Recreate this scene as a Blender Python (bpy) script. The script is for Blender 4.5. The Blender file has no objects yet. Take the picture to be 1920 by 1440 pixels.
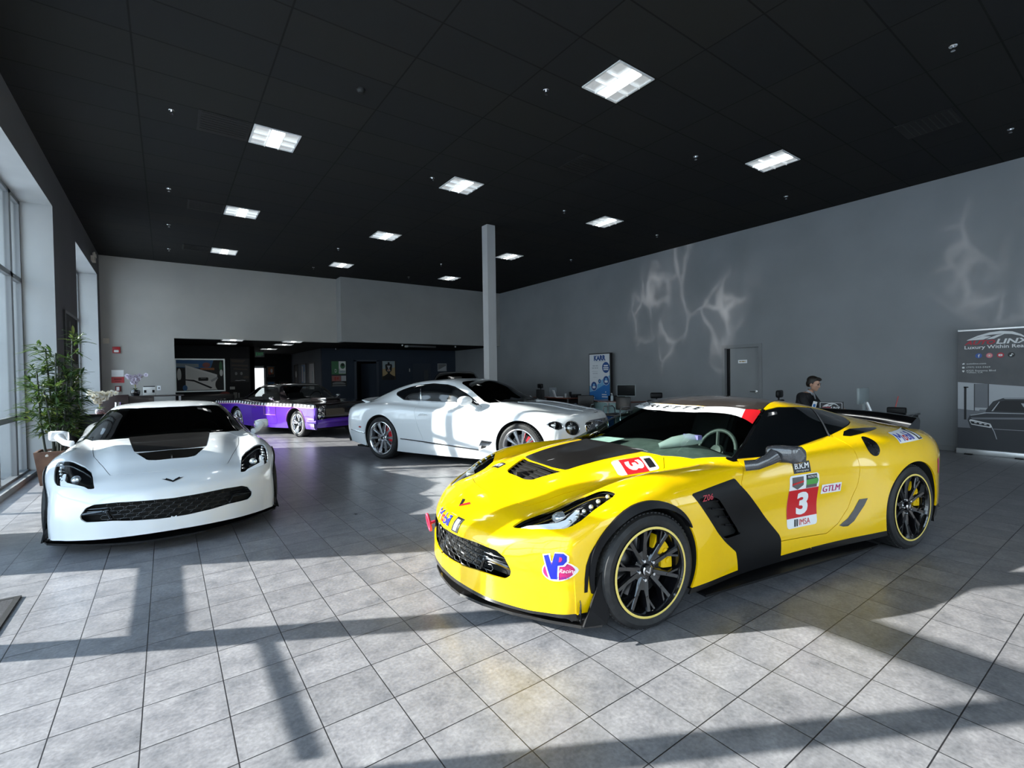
import bpy, bmesh, math, random
import numpy as np
from mathutils import Vector, Matrix, Euler
from mathutils.bvhtree import BVHTree
PI = math.pi
sc = bpy.context.scene
COL = sc.collection
random.seed(5)

# ---------------------------------------------------------------- materials
MATS = {}
def mat(name, col, rough=0.5, metal=0.0, coat=0.0, spec=0.5, emit=None, es=1.0, trans=0.0, ior=1.45, alpha=1.0, coat_rough=0.03):
    if name in MATS: return MATS[name]
    m = bpy.data.materials.new(name); m.use_nodes = True
    b = m.node_tree.nodes['Principled BSDF']
    b.inputs['Base Color'].default_value = (*col, 1)
    b.inputs['Roughness'].default_value = rough
    b.inputs['Metallic'].default_value = metal
    b.inputs['Coat Weight'].default_value = coat
    b.inputs['Coat Roughness'].default_value = coat_rough
    b.inputs['Specular IOR Level'].default_value = spec
    b.inputs['IOR'].default_value = ior
    b.inputs['Transmission Weight'].default_value = trans
    b.inputs['Alpha'].default_value = alpha
    if emit:
        b.inputs['Emission Color'].default_value = (*emit, 1); b.inputs['Emission Strength'].default_value = es
    MATS[name] = m
    return m
def nt(m): return m.node_tree.nodes, m.node_tree.links
def bsdf(m): return m.node_tree.nodes['Principled BSDF']
def noise_mix(m, c1, c2, scale=5, detail=4, lo=.35, hi=.65, coord='Object', bump=0, bscale=None):
    N, L = nt(m); b = bsdf(m)
    tc = N.new('ShaderNodeTexCoord'); nz = N.new('ShaderNodeTexNoise')
    nz.inputs['Scale'].default_value = scale; nz.inputs['Detail'].default_value = detail
    L.new(tc.outputs[coord], nz.inputs['Vector'])
    r = N.new('ShaderNodeValToRGB'); r.color_ramp.elements[0].position = lo; r.color_ramp.elements[1].position = hi
    r.color_ramp.elements[0].color = (*c1, 1); r.color_ramp.elements[1].color = (*c2, 1)
    L.new(nz.outputs['Fac'], r.inputs['Fac']); L.new(r.outputs['Color'], b.inputs['Base Color'])
    if bump:
        n2 = N.new('ShaderNodeTexNoise'); n2.inputs['Scale'].default_value = bscale or scale*6; n2.inputs['Detail'].default_value = 3
        L.new(tc.outputs[coord], n2.inputs['Vector'])
        bp = N.new('ShaderNodeBump'); bp.inputs['Strength'].default_value = bump; bp.inputs['Distance'].default_value = .01
        L.new(n2.outputs['Fac'], bp.inputs['Height']); L.new(bp.outputs['Normal'], b.inputs['Normal'])
    return m

# ---------------------------------------------------------------- objects
def link(o, parent=None):
    COL.objects.link(o)
    if parent is not None: o.parent = parent
    return o
def obj(name, bm, m=None, parent=None, smooth=None, loc=None, rot=None):
    me = bpy.data.meshes.new(name); bm.normal_update(); bm.to_mesh(me); bm.free()
    o = bpy.data.objects.new(name, me)
    if m is not None:
        for x in (m if isinstance(m, (list, tuple)) else [m]): me.materials.append(x)
    if smooth is not None:
        for p in me.polygons: p.use_smooth = True
        me.set_sharp_from_angle(angle=math.radians(smooth))
    link(o, parent)
    if loc is not None: o.location = loc
    if rot is not None: o.rotation_euler = rot
    return o
def tag(o, label=None, cat=None, group=None, kind=None):
    if label: o['label'] = label
    if cat: o['category'] = cat
    if group: o['group'] = group
    if kind: o['kind'] = kind
    return o
def thing(name, label, cat, loc=(0, 0, 0), rz=0, group=None):
    o = bpy.data.objects.new(name, None); o.empty_display_size = .1
    COL.objects.link(o); o.location = loc; o.rotation_euler = (0, 0, rz)
    return tag(o, label, cat, group)
def struct(name, bm, m, smooth=None):
    return tag(obj(name, bm, m, None, smooth), kind='structure')
def dup(root, loc, rz=None, label=None, group=None):
    r = root.copy(); COL.objects.link(r); r.location = loc
    if rz is not None: r.rotation_euler = (0, 0, rz)
    if label: r['label'] = label
    if group: r['group'] = group
    for ch in list(root.children):
        c = ch.copy(); COL.objects.link(c); c.parent = r
        for g in list(ch.children):
            d = g.copy(); COL.objects.link(d); d.parent = c
    return r

# ---------------------------------------------------------------- bmesh helpers
def BM(): return bmesh.new()
def box(bm, x0, x1, y0, y1, z0, z1, mi=0, bev=0, M=None):
    r = bmesh.ops.create_cube(bm, size=1)
    vs = r['verts']
    for v in vs:
        v.co = Vector((x0 + (v.co.x+.5)*(x1-x0), y0 + (v.co.y+.5)*(y1-y0), z0 + (v.co.z+.5)*(z1-z0)))
    fs = {f for v in vs for f in v.link_faces}
    for f in fs: f.material_index = mi
    if bev:
        es = list({e for v in vs for e in v.link_edges})
        rb = bmesh.ops.bevel(bm, geom=es, offset=bev, segments=2, profile=.5, affect='EDGES')
        vs = list({v for f in rb['faces'] for v in f.verts} | {v for v in vs if v.is_valid})
        for f in rb['faces']: f.material_index = mi
    if M is not None:
        for v in vs: v.co = M @ v.co
    return vs
def boxbm(*a, **k):
    bm = BM(); box(bm, *a, **k); return bm
def tube(bm, pts, r, seg=8, caps=True, mi=0):
    pts = [Vector(p) for p in pts]; rr = r if isinstance(r, (list, tuple)) else [r]*len(pts)
    rings = []; up = None
    for i, p in enumerate(pts):
        t = ((pts[min(i+1, len(pts)-1)] - pts[max(i-1, 0)])).normalized()
        if up is None:
            up = Vector((0, 0, 1)) if abs(t.z) < .9 else Vector((1, 0, 0))
        a = t.cross(up).normalized(); b = a.cross(t).normalized(); up = b
        rings.append([bm.verts.new(p + rr[i]*(math.cos(2*PI*k/seg)*a + math.sin(2*PI*k/seg)*b)) for k in range(seg)])
    for i in range(len(rings)-1):
        for k in range(seg):
            f = bm.faces.new((rings[i][k], rings[i+1][k], rings[i+1][(k+1) % seg], rings[i][(k+1) % seg])); f.material_index = mi
    if caps:
        bm.faces.new(rings[0]).material_index = mi; bm.faces.new(rings[-1][::-1]).material_index = mi
    return bm
def lathe(bm, prof, seg=32, axis='Z', M=None, mi=0, a0=0, a1=2*PI):
    """prof: (r, h) pairs; revolve about axis"""
    full = abs(a1-a0-2*PI) < 1e-6
    n = seg if full else seg+1
    rings = []
    for r, h in prof:
        ring = []
        for k in range(n):
            a = a0 + (a1-a0)*k/seg
            c, s = r*math.cos(a), r*math.sin(a)
            co = Vector((c, s, h)) if axis == 'Z' else (Vector((c, h, s)) if axis == 'Y' else Vector((h, c, s)))
            ring.append(bm.verts.new(M @ co if M is not None else co))
        rings.append(ring)
    for i in range(len(rings)-1):
        for k in range(seg):
            k2 = (k+1) % n
            try: bm.faces.new((rings[i][k], rings[i][k2], rings[i+1][k2], rings[i+1][k])).material_index = mi
            except ValueError: pass
    return bm
def prism(bm, poly, h0, h1, axis='Z', M=None, mi=0):
    """extrude 2D polygon; axis Z: (x,y)+z ; Y: (x,z)+y ; X: (y,z)+x"""
    def P(a, b, h):
        co = Vector((a, b, h)) if axis == 'Z' else (Vector((a, h, b)) if axis == 'Y' else Vector((h, a, b)))
        return M @ co if M is not None else co
    A = [bm.verts.new(P(a, b, h0)) for a, b in poly]; B = [bm.verts.new(P(a, b, h1)) for a, b in poly]
    n = len(poly); fs = []
    for i in range(n): fs.append(bm.faces.new((A[i], A[(i+1) % n], B[(i+1) % n], B[i])))
    fs.append(bm.faces.new(A[::-1])); fs.append(bm.faces.new(B))
    for f in fs: f.material_index = mi
    bmesh.ops.recalc_face_normals(bm, faces=fs)
    return A+B
def quadface(bm, pts, mi=0):
    f = bm.faces.new([bm.verts.new(p) for p in pts]); f.material_index = mi; return f

# ---------------------------------------------------------------- text
_tc = {}
def text_mesh(s, size=1, shear=0, bold=0.0, spacing=1.0, align='CENTER'):
    """returns (verts Nx2, faces) of filled text, centred"""
    k = (s, shear, bold, spacing, align)
    if k not in _tc:
        cu = bpy.data.curves.new('txt', 'FONT'); cu.body = s; cu.shear = shear; cu.offset = bold; cu.space_character = spacing
        cu.align_x = align; cu.align_y = 'CENTER'; cu.resolution_u = 3
        o = bpy.data.objects.new('txt', cu); COL.objects.link(o)
        dg = bpy.context.evaluated_depsgraph_get(); dg.update()
        me = bpy.data.meshes.new_from_object(o.evaluated_get(dg))
        V = np.array([v.co[:2] for v in me.vertices]).reshape(-1, 2); Fs = [tuple(p.vertices) for p in me.polygons]
        bpy.data.objects.remove(o); bpy.data.curves.remove(cu); bpy.data.meshes.remove(me)
        _tc[k] = (V, Fs)
    V, Fs = _tc[k]
    return V*size, Fs
def text_fit(s, w, h, **k):
    V, Fs = text_mesh(s, 1, **k)
    lo, hi = V.min(0), V.max(0)
    return (V - (lo+hi)/2)/(hi-lo)*np.array([w, h]), Fs
def flat_text(bm, s, w, h, M, mi=0, **k):
    """text of box w x h put through matrix M (text plane = local XY)"""
    V, Fs = text_fit(s, w, h, **k)
    vs = [bm.verts.new(M @ Vector((a, b, 0))) for a, b in V]
    for f in Fs:
        try: bm.faces.new([vs[i] for i in f]).material_index = mi
        except ValueError: pass
def flat_poly(bm, pts, M, z=0, mi=0):
    f = bm.faces.new([bm.verts.new(M @ Vector((a, b, z))) for a, b in pts]); f.material_index = mi
def ell(cx, cy, rx, ry, n=24, a0=0, a1=2*PI):
    return [(cx+rx*math.cos(a0+(a1-a0)*i/n), cy+ry*math.sin(a0+(a1-a0)*i/n)) for i in range(n)]
def rrect(cx, cy, w, h, r, n=4):
    o = []
    for sx, sy, a in ((1, 1, 0), (-1, 1, PI/2), (-1, -1, PI), (1, -1, 1.5*PI)):
        for i in range(n+1):
            t = a+PI/2*i/n
            o.append((cx+sx*(w/2-r)+r*math.cos(t), cy+sy*(h/2-r)+r*math.sin(t)))
    return o
# ---------------------------------------------------------------- camera
HC = 1.44
def make_camera():
    th, pt, ro = .62364951, -.01752642, -.01432621
    fwd = Vector((math.sin(th)*math.cos(pt), math.cos(th)*math.cos(pt), math.sin(pt)))
    rt0 = Vector((math.cos(th), -math.sin(th), 0)); up0 = rt0.cross(fwd)
    rt = math.cos(ro)*rt0 + math.sin(ro)*up0; up = -math.sin(ro)*rt0 + math.cos(ro)*up0
    cam = bpy.data.cameras.new('camera'); o = bpy.data.objects.new('camera', cam); COL.objects.link(o)
    cam.sensor_width = 36; cam.lens = 900.9/1920*36; cam.clip_start = .02; cam.clip_end = 500
    o.matrix_world = Matrix((( rt.x, up.x, -fwd.x, 0), (rt.y, up.y, -fwd.y, 0), (rt.z, up.z, -fwd.z, HC), (0, 0, 0, 1)))
    sc.camera = o
make_camera()
SKY_E, SUN_E, EXPO, VIEW, LOOK = 5.2, 18.5, 0.0, 'Standard', 'None'
# ---------------------------------------------------------------- car surface library
class TM:
    """triangle mesh with normals"""
    def __init__(s, V, N, T): s.V, s.N, s.T = V, N, T
    def mirrored(s):
        m = np.array([1, -1, 1.]); return TM(s.V*m, s.N*m, s.T[:, ::-1])
    def plus(s, o): return TM(np.vstack([s.V, o.V]), np.vstack([s.N, o.N]), np.vstack([s.T, o.T+len(s.V)]))
    def offset(s, d): return TM(s.V+s.N*d, s.N, s.T)
def _herm(P, t, ts):
    """catmull-rom through P (n,...) at params t, evaluated at ts"""
    n = len(P); t = np.asarray(t, float)
    d = (P[1:]-P[:-1])/(t[1:]-t[:-1]).reshape(-1, *([1]*(P.ndim-1)))
    m = np.empty_like(P); m[0] = d[0]; m[-1] = d[-1]
    if n > 2:
        h = (t[1:]-t[:-1]); w = (h[1:]/(h[1:]+h[:-1])).reshape(-1, *([1]*(P.ndim-1)))
        m[1:-1] = w*d[:-1]+(1-w)*d[1:]
    i = np.clip(np.searchsorted(t, ts, side='right')-1, 0, n-2)
    h = (t[i+1]-t[i]); u = ((ts-t[i])/h).reshape(-1, *([1]*(P.ndim-1))); h = h.reshape(u.shape)
    return ((2*u**3-3*u**2+1)*P[i] + (u**3-2*u**2+u)*h*m[i] + (-2*u**3+3*u**2)*P[i+1] + (u**3-u**2)*h*m[i+1])
def surf_net(P, nu, nv, sharp_v=(), sharp_u=()):
    """P (M,L,3) control net -> dense grid through the points"""
    def run(P, n, sharp):
        d = np.linalg.norm(P[1:]-P[:-1], axis=-1).mean(1)
        t = np.concatenate([[0], np.cumsum(np.maximum(d, 1e-4)**.5)])
        cuts = [0]+sorted(sharp)+[len(P)-1]; out = []
        for a, b in zip(cuts[:-1], cuts[1:]):
            ts = np.concatenate([np.linspace(t[i], t[i+1], max(2, n[i])+1)[:-1] for i in range(a, b)]+[[t[b]]])
            r = _herm(P[a:b+1], t[a:b+1], ts)
            out.append(r if not out else r[1:])
        return np.vstack(out)
    Q = run(P, nu, sharp_u)
    return np.swapaxes(run(np.swapaxes(Q, 0, 1), nv, sharp_v), 0, 1)
def grid_tm(G):
    U, V = G.shape[:2]
    du = np.gradient(G, axis=0); dv = np.gradient(G, axis=1)
    N = np.cross(du, dv); N /= np.maximum(np.linalg.norm(N, axis=2, keepdims=True), 1e-9)
    idx = np.arange(U*V).reshape(U, V)
    a, b, c, d = idx[:-1, :-1].ravel(), idx[1:, :-1].ravel(), idx[1:, 1:].ravel(), idx[:-1, 1:].ravel()
    T = np.vstack([np.column_stack([a, b, c]), np.column_stack([a, c, d])])
    V = G.reshape(-1, 3); N = N.reshape(-1, 3); d = V-np.array([V[:, 0].mean(), 0, .5])
    if (N*d).sum(1).mean() < 0: N = -N; T = T[:, ::-1]
    return TM(V, N, T)
def sdf_poly(P, poly):
    """signed distance (negative inside) of points P (n,2) to polygon"""
    A = np.asarray(poly, float); B = np.roll(A, -1, 0)
    dmin = np.full(len(P), 1e9); ins = np.zeros(len(P), bool)
    for a, b in zip(A, B):
        e = b-a; w = P-a
        t = np.clip((w@e)/max(e@e, 1e-12), 0, 1)
        dmin = np.minimum(dmin, np.hypot(*(w-t[:, None]*e).T))
        c = (a[1] > P[:, 1]) != (b[1] > P[:, 1])
        with np.errstate(divide='ignore', invalid='ignore'):
            ins ^= c & (P[:, 0] < (b[0]-a[0])*(P[:, 1]-a[1])/(b[1]-a[1])+a[0])
    return np.where(ins, -dmin, dmin)
def clip(tm, f):
    """keep the part of tm where f<0 (f per vertex)"""
    V, N, T = tm.V, tm.N, tm.T
    neg = f < 0; k = neg[T].sum(1)
    keep = list(T[k == 3]); newV = []; newN = []; cache = {}
    base = len(V)
    def cut(i, j):
        key = (min(i, j), max(i, j))
        if key not in cache:
            t = f[i]/(f[i]-f[j])
            newV.append(V[i]+t*(V[j]-V[i])); newN.append(N[i]+t*(N[j]-N[i])); cache[key] = base+len(newV)-1
        return cache[key]
    out = []
    for tri in T[(k == 1) | (k == 2)]:
        s = [neg[i] for i in tri]
        if sum(s) == 1:
            q = s.index(True); a, b, c = tri[q], tri[(q+1) % 3], tri[(q+2) % 3]
            out.append((a, cut(a, b), cut(a, c)))
        else:
            q = s.index(False); a, b, c = tri[q], tri[(q+1) % 3], tri[(q+2) % 3]
            p1, p2 = cut(a, b), cut(a, c)
            out.append((p1, b, c)); out.append((p1, c, p2))
    T2 = np.array(keep+out, int).reshape(-1, 3)
    if newV: V = np.vstack([V, newV]); N = np.vstack([N, newN])
    used = np.unique(T2); mp = np.full(len(V), -1); mp[used] = np.arange(len(used))
    return TM(V[used], N[used], mp[T2])
AX = {'side': (0, 2), 'top': (0, 1), 'front': (1, 2)}
def fpoly(tm, poly, proj): return sdf_poly(tm.V[:, AX[proj]], poly)
def inside(tm, poly, proj='side', grow=0): return clip(tm, fpoly(tm, poly, proj)-grow)
def outside(tm, poly, proj='side', grow=0): return clip(tm, -(fpoly(tm, poly, proj)-grow))
def masked(tm, poly, proj, extra):
    """sdf of polygon made positive where extra>0 (so only the wanted side of the car is cut)"""
    return np.maximum(fpoly(tm, poly, proj), extra)
def tm_obj(name, tm, m, parent, sharp=40, thick=0, weld=True):
    me = bpy.data.meshes.new(name)
    bm = BM()
    vs = [bm.verts.new(v) for v in tm.V.tolist()]
    for t in tm.T.tolist():
        try: bm.faces.new((vs[t[0]], vs[t[1]], vs[t[2]]))
        except ValueError: pass
    if weld: bmesh.ops.remove_doubles(bm, verts=bm.verts, dist=2e-4)
    if thick:
        be = [e for e in bm.edges if e.is_boundary]
        src = {v: v.co.copy() for e in be for v in e.verts}
        bm.normal_update()
        nr = {v: v.normal.copy() for v in src}
        r = bmesh.ops.extrude_edge_only(bm, edges=be)
        nv = [g for g in r['geom'] if isinstance(g, bmesh.types.BMVert)]
        tree = {tuple(np.round(c, 6)): nr[v] for v, c in src.items()}
        for v in nv:
            v.co -= tree.get(tuple(np.round(v.co, 6)), Vector((0, 0, 0)))*thick
    o = obj(name, bm, m, parent, smooth=sharp)
    return o
class Body:
    def __init__(s, half):
        s.half = half
        f = half.plus(half.mirrored())
        s.bvh = BVHTree.FromPolygons([Vector(v) for v in f.V.tolist()], f.T.tolist())
    def hit(s, a, b, proj, side=1, off=.003):
        if proj == 'side': o, d = Vector((a, 3*side, b)), Vector((0, -side, 0))
        elif proj == 'top': o, d = Vector((a, b, 4)), Vector((0, 0, -1))
        else: o, d = Vector((4, a, b)), Vector((-1, 0, 0))
        h = s.bvh.ray_cast(o, d)
        if h[0] is None: return None
        n = h[1]
        if n.dot(d) > 0: n = -n
        return h[0]+n*off
    def decal(s, bm, V, Fs, fr, proj, side=1, off=.003, mi=0):
        """2D mesh (V,Fs) -> frame fr=(cx,cy,ax,ay,bx,by) in projected coords -> onto the skin"""
        cx, cy, ax, ay, bx, by = fr; vs = []
        for a, b in V:
            h = s.hit(cx+a*ax+b*bx, cy+a*ay+b*by, proj, side, off)
            vs.append(bm.verts.new(h) if h is not None else None)
        for f in Fs:
            if any(vs[i] is None for i in f): continue
            try: bm.faces.new([vs[i] for i in f]).material_index = mi
            except ValueError: pass
    def poly(s, bm, pts, fr, proj, side=1, off=.002, mi=0, n=10):
        """filled convex-ish polygon laid on the skin: grid-subdivided fan"""
        P = []
        for (p, q) in zip(pts, list(pts[1:])+[pts[0]]):
            k = max(1, int(math.ceil(math.hypot(q[0]-p[0], q[1]-p[1])/.03)))
            P += [(p[0]+(q[0]-p[0])*i/k, p[1]+(q[1]-p[1])*i/k) for i in range(k)]
        P = np.array(P, float); c = P.mean(0); n = max(n, int(np.abs(P-c).max()/.03)+1)
        V = [c]; Fs = []; m = len(P)
        for k in range(1, n+1): V += list(c+(P-c)*k/n)
        for j in range(m): Fs.append((0, 1+j, 1+(j+1) % m))
        for k in range(n-1):
            for j in range(m):
                a = 1+k*m+j; b = 1+k*m+(j+1) % m
                Fs.append((a, a+m, b+m, b))
        s.decal(bm, V, Fs, fr, proj, side, off, mi)
    def text(s, bm, txt, w, h, fr, proj, side=1, off=.0035, mi=0, **k):
        V, Fs = text_fit(txt, w, h, **k); tb = BM(); tv = [tb.verts.new((a, b, 0)) for a, b in V]
        for f in Fs:
            try: tb.faces.new([tv[i] for i in f])
            except ValueError: pass
        bmesh.ops.triangulate(tb, faces=tb.faces)
        for _ in range(5):
            es = [e for e in tb.edges if e.calc_length() > .014]
            if not es: break
            bmesh.ops.subdivide_edges(tb, edges=es, cuts=1); bmesh.ops.triangulate(tb, faces=tb.faces)
        tb.verts.index_update(); V = [v.co[:2] for v in tb.verts]; Fs = [[v.index for v in f.verts] for f in tb.faces]; tb.free()
        s.decal(bm, V, Fs, fr, proj, side, off, mi)
def decal_obj(name, bm, m, parent, label=None):
    bmesh.ops.recalc_face_normals(bm, faces=bm.faces)
    o = obj(name, bm, m, parent)
    if label: o['label'] = label
    return o
# ---------------------------------------------------------------- two-seat sports coupe: skin
def kn(s):
    """'x:v x:v ...' -> arrays sorted by x"""
    a = np.array([[float(q) for q in t.split(':')] for t in s.split()]); return a[np.argsort(a[:, 0])]
def ev(k, x):
    return float(_herm(k[:, 1], k[:, 0], np.array([min(max(x, k[0, 0]), k[-1, 0])]))[0])
def net_from(tabs, xs, front, rear):
    T = [(kn(a), kn(b)) for a, b in tabs]
    P = [[(x, ev(ky, x), ev(kz, x)) for ky, kz in T] for x in xs]
    return np.array(rear+P+front, float)
C7_TAB = [
 ('.45:.885 0:.935 -.4:.92 -.8:.87 -1.5:.86 -2.1:.905 -2.4:.945 -2.7:.96 -3.1:.93 -3.4:.82', '.45:.13 -.5:.13 -2.2:.15 -3.0:.19 -3.4:.22'),
 ('.45:.89 0:.95 -.4:.935 -.8:.885 -1.5:.872 -2.0:.91 -2.4:.96 -2.7:.975 -3.1:.945 -3.4:.83', '.45:.29 0:.28 -.6:.26 -2.0:.27 -3.4:.35'),
 ('.45:.882 0:.957 -.4:.945 -.8:.885 -1.5:.868 -2.0:.905 -2.4:.965 -2.7:.982 -3.1:.95 -3.4:.83', '.45:.46 0:.47 -3.4:.50'),
 ('.45:.858 .25:.925 0:.957 -.4:.94 -.8:.905 -1.5:.895 -2.1:.925 -2.4:.955 -2.7:.975 -3.1:.945 -3.4:.83', '.45:.59 .25:.655 0:.69 -.5:.70 -1.5:.70 -2.2:.735 -2.7:.745 -3.2:.74 -3.4:.72'),
 ('.45:.805 .25:.865 0:.892 -.3:.885 -.6:.868 -1.0:.86 -1.5:.86 -2.0:.873 -2.4:.90 -2.7:.912 -3.1:.885 -3.4:.78', '.45:.64 .25:.728 0:.78 -.3:.80 -.6:.81 -.95:.815 -1.4:.845 -2.0:.87 -2.4:.885 -2.7:.888 -3.1:.87 -3.4:.83'),
 ('.45:.71 .25:.76 0:.775 -.3:.78 -.6:.795 -.9:.80 -1.3:.79 -1.7:.77 -2.0:.77 -2.4:.79 -2.7:.80 -3.1:.77 -3.4:.69', '.45:.67 .25:.762 0:.824 -.3:.840 -.6:.844 -.9:.848 -1.3:.885 -1.7:.925 -2.0:.95 -2.4:.955 -2.7:.945 -3.1:.925 -3.4:.892'),
 ('.45:.58 .25:.61 0:.63 -.3:.655 -.55:.71 -.8:.705 -1.05:.685 -1.4:.67 -1.8:.665 -2.1:.65 -2.4:.64 -2.7:.63 -3.1:.60 -3.4:.55', '.45:.652 .25:.720 0:.772 -.3:.813 -.55:.850 -.8:.905 -1.05:1.00 -1.4:1.06 -1.8:1.072 -2.1:1.055 -2.4:1.02 -2.7:.99 -3.1:.95 -3.4:.905'),
 ('.45:.40 .25:.42 0:.44 -.3:.47 -.5:.54 -.75:.56 -1.0:.545 -1.25:.54 -1.6:.54 -2.0:.525 -2.2:.51 -2.4:.49 -2.7:.46 -3.1:.43 -3.4:.38', '.45:.686 .25:.767 0:.828 -.3:.870 -.5:.890 -.75:.985 -1.0:1.085 -1.25:1.155 -1.6:1.188 -2.0:1.160 -2.2:1.128 -2.4:1.09 -2.7:1.035 -3.1:.972 -3.4:.91'),
 ('.45:.20 -.3:.22 -.7:.27 -1.2:.28 -2.0:.27 -3.4:.2', '.45:.70 .25:.777 0:.836 -.3:.876 -.45:.896 -.7:1.008 -.95:1.122 -1.2:1.202 -1.45:1.228 -2.0:1.195 -2.4:1.12 -2.7:1.052 -3.1:.98 -3.4:.915'),
 ('.45:0 -3.4:0', '.45:.705 .25:.782 0:.841 -.3:.881 -.43:.899 -.68:1.012 -.93:1.128 -1.2:1.212 -1.45:1.238 -2.0:1.205 -2.4:1.13 -2.7:1.06 -3.1:.985 -3.4:.918'),
]
C7_XS = [-3.4, -3.1, -2.85, -2.55, -2.25, -1.95, -1.65, -1.35, -1.15, -.95, -.78, -.62, -.48, -.3, -.1, .12, .30, .45]
_F = [  # per line: front knots F1..F6 from the wheel forward, over the nose and down to the lip
 [(0.455, 0.882, 0.13), (0.46, 0.88, 0.13), (0.465, 0.878, 0.13), (0.47, 0.876, 0.13), (0.475, 0.874, 0.13), (0.48, 0.872, 0.125)],
 [(0.47, 0.884, 0.275), (0.48, 0.88, 0.26), (0.49, 0.876, 0.24), (0.495, 0.873, 0.21), (0.5, 0.87, 0.18), (0.505, 0.868, 0.145)],
 [(0.485, 0.873, 0.4339), (0.505, 0.866, 0.4052), (0.525, 0.858, 0.3672), (0.535, 0.852, 0.3095), (0.54, 0.848, 0.22), (0.545, 0.846, 0.15)],
 [(0.5115, 0.842, 0.5478), (0.545, 0.828, 0.5172), (0.575, 0.815, 0.4674), (0.59, 0.808, 0.399), (0.595, 0.804, 0.27), (0.6, 0.8, 0.155)],
 [(0.545, 0.78, 0.5945), (0.595, 0.762, 0.5596), (0.635, 0.75, 0.512), (0.655, 0.742, 0.4375), (0.665, 0.738, 0.29), (0.67, 0.735, 0.158)],
 [(0.58, 0.682, 0.6142), (0.64, 0.665, 0.5764), (0.695, 0.652, 0.5236), (0.725, 0.645, 0.451), (0.735, 0.642, 0.3), (0.74, 0.64, 0.16)],
 [(0.615, 0.553, 0.611), (0.69, 0.54, 0.57), (0.755, 0.53, 0.52), (0.79, 0.525, 0.455), (0.805, 0.523, 0.31), (0.81, 0.52, 0.162)],
 [(0.65, 0.385, 0.622), (0.735, 0.378, 0.577), (0.81, 0.372, 0.527), (0.845, 0.37, 0.46), (0.86, 0.37, 0.315), (0.865, 0.37, 0.165)],
 [(0.6715, 0.195, 0.629), (0.77, 0.19, 0.582), (0.855, 0.187, 0.534), (0.89, 0.186, 0.465), (0.903, 0.186, 0.32), (0.907, 0.186, 0.168)],
 [(0.6765, 0, 0.631), (0.78, 0, 0.584), (0.87, 0, 0.537), (0.907, 0, 0.467), (0.92, 0, 0.322), (0.923, 0, 0.17)]]
C7_FRONT = [[_F[l][k] for l in range(10)] for k in range(6)]
_Rr = [
 [(-3.40, .79, .22), (-3.39, .80, .22), (-3.40, .81, .22)], [(-3.41, .79, .30), (-3.43, .795, .33), (-3.43, .81, .345)], [(-3.42, .775, .36), (-3.455, .77, .44), (-3.45, .80, .48)],
 [(-3.42, .72, .40), (-3.475, .72, .55), (-3.475, .77, .68)], [(-3.42, .65, .42), (-3.49, .66, .62), (-3.49, .71, .79)], [(-3.42, .55, .43), (-3.50, .58, .65), (-3.505, .63, .85)],
 [(-3.42, .45, .43), (-3.51, .48, .66), (-3.515, .52, .865)], [(-3.42, .32, .43), (-3.515, .34, .67), (-3.52, .36, .87)], [(-3.42, .16, .43), (-3.52, .18, .67), (-3.525, .19, .875)], [(-3.42, 0, .43), (-3.52, 0, .67), (-3.525, 0, .878)]]
C7_REAR = [[_Rr[l][k] for l in range(10)] for k in range(3)]
def c7_half():
    P = net_from(C7_TAB, C7_XS, C7_FRONT, C7_REAR)
    nu = [5, 5, 5]+[16]*(len(C7_XS)-1)+[12, 10, 8, 8, 8, 8]
    return grid_tm(surf_net(P, nu, [5, 6, 7, 7, 7, 7, 8, 8, 8]))
# ---------------------------------------------------------------- shared car pieces
def M_(*a, **k): return mat(*a, **k)
BLACK = mat('black_trim', (.006, .006, .007), .42, spec=.22)
GLOSSBLK = mat('gloss_black', (.005, .005, .006), .10, coat=.8)
WELL = mat('wheel_well', (.008, .008, .008), .9)
RUBBER = noise_mix(mat('tyre_rubber', (.015, .015, .016), .62), (.012, .012, .013), (.022, .022, .023), 30)
CHROME = mat('chrome', (.82, .83, .85), .08, metal=1)
CARBON = noise_mix(mat('carbon_fibre', (.03, .03, .03), .28, coat=.8), (.006, .006, .006), (.016, .014, .013), 400, 2)
TINT = mat('tinted_glass', (.004, .005, .006), .03, spec=.6, coat=.3)
WHITEDEC = mat('white_vinyl', (.86, .87, .88), .35)
BLACKDEC = mat('black_vinyl', (.008, .008, .01), .4)
REDDEC = mat('red_vinyl', (.62, .012, .018), .35)
BLUEDEC = mat('blue_vinyl', (.012, .02, .36), .35)
GREENDEC = mat('green_vinyl', (.08, .36, .07), .4)
GREYDEC = mat('grey_vinyl', (.12, .11, .11), .4)
MAGDEC = mat('magenta_vinyl', (.48, .02, .14), .4)
LAMP = mat('lamp_reflector', (.75, .78, .8), .15, metal=.7)
LAMPWHITE = mat('lamp_light_guide', (.75, .8, .85), .2, emit=(.8, .87, .95), es=.25)
DARKINT = mat('car_interior', (.012, .012, .013), .7)
DASH = noise_mix(mat('dashboard', (.10, .12, .11), .6), (.085, .105, .098), (.125, .145, .137), 20)
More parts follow.
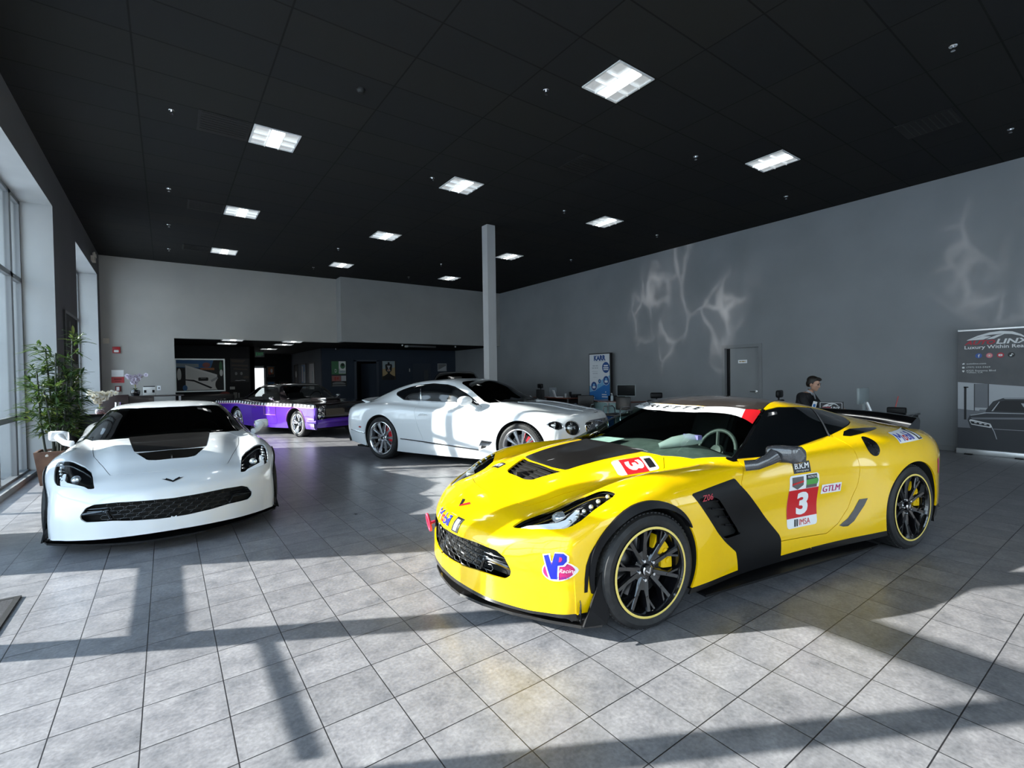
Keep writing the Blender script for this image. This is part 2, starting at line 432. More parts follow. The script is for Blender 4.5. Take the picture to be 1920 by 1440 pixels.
def glass_mat(name, tint, base=.04):
    if name in MATS: return MATS[name]
    m = bpy.data.materials.new(name); m.use_nodes = True; N, L = nt(m); N.clear()
    out = N.new('ShaderNodeOutputMaterial'); mx = N.new('ShaderNodeMixShader'); t = N.new('ShaderNodeBsdfTransparent'); g = N.new('ShaderNodeBsdfGlossy')
    lw = N.new('ShaderNodeLayerWeight'); lw.inputs['Blend'].default_value = .5; pw = N.new('ShaderNodeMath'); pw.operation = 'POWER'; pw.inputs[1].default_value = 5
    ma = N.new('ShaderNodeMath'); ma.operation = 'MULTIPLY_ADD'; ma.inputs[1].default_value = .8; ma.inputs[2].default_value = base; ma.use_clamp = True
    t.inputs['Color'].default_value = (*tint, 1); g.inputs['Roughness'].default_value = .02
    L.new(lw.outputs['Facing'], pw.inputs[0]); L.new(pw.outputs[0], ma.inputs[0]); L.new(ma.outputs[0], mx.inputs[0]); L.new(t.outputs[0], mx.inputs[1]); L.new(g.outputs[0], mx.inputs[2]); L.new(mx.outputs[0], out.inputs[0])
    MATS[name] = m; return m
WSGLASS = glass_mat('windscreen_glass', (.62, .72, .68))
def arc_strip(bm, cx, cz, r, a0, a1, body, side, w, t, out=.006, n=40, mi=0):
    """flat lip that follows a wheel arch on the skin: from radius r to r+w, standing `out` proud, turned in by t"""
    rows = []
    for i in range(n+1):
        a = a0+(a1-a0)*i/n; row = []
        wa = w*max(.12, math.sin(PI*min(1, max(0, (a-a0)/(a1-a0)))*.92+.25)**.6)
        for rr in (r-.002, r+wa):
            h = body.hit(cx+rr*math.cos(a), cz+rr*math.sin(a), 'side', side, out)
            if h is None: row = None; break
            row.append(h)
        if row is None: continue
        rows.append([row[0]-Vector((0, side*t, 0)), row[0], row[1], row[1]-Vector((0, side*(out+.01), 0))])
    V = [[bm.verts.new(p) for p in r_] for r_ in rows]
    for a, b in zip(V[:-1], V[1:]):
        for k in range(3): bm.faces.new((a[k], b[k], b[k+1], a[k+1])).material_index = mi
def wheel_well(parent, cx, cz, r, yin, yout, side, body):
    bm = BM(); n = 36; rows = []
    for i in range(n+1):
        a = -.45+(PI+.9)*i/n
        x, z = cx+r*math.cos(a), cz+r*math.sin(a)
        h = body.hit(x, z, 'side', side, 0); yo = abs(h.y) if h is not None and h.y*side > .4 else yout
        rows.append([bm.verts.new((x, side*yo, z)), bm.verts.new((x, side*yin, z))])
    for a, b in zip(rows[:-1], rows[1:]): bm.faces.new((a[0], b[0], b[1], a[1]))
    bm.faces.new([q[1] for q in rows])
    return obj('wheel_well', bm, WELL, parent, 40)
def tyre_bm(r, w, rim, seg=56, treads=72):
    bm = BM()
    prof = [(rim, -w/2+.01), (rim+.012, -w/2), (r-.035, -w/2-.006), (r-.012, -w/2+.006), (r, -w/2+.03), (r, -w/2+.06), (r-.008, -w/2+.062), (r-.008, -w/2+.07), (r, -w/2+.072), (r, -.01), (r-.008, -.008), (r-.008, .008), (r, .01),
            (r, w/2-.072), (r-.008, w/2-.07), (r-.008, w/2-.062), (r, w/2-.06), (r, w/2-.03), (r-.012, w/2-.006), (r-.035, w/2+.006), (rim+.012, w/2), (rim, w/2-.01), (rim-.006, w/2-.02)]
    lathe(bm, prof, seg, axis='Y')
    for k in range(treads):      # shoulder blocks
        a = 2*PI*k/treads
        for s in (-1, 1):
            M = Matrix.Rotation(-a, 4, 'Y')
            box(bm, r-.006, r+.0025, s*(w/2-.045)-.022, s*(w/2-.045)+.022, -.008, .008, M=M)
    return bm
def spoke(bm, a, r0, r1, w0, w1, y0, y1, th, skew=0, mi=0):
    """tapered bar from hub to rim; face plane outwards (+y)"""
    d = Vector((math.cos(a), 0, math.sin(a))); a2 = a+skew; e = Vector((math.cos(a2), 0, math.sin(a2)))
    p0 = d*r0; p1 = e*r1; t = (p1-p0).normalized(); n = Vector((-t.z, 0, t.x))
    def ring(p, w, y): return [bm.verts.new(p+n*w/2+Vector((0, y-.012, 0))), bm.verts.new(p+n*w*.28+Vector((0, y, 0))), bm.verts.new(p-n*w*.28+Vector((0, y, 0))), bm.verts.new(p-n*w/2+Vector((0, y-.012, 0))), bm.verts.new(p-n*w/2+Vector((0, y-th, 0))), bm.verts.new(p+n*w/2+Vector((0, y-th, 0)))]
    A, Mi, B = ring(p0, w0, y0), ring(p0.lerp(p1, .5), (w0+w1)/2*.9, (y0+y1)/2-.004), ring(p1, w1, y1)
    for P, Q in ((A, Mi), (Mi, B)):
        for k in range(6): bm.faces.new((P[k], P[(k+1) % 6], Q[(k+1) % 6], Q[k])).material_index = mi
    bm.faces.new(A[::-1]); bm.faces.new(B)
_wh = {}
def wheel(parent, loc, side, key, r, w, rim, spec, rot=0.0):
    """wheel = rim mesh; children tyre, brake disc, caliper, centre cap"""
    if key not in _wh:
        bm = BM(); h = w/2
        f = h-.012   # rim face plane
        lathe(bm, [(rim+.004, h-.006), (rim+.008, h+.004), (rim+.002, h+.006), (rim-.012, h-.004), (rim-.02, h-.03), (rim-.032, h-.12), (rim-.04, -h+.02), (rim, -h+.012)], 56, axis='Y', mi=0)
        spec['spokes'](bm, rim, f)
        bmesh.ops.recalc_face_normals(bm, faces=bm.faces)
        rm = obj('wheel', bm, spec['mat'], None, 35)
        ty = obj('tyre', tyre_bm(r, w, rim), spec.get('tyre', RUBBER), rm, 30)
        kids = [ty]
        if spec.get('ring'):
            bm = BM(); lathe(bm, [(rim+.0005, h+.0062), (rim+.0085, h+.0045), (rim+.0095, h+.0052), (rim+.0045, h+.0085), (rim-.004, h+.0062), (rim+.0005, h+.0058)], 64, axis='Y')
            ro = obj('rim_stripe', bm, spec['ring'], rm, 60); ro['label'] = spec.get('ringlabel', 'thin painted stripe round the rim'); kids.append(ro)
        bm = BM(); lathe(bm, [(.06, h-.11), (rim*.72, h-.11), (rim*.72, h-.135), (.06, h-.135)], 40, axis='Y'); obj('brake_disc', bm, mat('brake_steel', (.25, .25, .26), .35, metal=1), rm, 30)
        bm = BM()
        for (a0, a1, rr0, rr1, yy) in ((PI-.62-.15, PI+.62-.15, rim*.50, rim*.82, h-.055),):
            n = 10; A = []
            for i in range(n+1):
                a = a0+(a1-a0)*i/n
                A.append([bm.verts.new((rr*math.cos(a), y, rr*math.sin(a))) for rr, y in ((rr0, yy-.02), (rr0, yy), (rr0*.9+rr1*.1, yy+.008), (rr1, yy+.004), (rr1, yy-.05))])
            for P, Q in zip(A[:-1], A[1:]):
                for k in range(4): bm.faces.new((P[k], Q[k], Q[k+1], P[k+1]))
            bm.faces.new(A[0]); bm.faces.new(A[-1][::-1])
            for i in (2, 5, 8):
                a = a0+(a1-a0)*i/n; c = Vector((rr0*.45+rr1*.55)*math.cos(a) for _ in ())if 0 else Vector(((rr0*.45+rr1*.55)*math.cos(a), yy+.004, (rr0*.45+rr1*.55)*math.sin(a)))
                lathe(bm, [(0, .012), (.016, .010), (.018, 0)], 12, axis='Y', M=Matrix.Translation(c))
        co = obj('brake_caliper', bm, spec['caliper'], rm, 35); co['label'] = spec['clabel']
        bm = BM(); cy = spec.get('capy', f-.02)
        lathe(bm, [(0, cy+.012), (.028, cy+.010), (.033, cy+.002), (.034, cy-.01)], 28, axis='Y', mi=0)
        lathe(bm, [(.029, cy+.0105), (.0335, cy+.006), (.0335, cy+.002), (.029, cy+.0095)], 28, axis='Y', mi=1)
        if spec.get('bird'):
            for s in (1, -1):
                pts = [(0, -.018), (s*.006, -.012), (s*.022, .012), (s*.014, .012), (s*.004, -.004), (0, -.008)]
                prism(bm, pts, cy+.012, cy+.0135, axis='Y', mi=1)
        obj('centre_cap', bm, [spec['capmat'], CHROME], rm, 40)
        for k in range(5):
            bm = BM(); a = 2*PI*k/5+spec.get('luga', .3); R0 = .057
            lathe(bm, [(0, 0), (.008, 0), (.0095, -.004), (.0105, -.02)], 10, axis='Y', M=Matrix.Translation((R0*math.cos(a), cy+.004, R0*math.sin(a))))
            obj('lug_nut', bm, spec.get('lugmat', CHROME), rm, 40)
        _wh[key] = rm; rm['_proto'] = 1
        root = rm
        use = rm
    else:
        src = _wh[key]; use = src.copy(); COL.objects.link(use)
        for ch in list(src.children):
            c = ch.copy(); COL.objects.link(c); c.parent = use
    use.parent = parent; use.location = loc
    use.rotation_euler = (0, rot, 0) if side > 0 else (0, rot, PI)
    # (for side<0 the wheel is turned to face the other way)
    return use
def car_inner(parent, tm, name='inner_shell'):  # dark shell added behind the skin to blacken panel gaps and stop light leaks
    return tm_obj(name, tm, DARKINT, parent, 60)
def clip_arches(tm, arches, grow=0):
    for ax, az, r in arches:
        f = (r+grow)-np.hypot(tm.V[:, 0]-ax, tm.V[:, 2]-az); f = np.where(np.abs(tm.V[:, 1]) > .42, f, -1)
        tm = clip(tm, f)
    return tm
def both(tm): return tm.plus(tm.mirrored())

# ---------------------------------------------------------------- sports coupe builder
C7 = {}
WS = [(-.40, -.05), (-.405, .20), (-.435, .40), (-.47, .54), (-.60, .68), (-.86, .768), (-1.057, .712), (-1.251, .645), (-1.425, .585), (-1.28, .535), (-1.12, .32), (-1.085, .15), (-1.078, -.05)]
SIDEGL = [(-.885, .862), (-1.062, .955), (-1.262, 1.070), (-1.43, 1.150), (-1.60, 1.168), (-1.85, 1.160), (-2.05, 1.146), (-2.28, 1.112), (-2.44, 1.072), (-2.47, 1.045), (-2.42, 1.02), (-2.30, 1.005), (-2.196, .992), (-1.946, .952), (-1.639, .913), (-1.344, .88), (-1.15, .86)]
HEADL = [(.672, .558), (.60, .570), (.47, .585), (.36, .605), (.27, .652), (.218, .725), (.175, .805), (.16, .843), (.195, .856), (.273, .856), (.342, .852), (.396, .846), (.445, .833), (.489, .813), (.542, .771), (.616, .680), (.668, .585)]
VENT = [(.372, -.05), (.372, .12), (.352, .195), (.155, .30), (.178, .15), (.185, -.05)]
CARB = [(.178, -.05), (.171, .15), (.148, .30), (-.03, .325), (-.20, .345), (-.47, .37), (-.46, .2), (-.45, -.05)]
HOODP = [(.60, -.05), (.598, .10), (.575, .28), (.528, .455), (.434, .485), (.224, .555), (0, .615), (-.20, .64), (-.375, .655), (-.47, .55), (-.44, .40), (-.41, .2), (-.405, -.05)]
DOORP = [(-.79, .735), (-.885, .848), (-.888, .862), (-1.15, .862), (-1.344, .882), (-1.639, .915), (-1.935, .952), (-2.02, .86), (-2.04, .72), (-2.02, .58), (-1.93, .42), (-1.82, .32), (-1.70, .262), (-1.23, .278), (-.835, .315), (-.80, .5)]
ROOFP = [(-1.084, -.05), (-1.091, .15), (-1.126, .322), (-1.286, .54), (-1.425, .578), (-1.60, .512), (-1.78, .45), (-1.90, .36), (-1.94, .15), (-1.95, -.05)]
VENTBLK = [(-.315, .726), (-.736, .767), (-.776, .72), (-.871, .639), (-.986, .538), (-1.088, .437), (-1.177, .351), (-1.216, .309), (-1.228, .11), (-.792, .11), (-.772, .2), (-.746, .294), (-.63, .381), (-.552, .453), (-.423, .598)]
VENTHOLE = [(-.352, .700), (-.512, .682), (-.552, .665), (-.639, .571), (-.80, .40), (-.62, .402), (-.511, .525)]
GRILLE = [(-.05, .452), (.20, .458), (.40, .464), (.555, .458), (.61, .432), (.650, .368), (.646, .340), (.615, .312), (.436, .312), (.30, .297), (.10, .285), (-.05, .284)]
PILLAR = [(-.80, .765), (-.86, .745), (-1.057, .69), (-1.251, .62), (-1.43, .572), (-1.47, .60), (-1.28, .69), (-1.08, .77), (-.88, .835)]
HEADER_LOW = [(-.95, -.05), (-.955, .15), (-.99, .30), (-1.08, .46), (-1.22, .66), (-1.30, .66), (-1.46, .60), (-1.30, .53), (-1.11, .32), (-1.08, .15), (-1.07, -.05)]
ARCH7 = [(0, .327, .362), (-2.70, .337, .374)]
def c7_geometry():
    if C7: return C7
    half = c7_half(); C7['body'] = Body(half)
    b = clip_arches(half, ARCH7)
    ext = lambda tm: np.where(tm.V[:, 1] < .35, 1, -1).astype(float)
    def cut(tm, poly, proj, grow=0, extra=None):
        f = fpoly(tm, poly, proj)-grow
        if extra is not None: f = np.maximum(f, extra(tm))
        return clip(tm, -f)
    def get(tm, poly, proj, grow=0, extra=None):
        f = fpoly(tm, poly, proj)-grow
        if extra is not None: f = np.maximum(f, extra(tm))
        return clip(tm, f)
    front = lambda tm: (.25-tm.V[:, 0])
    up = lambda tm: (.55-tm.V[:, 2])
    g = .0022
    C7['ws'] = get(b, WS, 'top', -.002, up); C7['side'] = get(b, SIDEGL, 'side', -.002, ext)
    C7['lamp'] = get(b, HEADL, 'top', -.002, up)
    C7['ws_hole'] = WS
    C7['hood'] = cut(get(b, HOODP, 'top', -g, up), VENT, 'top')
    C7['vent'] = get(b, VENT, 'top', 0, up); C7['carb'] = get(b, CARB, 'top', 0, up).offset(.002)
    C7['door'] = cut(cut(get(b, DOORP, 'side', -g, ext), SIDEGL, 'side', .002, ext), VENTBLK, 'side', .0, ext)
    C7['ventblk'] = cut(get(b, VENTBLK, 'side', 0, ext), VENTHOLE, 'side', 0, ext).offset(.001)
    C7['venthole'] = get(b, VENTHOLE, 'side', .01, ext)
    C7['roof'] = cut(cut(get(b, ROOFP, 'top', -g, up), SIDEGL, 'side', .003, ext), WS, 'top', .003, up)
    C7['grille'] = get(b, GRILLE, 'front', .012, front)
    C7['header'] = get(get(b, HEADER_LOW, 'top', 0, up), WS, 'top', -.006, up).offset(.003)
    # lower black valance and skirts
    low = lambda tm: tm.V[:, 2]-np.where(tm.V[:, 0] > .3, .168+.03*np.clip(1-np.abs(tm.V[:, 1])/.9, 0, 1), np.where(tm.V[:, 0] > -2.4, .165+.022*np.clip(-tm.V[:, 0]-.8, 0, 1.5), .30))
    body = b
    for poly, proj, gr, ex in ((WS, 'top', .002, up), (SIDEGL, 'side', .002, ext), (HEADL, 'top', .002, up), (HOODP, 'top', g, up), (VENTBLK, 'side', 0, ext), (DOORP, 'side', g, ext), (ROOFP, 'top', g, up), (GRILLE, 'front', 0, front)):
        body = cut(body, poly, proj, gr, ex)
    pil = lambda tm: np.maximum(up(tm), .848-tm.V[:, 2])
    C7['pillar'] = get(body, PILLAR, 'top', 0, pil); body = cut(body, PILLAR, 'top', 0, pil)
    C7['skirt'] = clip(body, low(body)); C7['body_skin'] = clip(body, -low(body))
    low2 = lambda tm: tm.V[:, 2]-np.where(tm.V[:, 0] > .3, .150, np.where(tm.V[:, 0] > -2.4, .165+.022*np.clip(-tm.V[:, 0]-.8, 0, 1.5), .30))
    C7['skirt2'] = clip(body, low2(body)); C7['body_skin2'] = clip(body, -low2(body))
    inner = half.offset(-.03)
    inner = clip_arches(inner, ARCH7, .03)
    inner = cut(inner, WS, 'top', -.005, up); inner = cut(inner, GRILLE, 'front', .03, front); inner = cut(inner, VENTHOLE, 'side', .02, ext); inner = cut(inner, VENT, 'top', .01, up); inner = cut(inner, HEADL, 'top', .01, up)
    C7['inner'] = inner
    return C7
def c7_spokes(bm, rim, f):
    lathe(bm, [(.0, f-.035), (.05, f-.03), (.078, f-.04), (.085, f-.07), (.05, f-.09)], 30, axis='Y')
    for k in range(5):
        a = 2*PI*k/5+PI/2
        for s in (-1, 1):
            spoke(bm, a+s*.20, .05, rim-.010, .046, .034, f-.026, f-.004, .05, skew=s*.07)
            spoke(bm, a+s*.24, .15, rim-.010, .022, .020, f-.016, f-.008, .04, skew=s*.23)
        prism(bm, [(.115*math.cos(a-.13), .115*math.sin(a-.13)), (.05*math.cos(a-.3), .05*math.sin(a-.3)), (.05*math.cos(a+.3), .05*math.sin(a+.3)), (.115*math.cos(a+.13), .115*math.sin(a+.13))], f-.065, f-.027, axis='Y')
def build_c7(name, label, loc, rz, paint, race):
    G = c7_geometry(); B = G['body']
    root = thing(name, label, 'car', loc, rz)
    tm_obj('body_shell', both(G['body_skin' if race else 'body_skin2']), paint, root, 45, thick=.012)
    tm_obj('bonnet', both(G['hood']), paint, root, 45, thick=.012)
    for s in (1, -1):
        t = (lambda q: q if s > 0 else q.mirrored())
        d = tm_obj('door', t(G['door']), paint, root, 45, thick=.012)
        sg = tm_obj('side_window', t(G['side']), TINT, root, 45)
        bm = BM(); B_ = [(-2.035, 1.142), (-2.055, 1.142), (-1.985, 1.044), (-1.925, .94), (-1.905, .938), (-1.965, 1.044)]
        B.poly(bm, B_, (0, 0, 1, 0, 0, 1), 'side', s, .0035, n=4); obj('window_divider', bm, mat('divider_grey', (.09, .09, .095), .4), sg)
        bm = BM()   # lower half-inch rubber strip under the glass
        tm_obj('fender_vent_panel', t(G['ventblk']), BLACK, root, 45)
        vh = t(G['venthole']); vh = TM(vh.V-np.array([0, s*.045, 0]), vh.N, vh.T); vp = tm_obj('fender_vent', vh, WELL, root, 45)
        bm = BM()
        for q in range(4):
            x0, z0 = -.46-.075*q, .655-.065*q
            for dx0 in (0,):
                h0 = B.hit(x0+.03, z0+.02, 'side', s, -.02); h1 = B.hit(x0-.10, z0-.0, 'side', s, -.012)
                if h0 is not None and h1 is not None: tube(bm, [h0, h1], .006, 6)
        obj('vent_fins', bm, GLOSSBLK, vp, 40)
        if not race or True:
            bm = BM()
            B.text(bm, 'Z06', .10, .034, (-.445, .69, -1, .02, 0, 1) if s > 0 else (-.445, .69, 1, -.02, 0, 1), 'side', s, .004, shear=.25, bold=.01)
            decal_obj('model_badge', bm, mat('badge_red', (.45, .01, .03), .3), root)
        # headlamp: dark bowl, light guide, beads, lens
        L = t(G['lamp']); bowl = TM(L.V+np.array([-.0, 0, -.035]), L.N, L.T)
        hl = tm_obj('headlamp', bowl, GLOSSBLK, root, 45)
        bm = BM()
        lo = [(.655, .600), (.62, .628), (.50, .755), (.457, .775), (.385, .772), (.374, .790), (.405, .806), (.465, .806), (.50, .798), (.645, .625)]
        V = [Vector(B.hit(a, s*b, 'top', 1, -.012)) for a, b in lo]
        f = bm.faces.new([bm.verts.new(v) for v in V]); r = bmesh.ops.extrude_face_region(bm, geom=[f])
        for v in [x for x in r['geom'] if isinstance(x, bmesh.types.BMVert)]: v.co.z -= .018
        bmesh.ops.triangulate(bm, faces=bm.faces); obj('light_guide', bm, LAMPWHITE, hl)
        for a, b, q in ((.202, .832, .013), (.262, .826, .014), (.312, .826, .014), (.355, .818, .013), (.398, .812, .012), (.438, .806, .011)):
            h = Vector(B.hit(a+.004, s*(b-.006), 'top', 1, -.016))
            bm = BM(); bmesh.ops.create_icosphere(bm, subdivisions=2, radius=q, matrix=Matrix.Translation(h))
            obj('lamp_bead', bm, LAMP, hl, 60)
        h = Vector(B.hit(.47, s*.70, 'top', 1, -.032)); bm = BM()
        lathe(bm, [(.0, .03), (.022, .025), (.03, .012), (.034, 0), (.036, -.03)], 24, axis='X', M=Matrix.Translation(h)); obj('projector_lens', bm, LAMP, hl, 40)
        tm_obj('lamp_cover', L, glass_mat('lamp_glass', (.9, .92, .93)), hl, 45)
        # mirror
        bm = BM()
        cen = [(-.855, .875, .832), (-.90, .93, .845), (-.955, .965, .875), (-1.0, .985, .905)]
        tube(bm, [Vector((x, s*y, z)) for x, y, z in cen], [.036, .034, .038, .048], 12)
        prof = []
        for i in range(9):
            u = i/8; y = .92+.165*u
            rz_ = (.032+.028*math.sin(PI*min(1, u*1.25+.25)*.62))*(1 if u < .9 else .75); rx = .075*(1 if 0 < i < 8 else .7)
            zc = .905+.004*u
            prof.append((y, zc, rx, rz_, -1.045-.06*u))
        rings = []
        for y, zc, rx, rz_, xc in prof:
            rings.append([bm.verts.new((xc+rx*(math.copysign(abs(math.cos(q))**.6, math.cos(q))), s*y, zc+rz_*math.copysign(abs(math.sin(q))**.55, math.sin(q))+.012*math.cos(q))) for q in [2*PI*k/16 for k in range(16)]])
        for P, Q in zip(rings[:-1], rings[1:]):
            for k in range(16): bm.faces.new((P[k], P[(k+1) % 16], Q[(k+1) % 16], Q[k]))
        bm.faces.new(rings[0]); bm.faces.new(rings[-1][::-1])
        bmesh.ops.recalc_face_normals(bm, faces=bm.faces)
        obj('wing_mirror', bm, CARBON_GREY if race else paint, root, 50)
        # rear haunch intake, filler cap, low intake
        bm = BM(); B.poly(bm, [(-2.055, .938), (-2.12, .965), (-2.22, .978), (-2.40, .975), (-2.575, .968), (-2.56, .962), (-2.42, .952), (-2.273, .943), (-2.12, .932)], (0, 0, 1, 0, 0, 1), 'side', s, .002, n=5)
        decal_obj('haunch_intake', bm, GLOSSBLK, root)
        if s > 0:
            bm = BM(); B.poly(bm, ell(0, 0, .070, .070, 32), (-2.235, .855, 1, 0, 0, 1), 'side', s, .002, n=4); decal_obj('fuel_filler_cap', bm, GLOSSBLK, root)
        bm = BM(); B.poly(bm, [(-1.83, .303), (-1.865, .320), (-1.92, .345), (-1.985, .40), (-2.045, .474), (-2.13, .476), (-2.095, .425), (-1.985, .318), (-1.92, .287), (-1.87, .29)], (0, 0, 1, 0, 0, 1), 'side', s, .002, n=5); decal_obj('side_intake', bm, GLOSSBLK, root)
        # arches and wells
        bm = BM(); arc_strip(bm, 0, .327, .362, -.15, PI*.80 if race else PI, B, s, .040 if race else .03, .05, .012); obj('arch_lip', bm, BLACK, root, 40)
        wheel_well(root, 0, .327, .366, .55, .93, s, B); wheel_well(root, -2.70, .337, .378, .55, .95, s, B)
        # front corner winglet
        bm = BM()
        pl = [(.318, .385), (.335, .365), (.36, .29), (.40, .20), (.45, .118), (.30, .100), (.285, .15), (.30, .30)]
        A = [bm.verts.new((x, s*(.925+.012*(z < .2)), z)) for x, z in pl]; Bv = [bm.verts.new((x, s*(.913+.012*(z < .2)), z)) for x, z in pl]
        n = len(pl)
        for i in range(n): bm.faces.new((A[i], A[(i+1) % n], Bv[(i+1) % n], Bv[i]))
        bm.faces.new(A); bm.faces.new(Bv[::-1]); bmesh.ops.recalc_face_normals(bm, faces=bm.faces)
        obj('splitter_winglet', bm, BLACK, root)
        if race:
            bm = BM(); B.poly(bm, [(.352, .522), (.330, .528), (.352, .48), (.380, .43), (.392, .36), (.398, .279), (.417, .278), (.414, .35), (.403, .42), (.378, .48)], (0, 0, 1, 0, 0, 1), 'side', s, .003, n=4); decal_obj('corner_marker', bm, BLACK, root)
    # lower trims
    sk = G['skirt' if race else 'skirt2']; SKM = CARBON if race else BLACK
    tm_obj('front_valance', both(clip(sk, .2-sk.V[:, 0])), SKM, root, 45, thick=.01); tm_obj('rear_valance', both(clip(sk, sk.V[:, 0]+2.9)), SKM, root, 45, thick=.01)
    ms = clip(clip(sk, sk.V[:, 0]+.30), -2.36-sk.V[:, 0])
    for s in (1, -1): tm_obj('side_skirt', ms if s > 0 else ms.mirrored(), SKM, root, 45, thick=.01)
    bm = BM(); pl = [(.905, 0), (.902, .12), (.885, .24), (.81, .42), (.70, .60), (.57, .76), (.44, .90), (.33, .935), (.30, .90), (.30, 0)]
    full = pl + [(x, -y) for x, y in pl[-2:0:-1]]
    prism(bm, full, .092, .108); obj('front_splitter', bm, CARBON if race else BLACK, root)
    for s in (1, -1):
        bm = BM(); box(bm, -2.25, -.42, s*.80, s*.945, .095, .108) if s > 0 else box(bm, -2.25, -.42, -.945, -.80, .095, .108); obj('sill_blade', bm, BLACK, root)
    bm = BM(); prism(bm, [(.40, -.8), (.40, .8), (-3.35, .72), (-3.35, -.72)], .105, .135); obj('underbody', bm, WELL, root)
    # grille
    gt = both(G['grille']); back = TM(gt.V-np.array([.10, 0, 0]), gt.N, gt.T); gr = tm_obj('front_grille', back, WELL, root, 60)
    bm = BM()
    rows, colw = 5, .088
    for i in range(rows):
        z = .305+.034*i
        for j in range(-6, 7):
            y = (j+(.5 if i % 2 else 0))*colw
            if abs(y) > .50: continue
            pts = [(y-.040, z), (y-.028, z+.017), (y+.028, z+.017), (y+.040, z), (y+.028, z-.017), (y-.028, z-.017)]
            P = [B.hit(a, b, 'front', 1, -.03) for a, b in pts]
            if any(q is None for q in P): continue
            tube(bm, P+[P[0]], .0035, 5, caps=False)
    obj('grille_mesh', bm, mat('grille_black_plastic', (.02, .02, .02), .25), gr, 60)
    for s in (1, -1):
        bm = BM()
        for k in range(3):
            P = [B.hit(s*y, .42-.022*k-.03*(y-.5), 'front', 1, -.02) for y in (.46, .53, .60, .63)]
            if all(q is not None for q in P): tube(bm, P, .005, 6)
        P = [B.hit(s*y, z, 'front', 1, -.012) for y, z in ((.44, .325), (.47, .385), (.50, .395), (.64, .375))]
        if all(q is not None for q in P): tube(bm, P, .011, 6)
        obj('corner_duct', bm, GLOSSBLK, gr, 50)
    # bonnet vent and carbon panel
    vt = both(G['vent']); vf = TM(vt.V-np.array([0, 0, .035]), vt.N, vt.T); vo = tm_obj('bonnet_vent', vf, WELL, root, 60)
    bm = BM()
    for k in range(5):
        x = .335-.036*k; w = .17+.024*k
        P = []
        for y in np.linspace(-w, w, 9): P.append(B.hit(x, float(y), 'top', 1, 0))
        for a, b in zip(P[:-1], P[1:]):
            quadface(bm, [a+Vector((.004, 0, .004)), b+Vector((.004, 0, .004)), b+Vector((-.03, 0, -.03)), a+Vector((-.03, 0, -.03))])
    box(bm, .18, .37, -.006, .006, .71, .762)
    obj('vent_louvres', bm, mat('louvre_black', (.03, .027, .025), .3), vo, 60)
    tm_obj('bonnet_panel', both(G['carb']), CARBON, root, 45)['label'] = 'dark carbon panel down the middle of the bonnet'
    tm_obj('roof_panel', both(G['roof']), CARBON_BROWN if race else paint, root, 45, thick=.01)
    for s in (1, -1): tm_obj('windscreen_pillar', C7['pillar'] if s > 0 else C7['pillar'].mirrored(), GLOSSBLK, root, 45, thick=.01)
    ws = tm_obj('windscreen', both(G['ws']), WSGLASS if race else WSDARK, root, 45)
    tm_obj('cowl', both(clip(C7['inner'], fpoly(C7['inner'], [(-.36, -.06), (-.38, .3), (-.40, .56), (-.56, .74), (-.66, .74), (-.55, .56), (-.50, .3), (-.47, -.06)], 'top'))).offset(.024), BLACK, root, 45)
    car_inner(root, both(G['inner']))
    # cabin
    bm = BM()
    dash = [(-.45, .845), (-.58, .868), (-.75, .885), (-.92, .885), (-1.02, .86), (-1.06, .80), (-1.08, .5)]
    ys = np.linspace(-.70, .70, 15); R_ = []
    for y in ys:
        hump = .035*math.exp(-((y-.37)/.17)**2); wv = .012*math.cos(y*6)
        R_.append([bm.verts.new((x-.12*(y/.7)**2*(1 if i < 3 else .4), y, z+(hump+wv if 2 <= i <= 4 else 0)-.03*(abs(y)/.7)**3)) for i, (x, z) in enumerate(dash)])
    for P, Q in zip(R_[:-1], R_[1:]):
        for k in range(len(dash)-1): bm.faces.new((P[k], Q[k], Q[k+1], P[k+1]))
    bmesh.ops.recalc_face_normals(bm, faces=bm.faces)
    obj('dashboard', bm, DASH, root, 50)
    bm = BM(); Mw = Matrix.Translation((-1.17, .37, .83)) @ Matrix.Rotation(math.radians(68), 4, 'Y')
    ring = [Mw @ Vector((.172*math.cos(2*PI*k/32), .172*math.sin(2*PI*k/32), 0)) for k in range(33)]
    tube(bm, ring, .016, 8, caps=False)
    for a in (0.2, PI-.2, -PI/2): tube(bm, [Mw @ Vector((0, 0, -.01)), Mw @ Vector((.17*math.sin(a+PI/2), .17*math.cos(a+PI/2), 0))], .013, 6)
    lathe(bm, [(0, .02), (.05, .015), (.06, -.01)], 16, M=Mw)
    obj('steering_wheel', bm, mat('steering_leather', (.035, .042, .04), .5), root, 50)
    for y in (.37, -.37):
        bm = BM()
        prof = [(-1.35, .42), (-1.80, .40), (-1.90, .45), (-2.02, .80), (-2.06, 1.04), (-2.0, 1.07), (-1.95, 1.0), (-1.80, .62), (-1.72, .54), (-1.36, .52)]
        prism(bm, prof, y-.23, y+.23, axis='Y'); bmesh.ops.bevel(bm, geom=bm.edges[:], offset=.03, segments=2, affect='EDGES'); obj('seat', bm, mat('seat_leather', (.02, .02, .022), .55), root, 50)
    # tail: spoiler, lamps
    bm = BM()
    sec = [(-3.16, .945), (-3.22, .985), (-3.32, 1.045), (-3.36, 1.05), (-3.38, 1.02), (-3.37, .935), (-3.30, .93)]
    n = 13; R_ = []
    for i in range(n):
        y = -.76+1.52*i/(n-1); e = 1-.10*(abs(y)/.76)**4; dx = .13*(abs(y)/.76)**2.2
        R_.append([bm.verts.new((x+dx, y, .93+(z-.93)*e-.02*(abs(y)/.76)**2)) for x, z in sec])
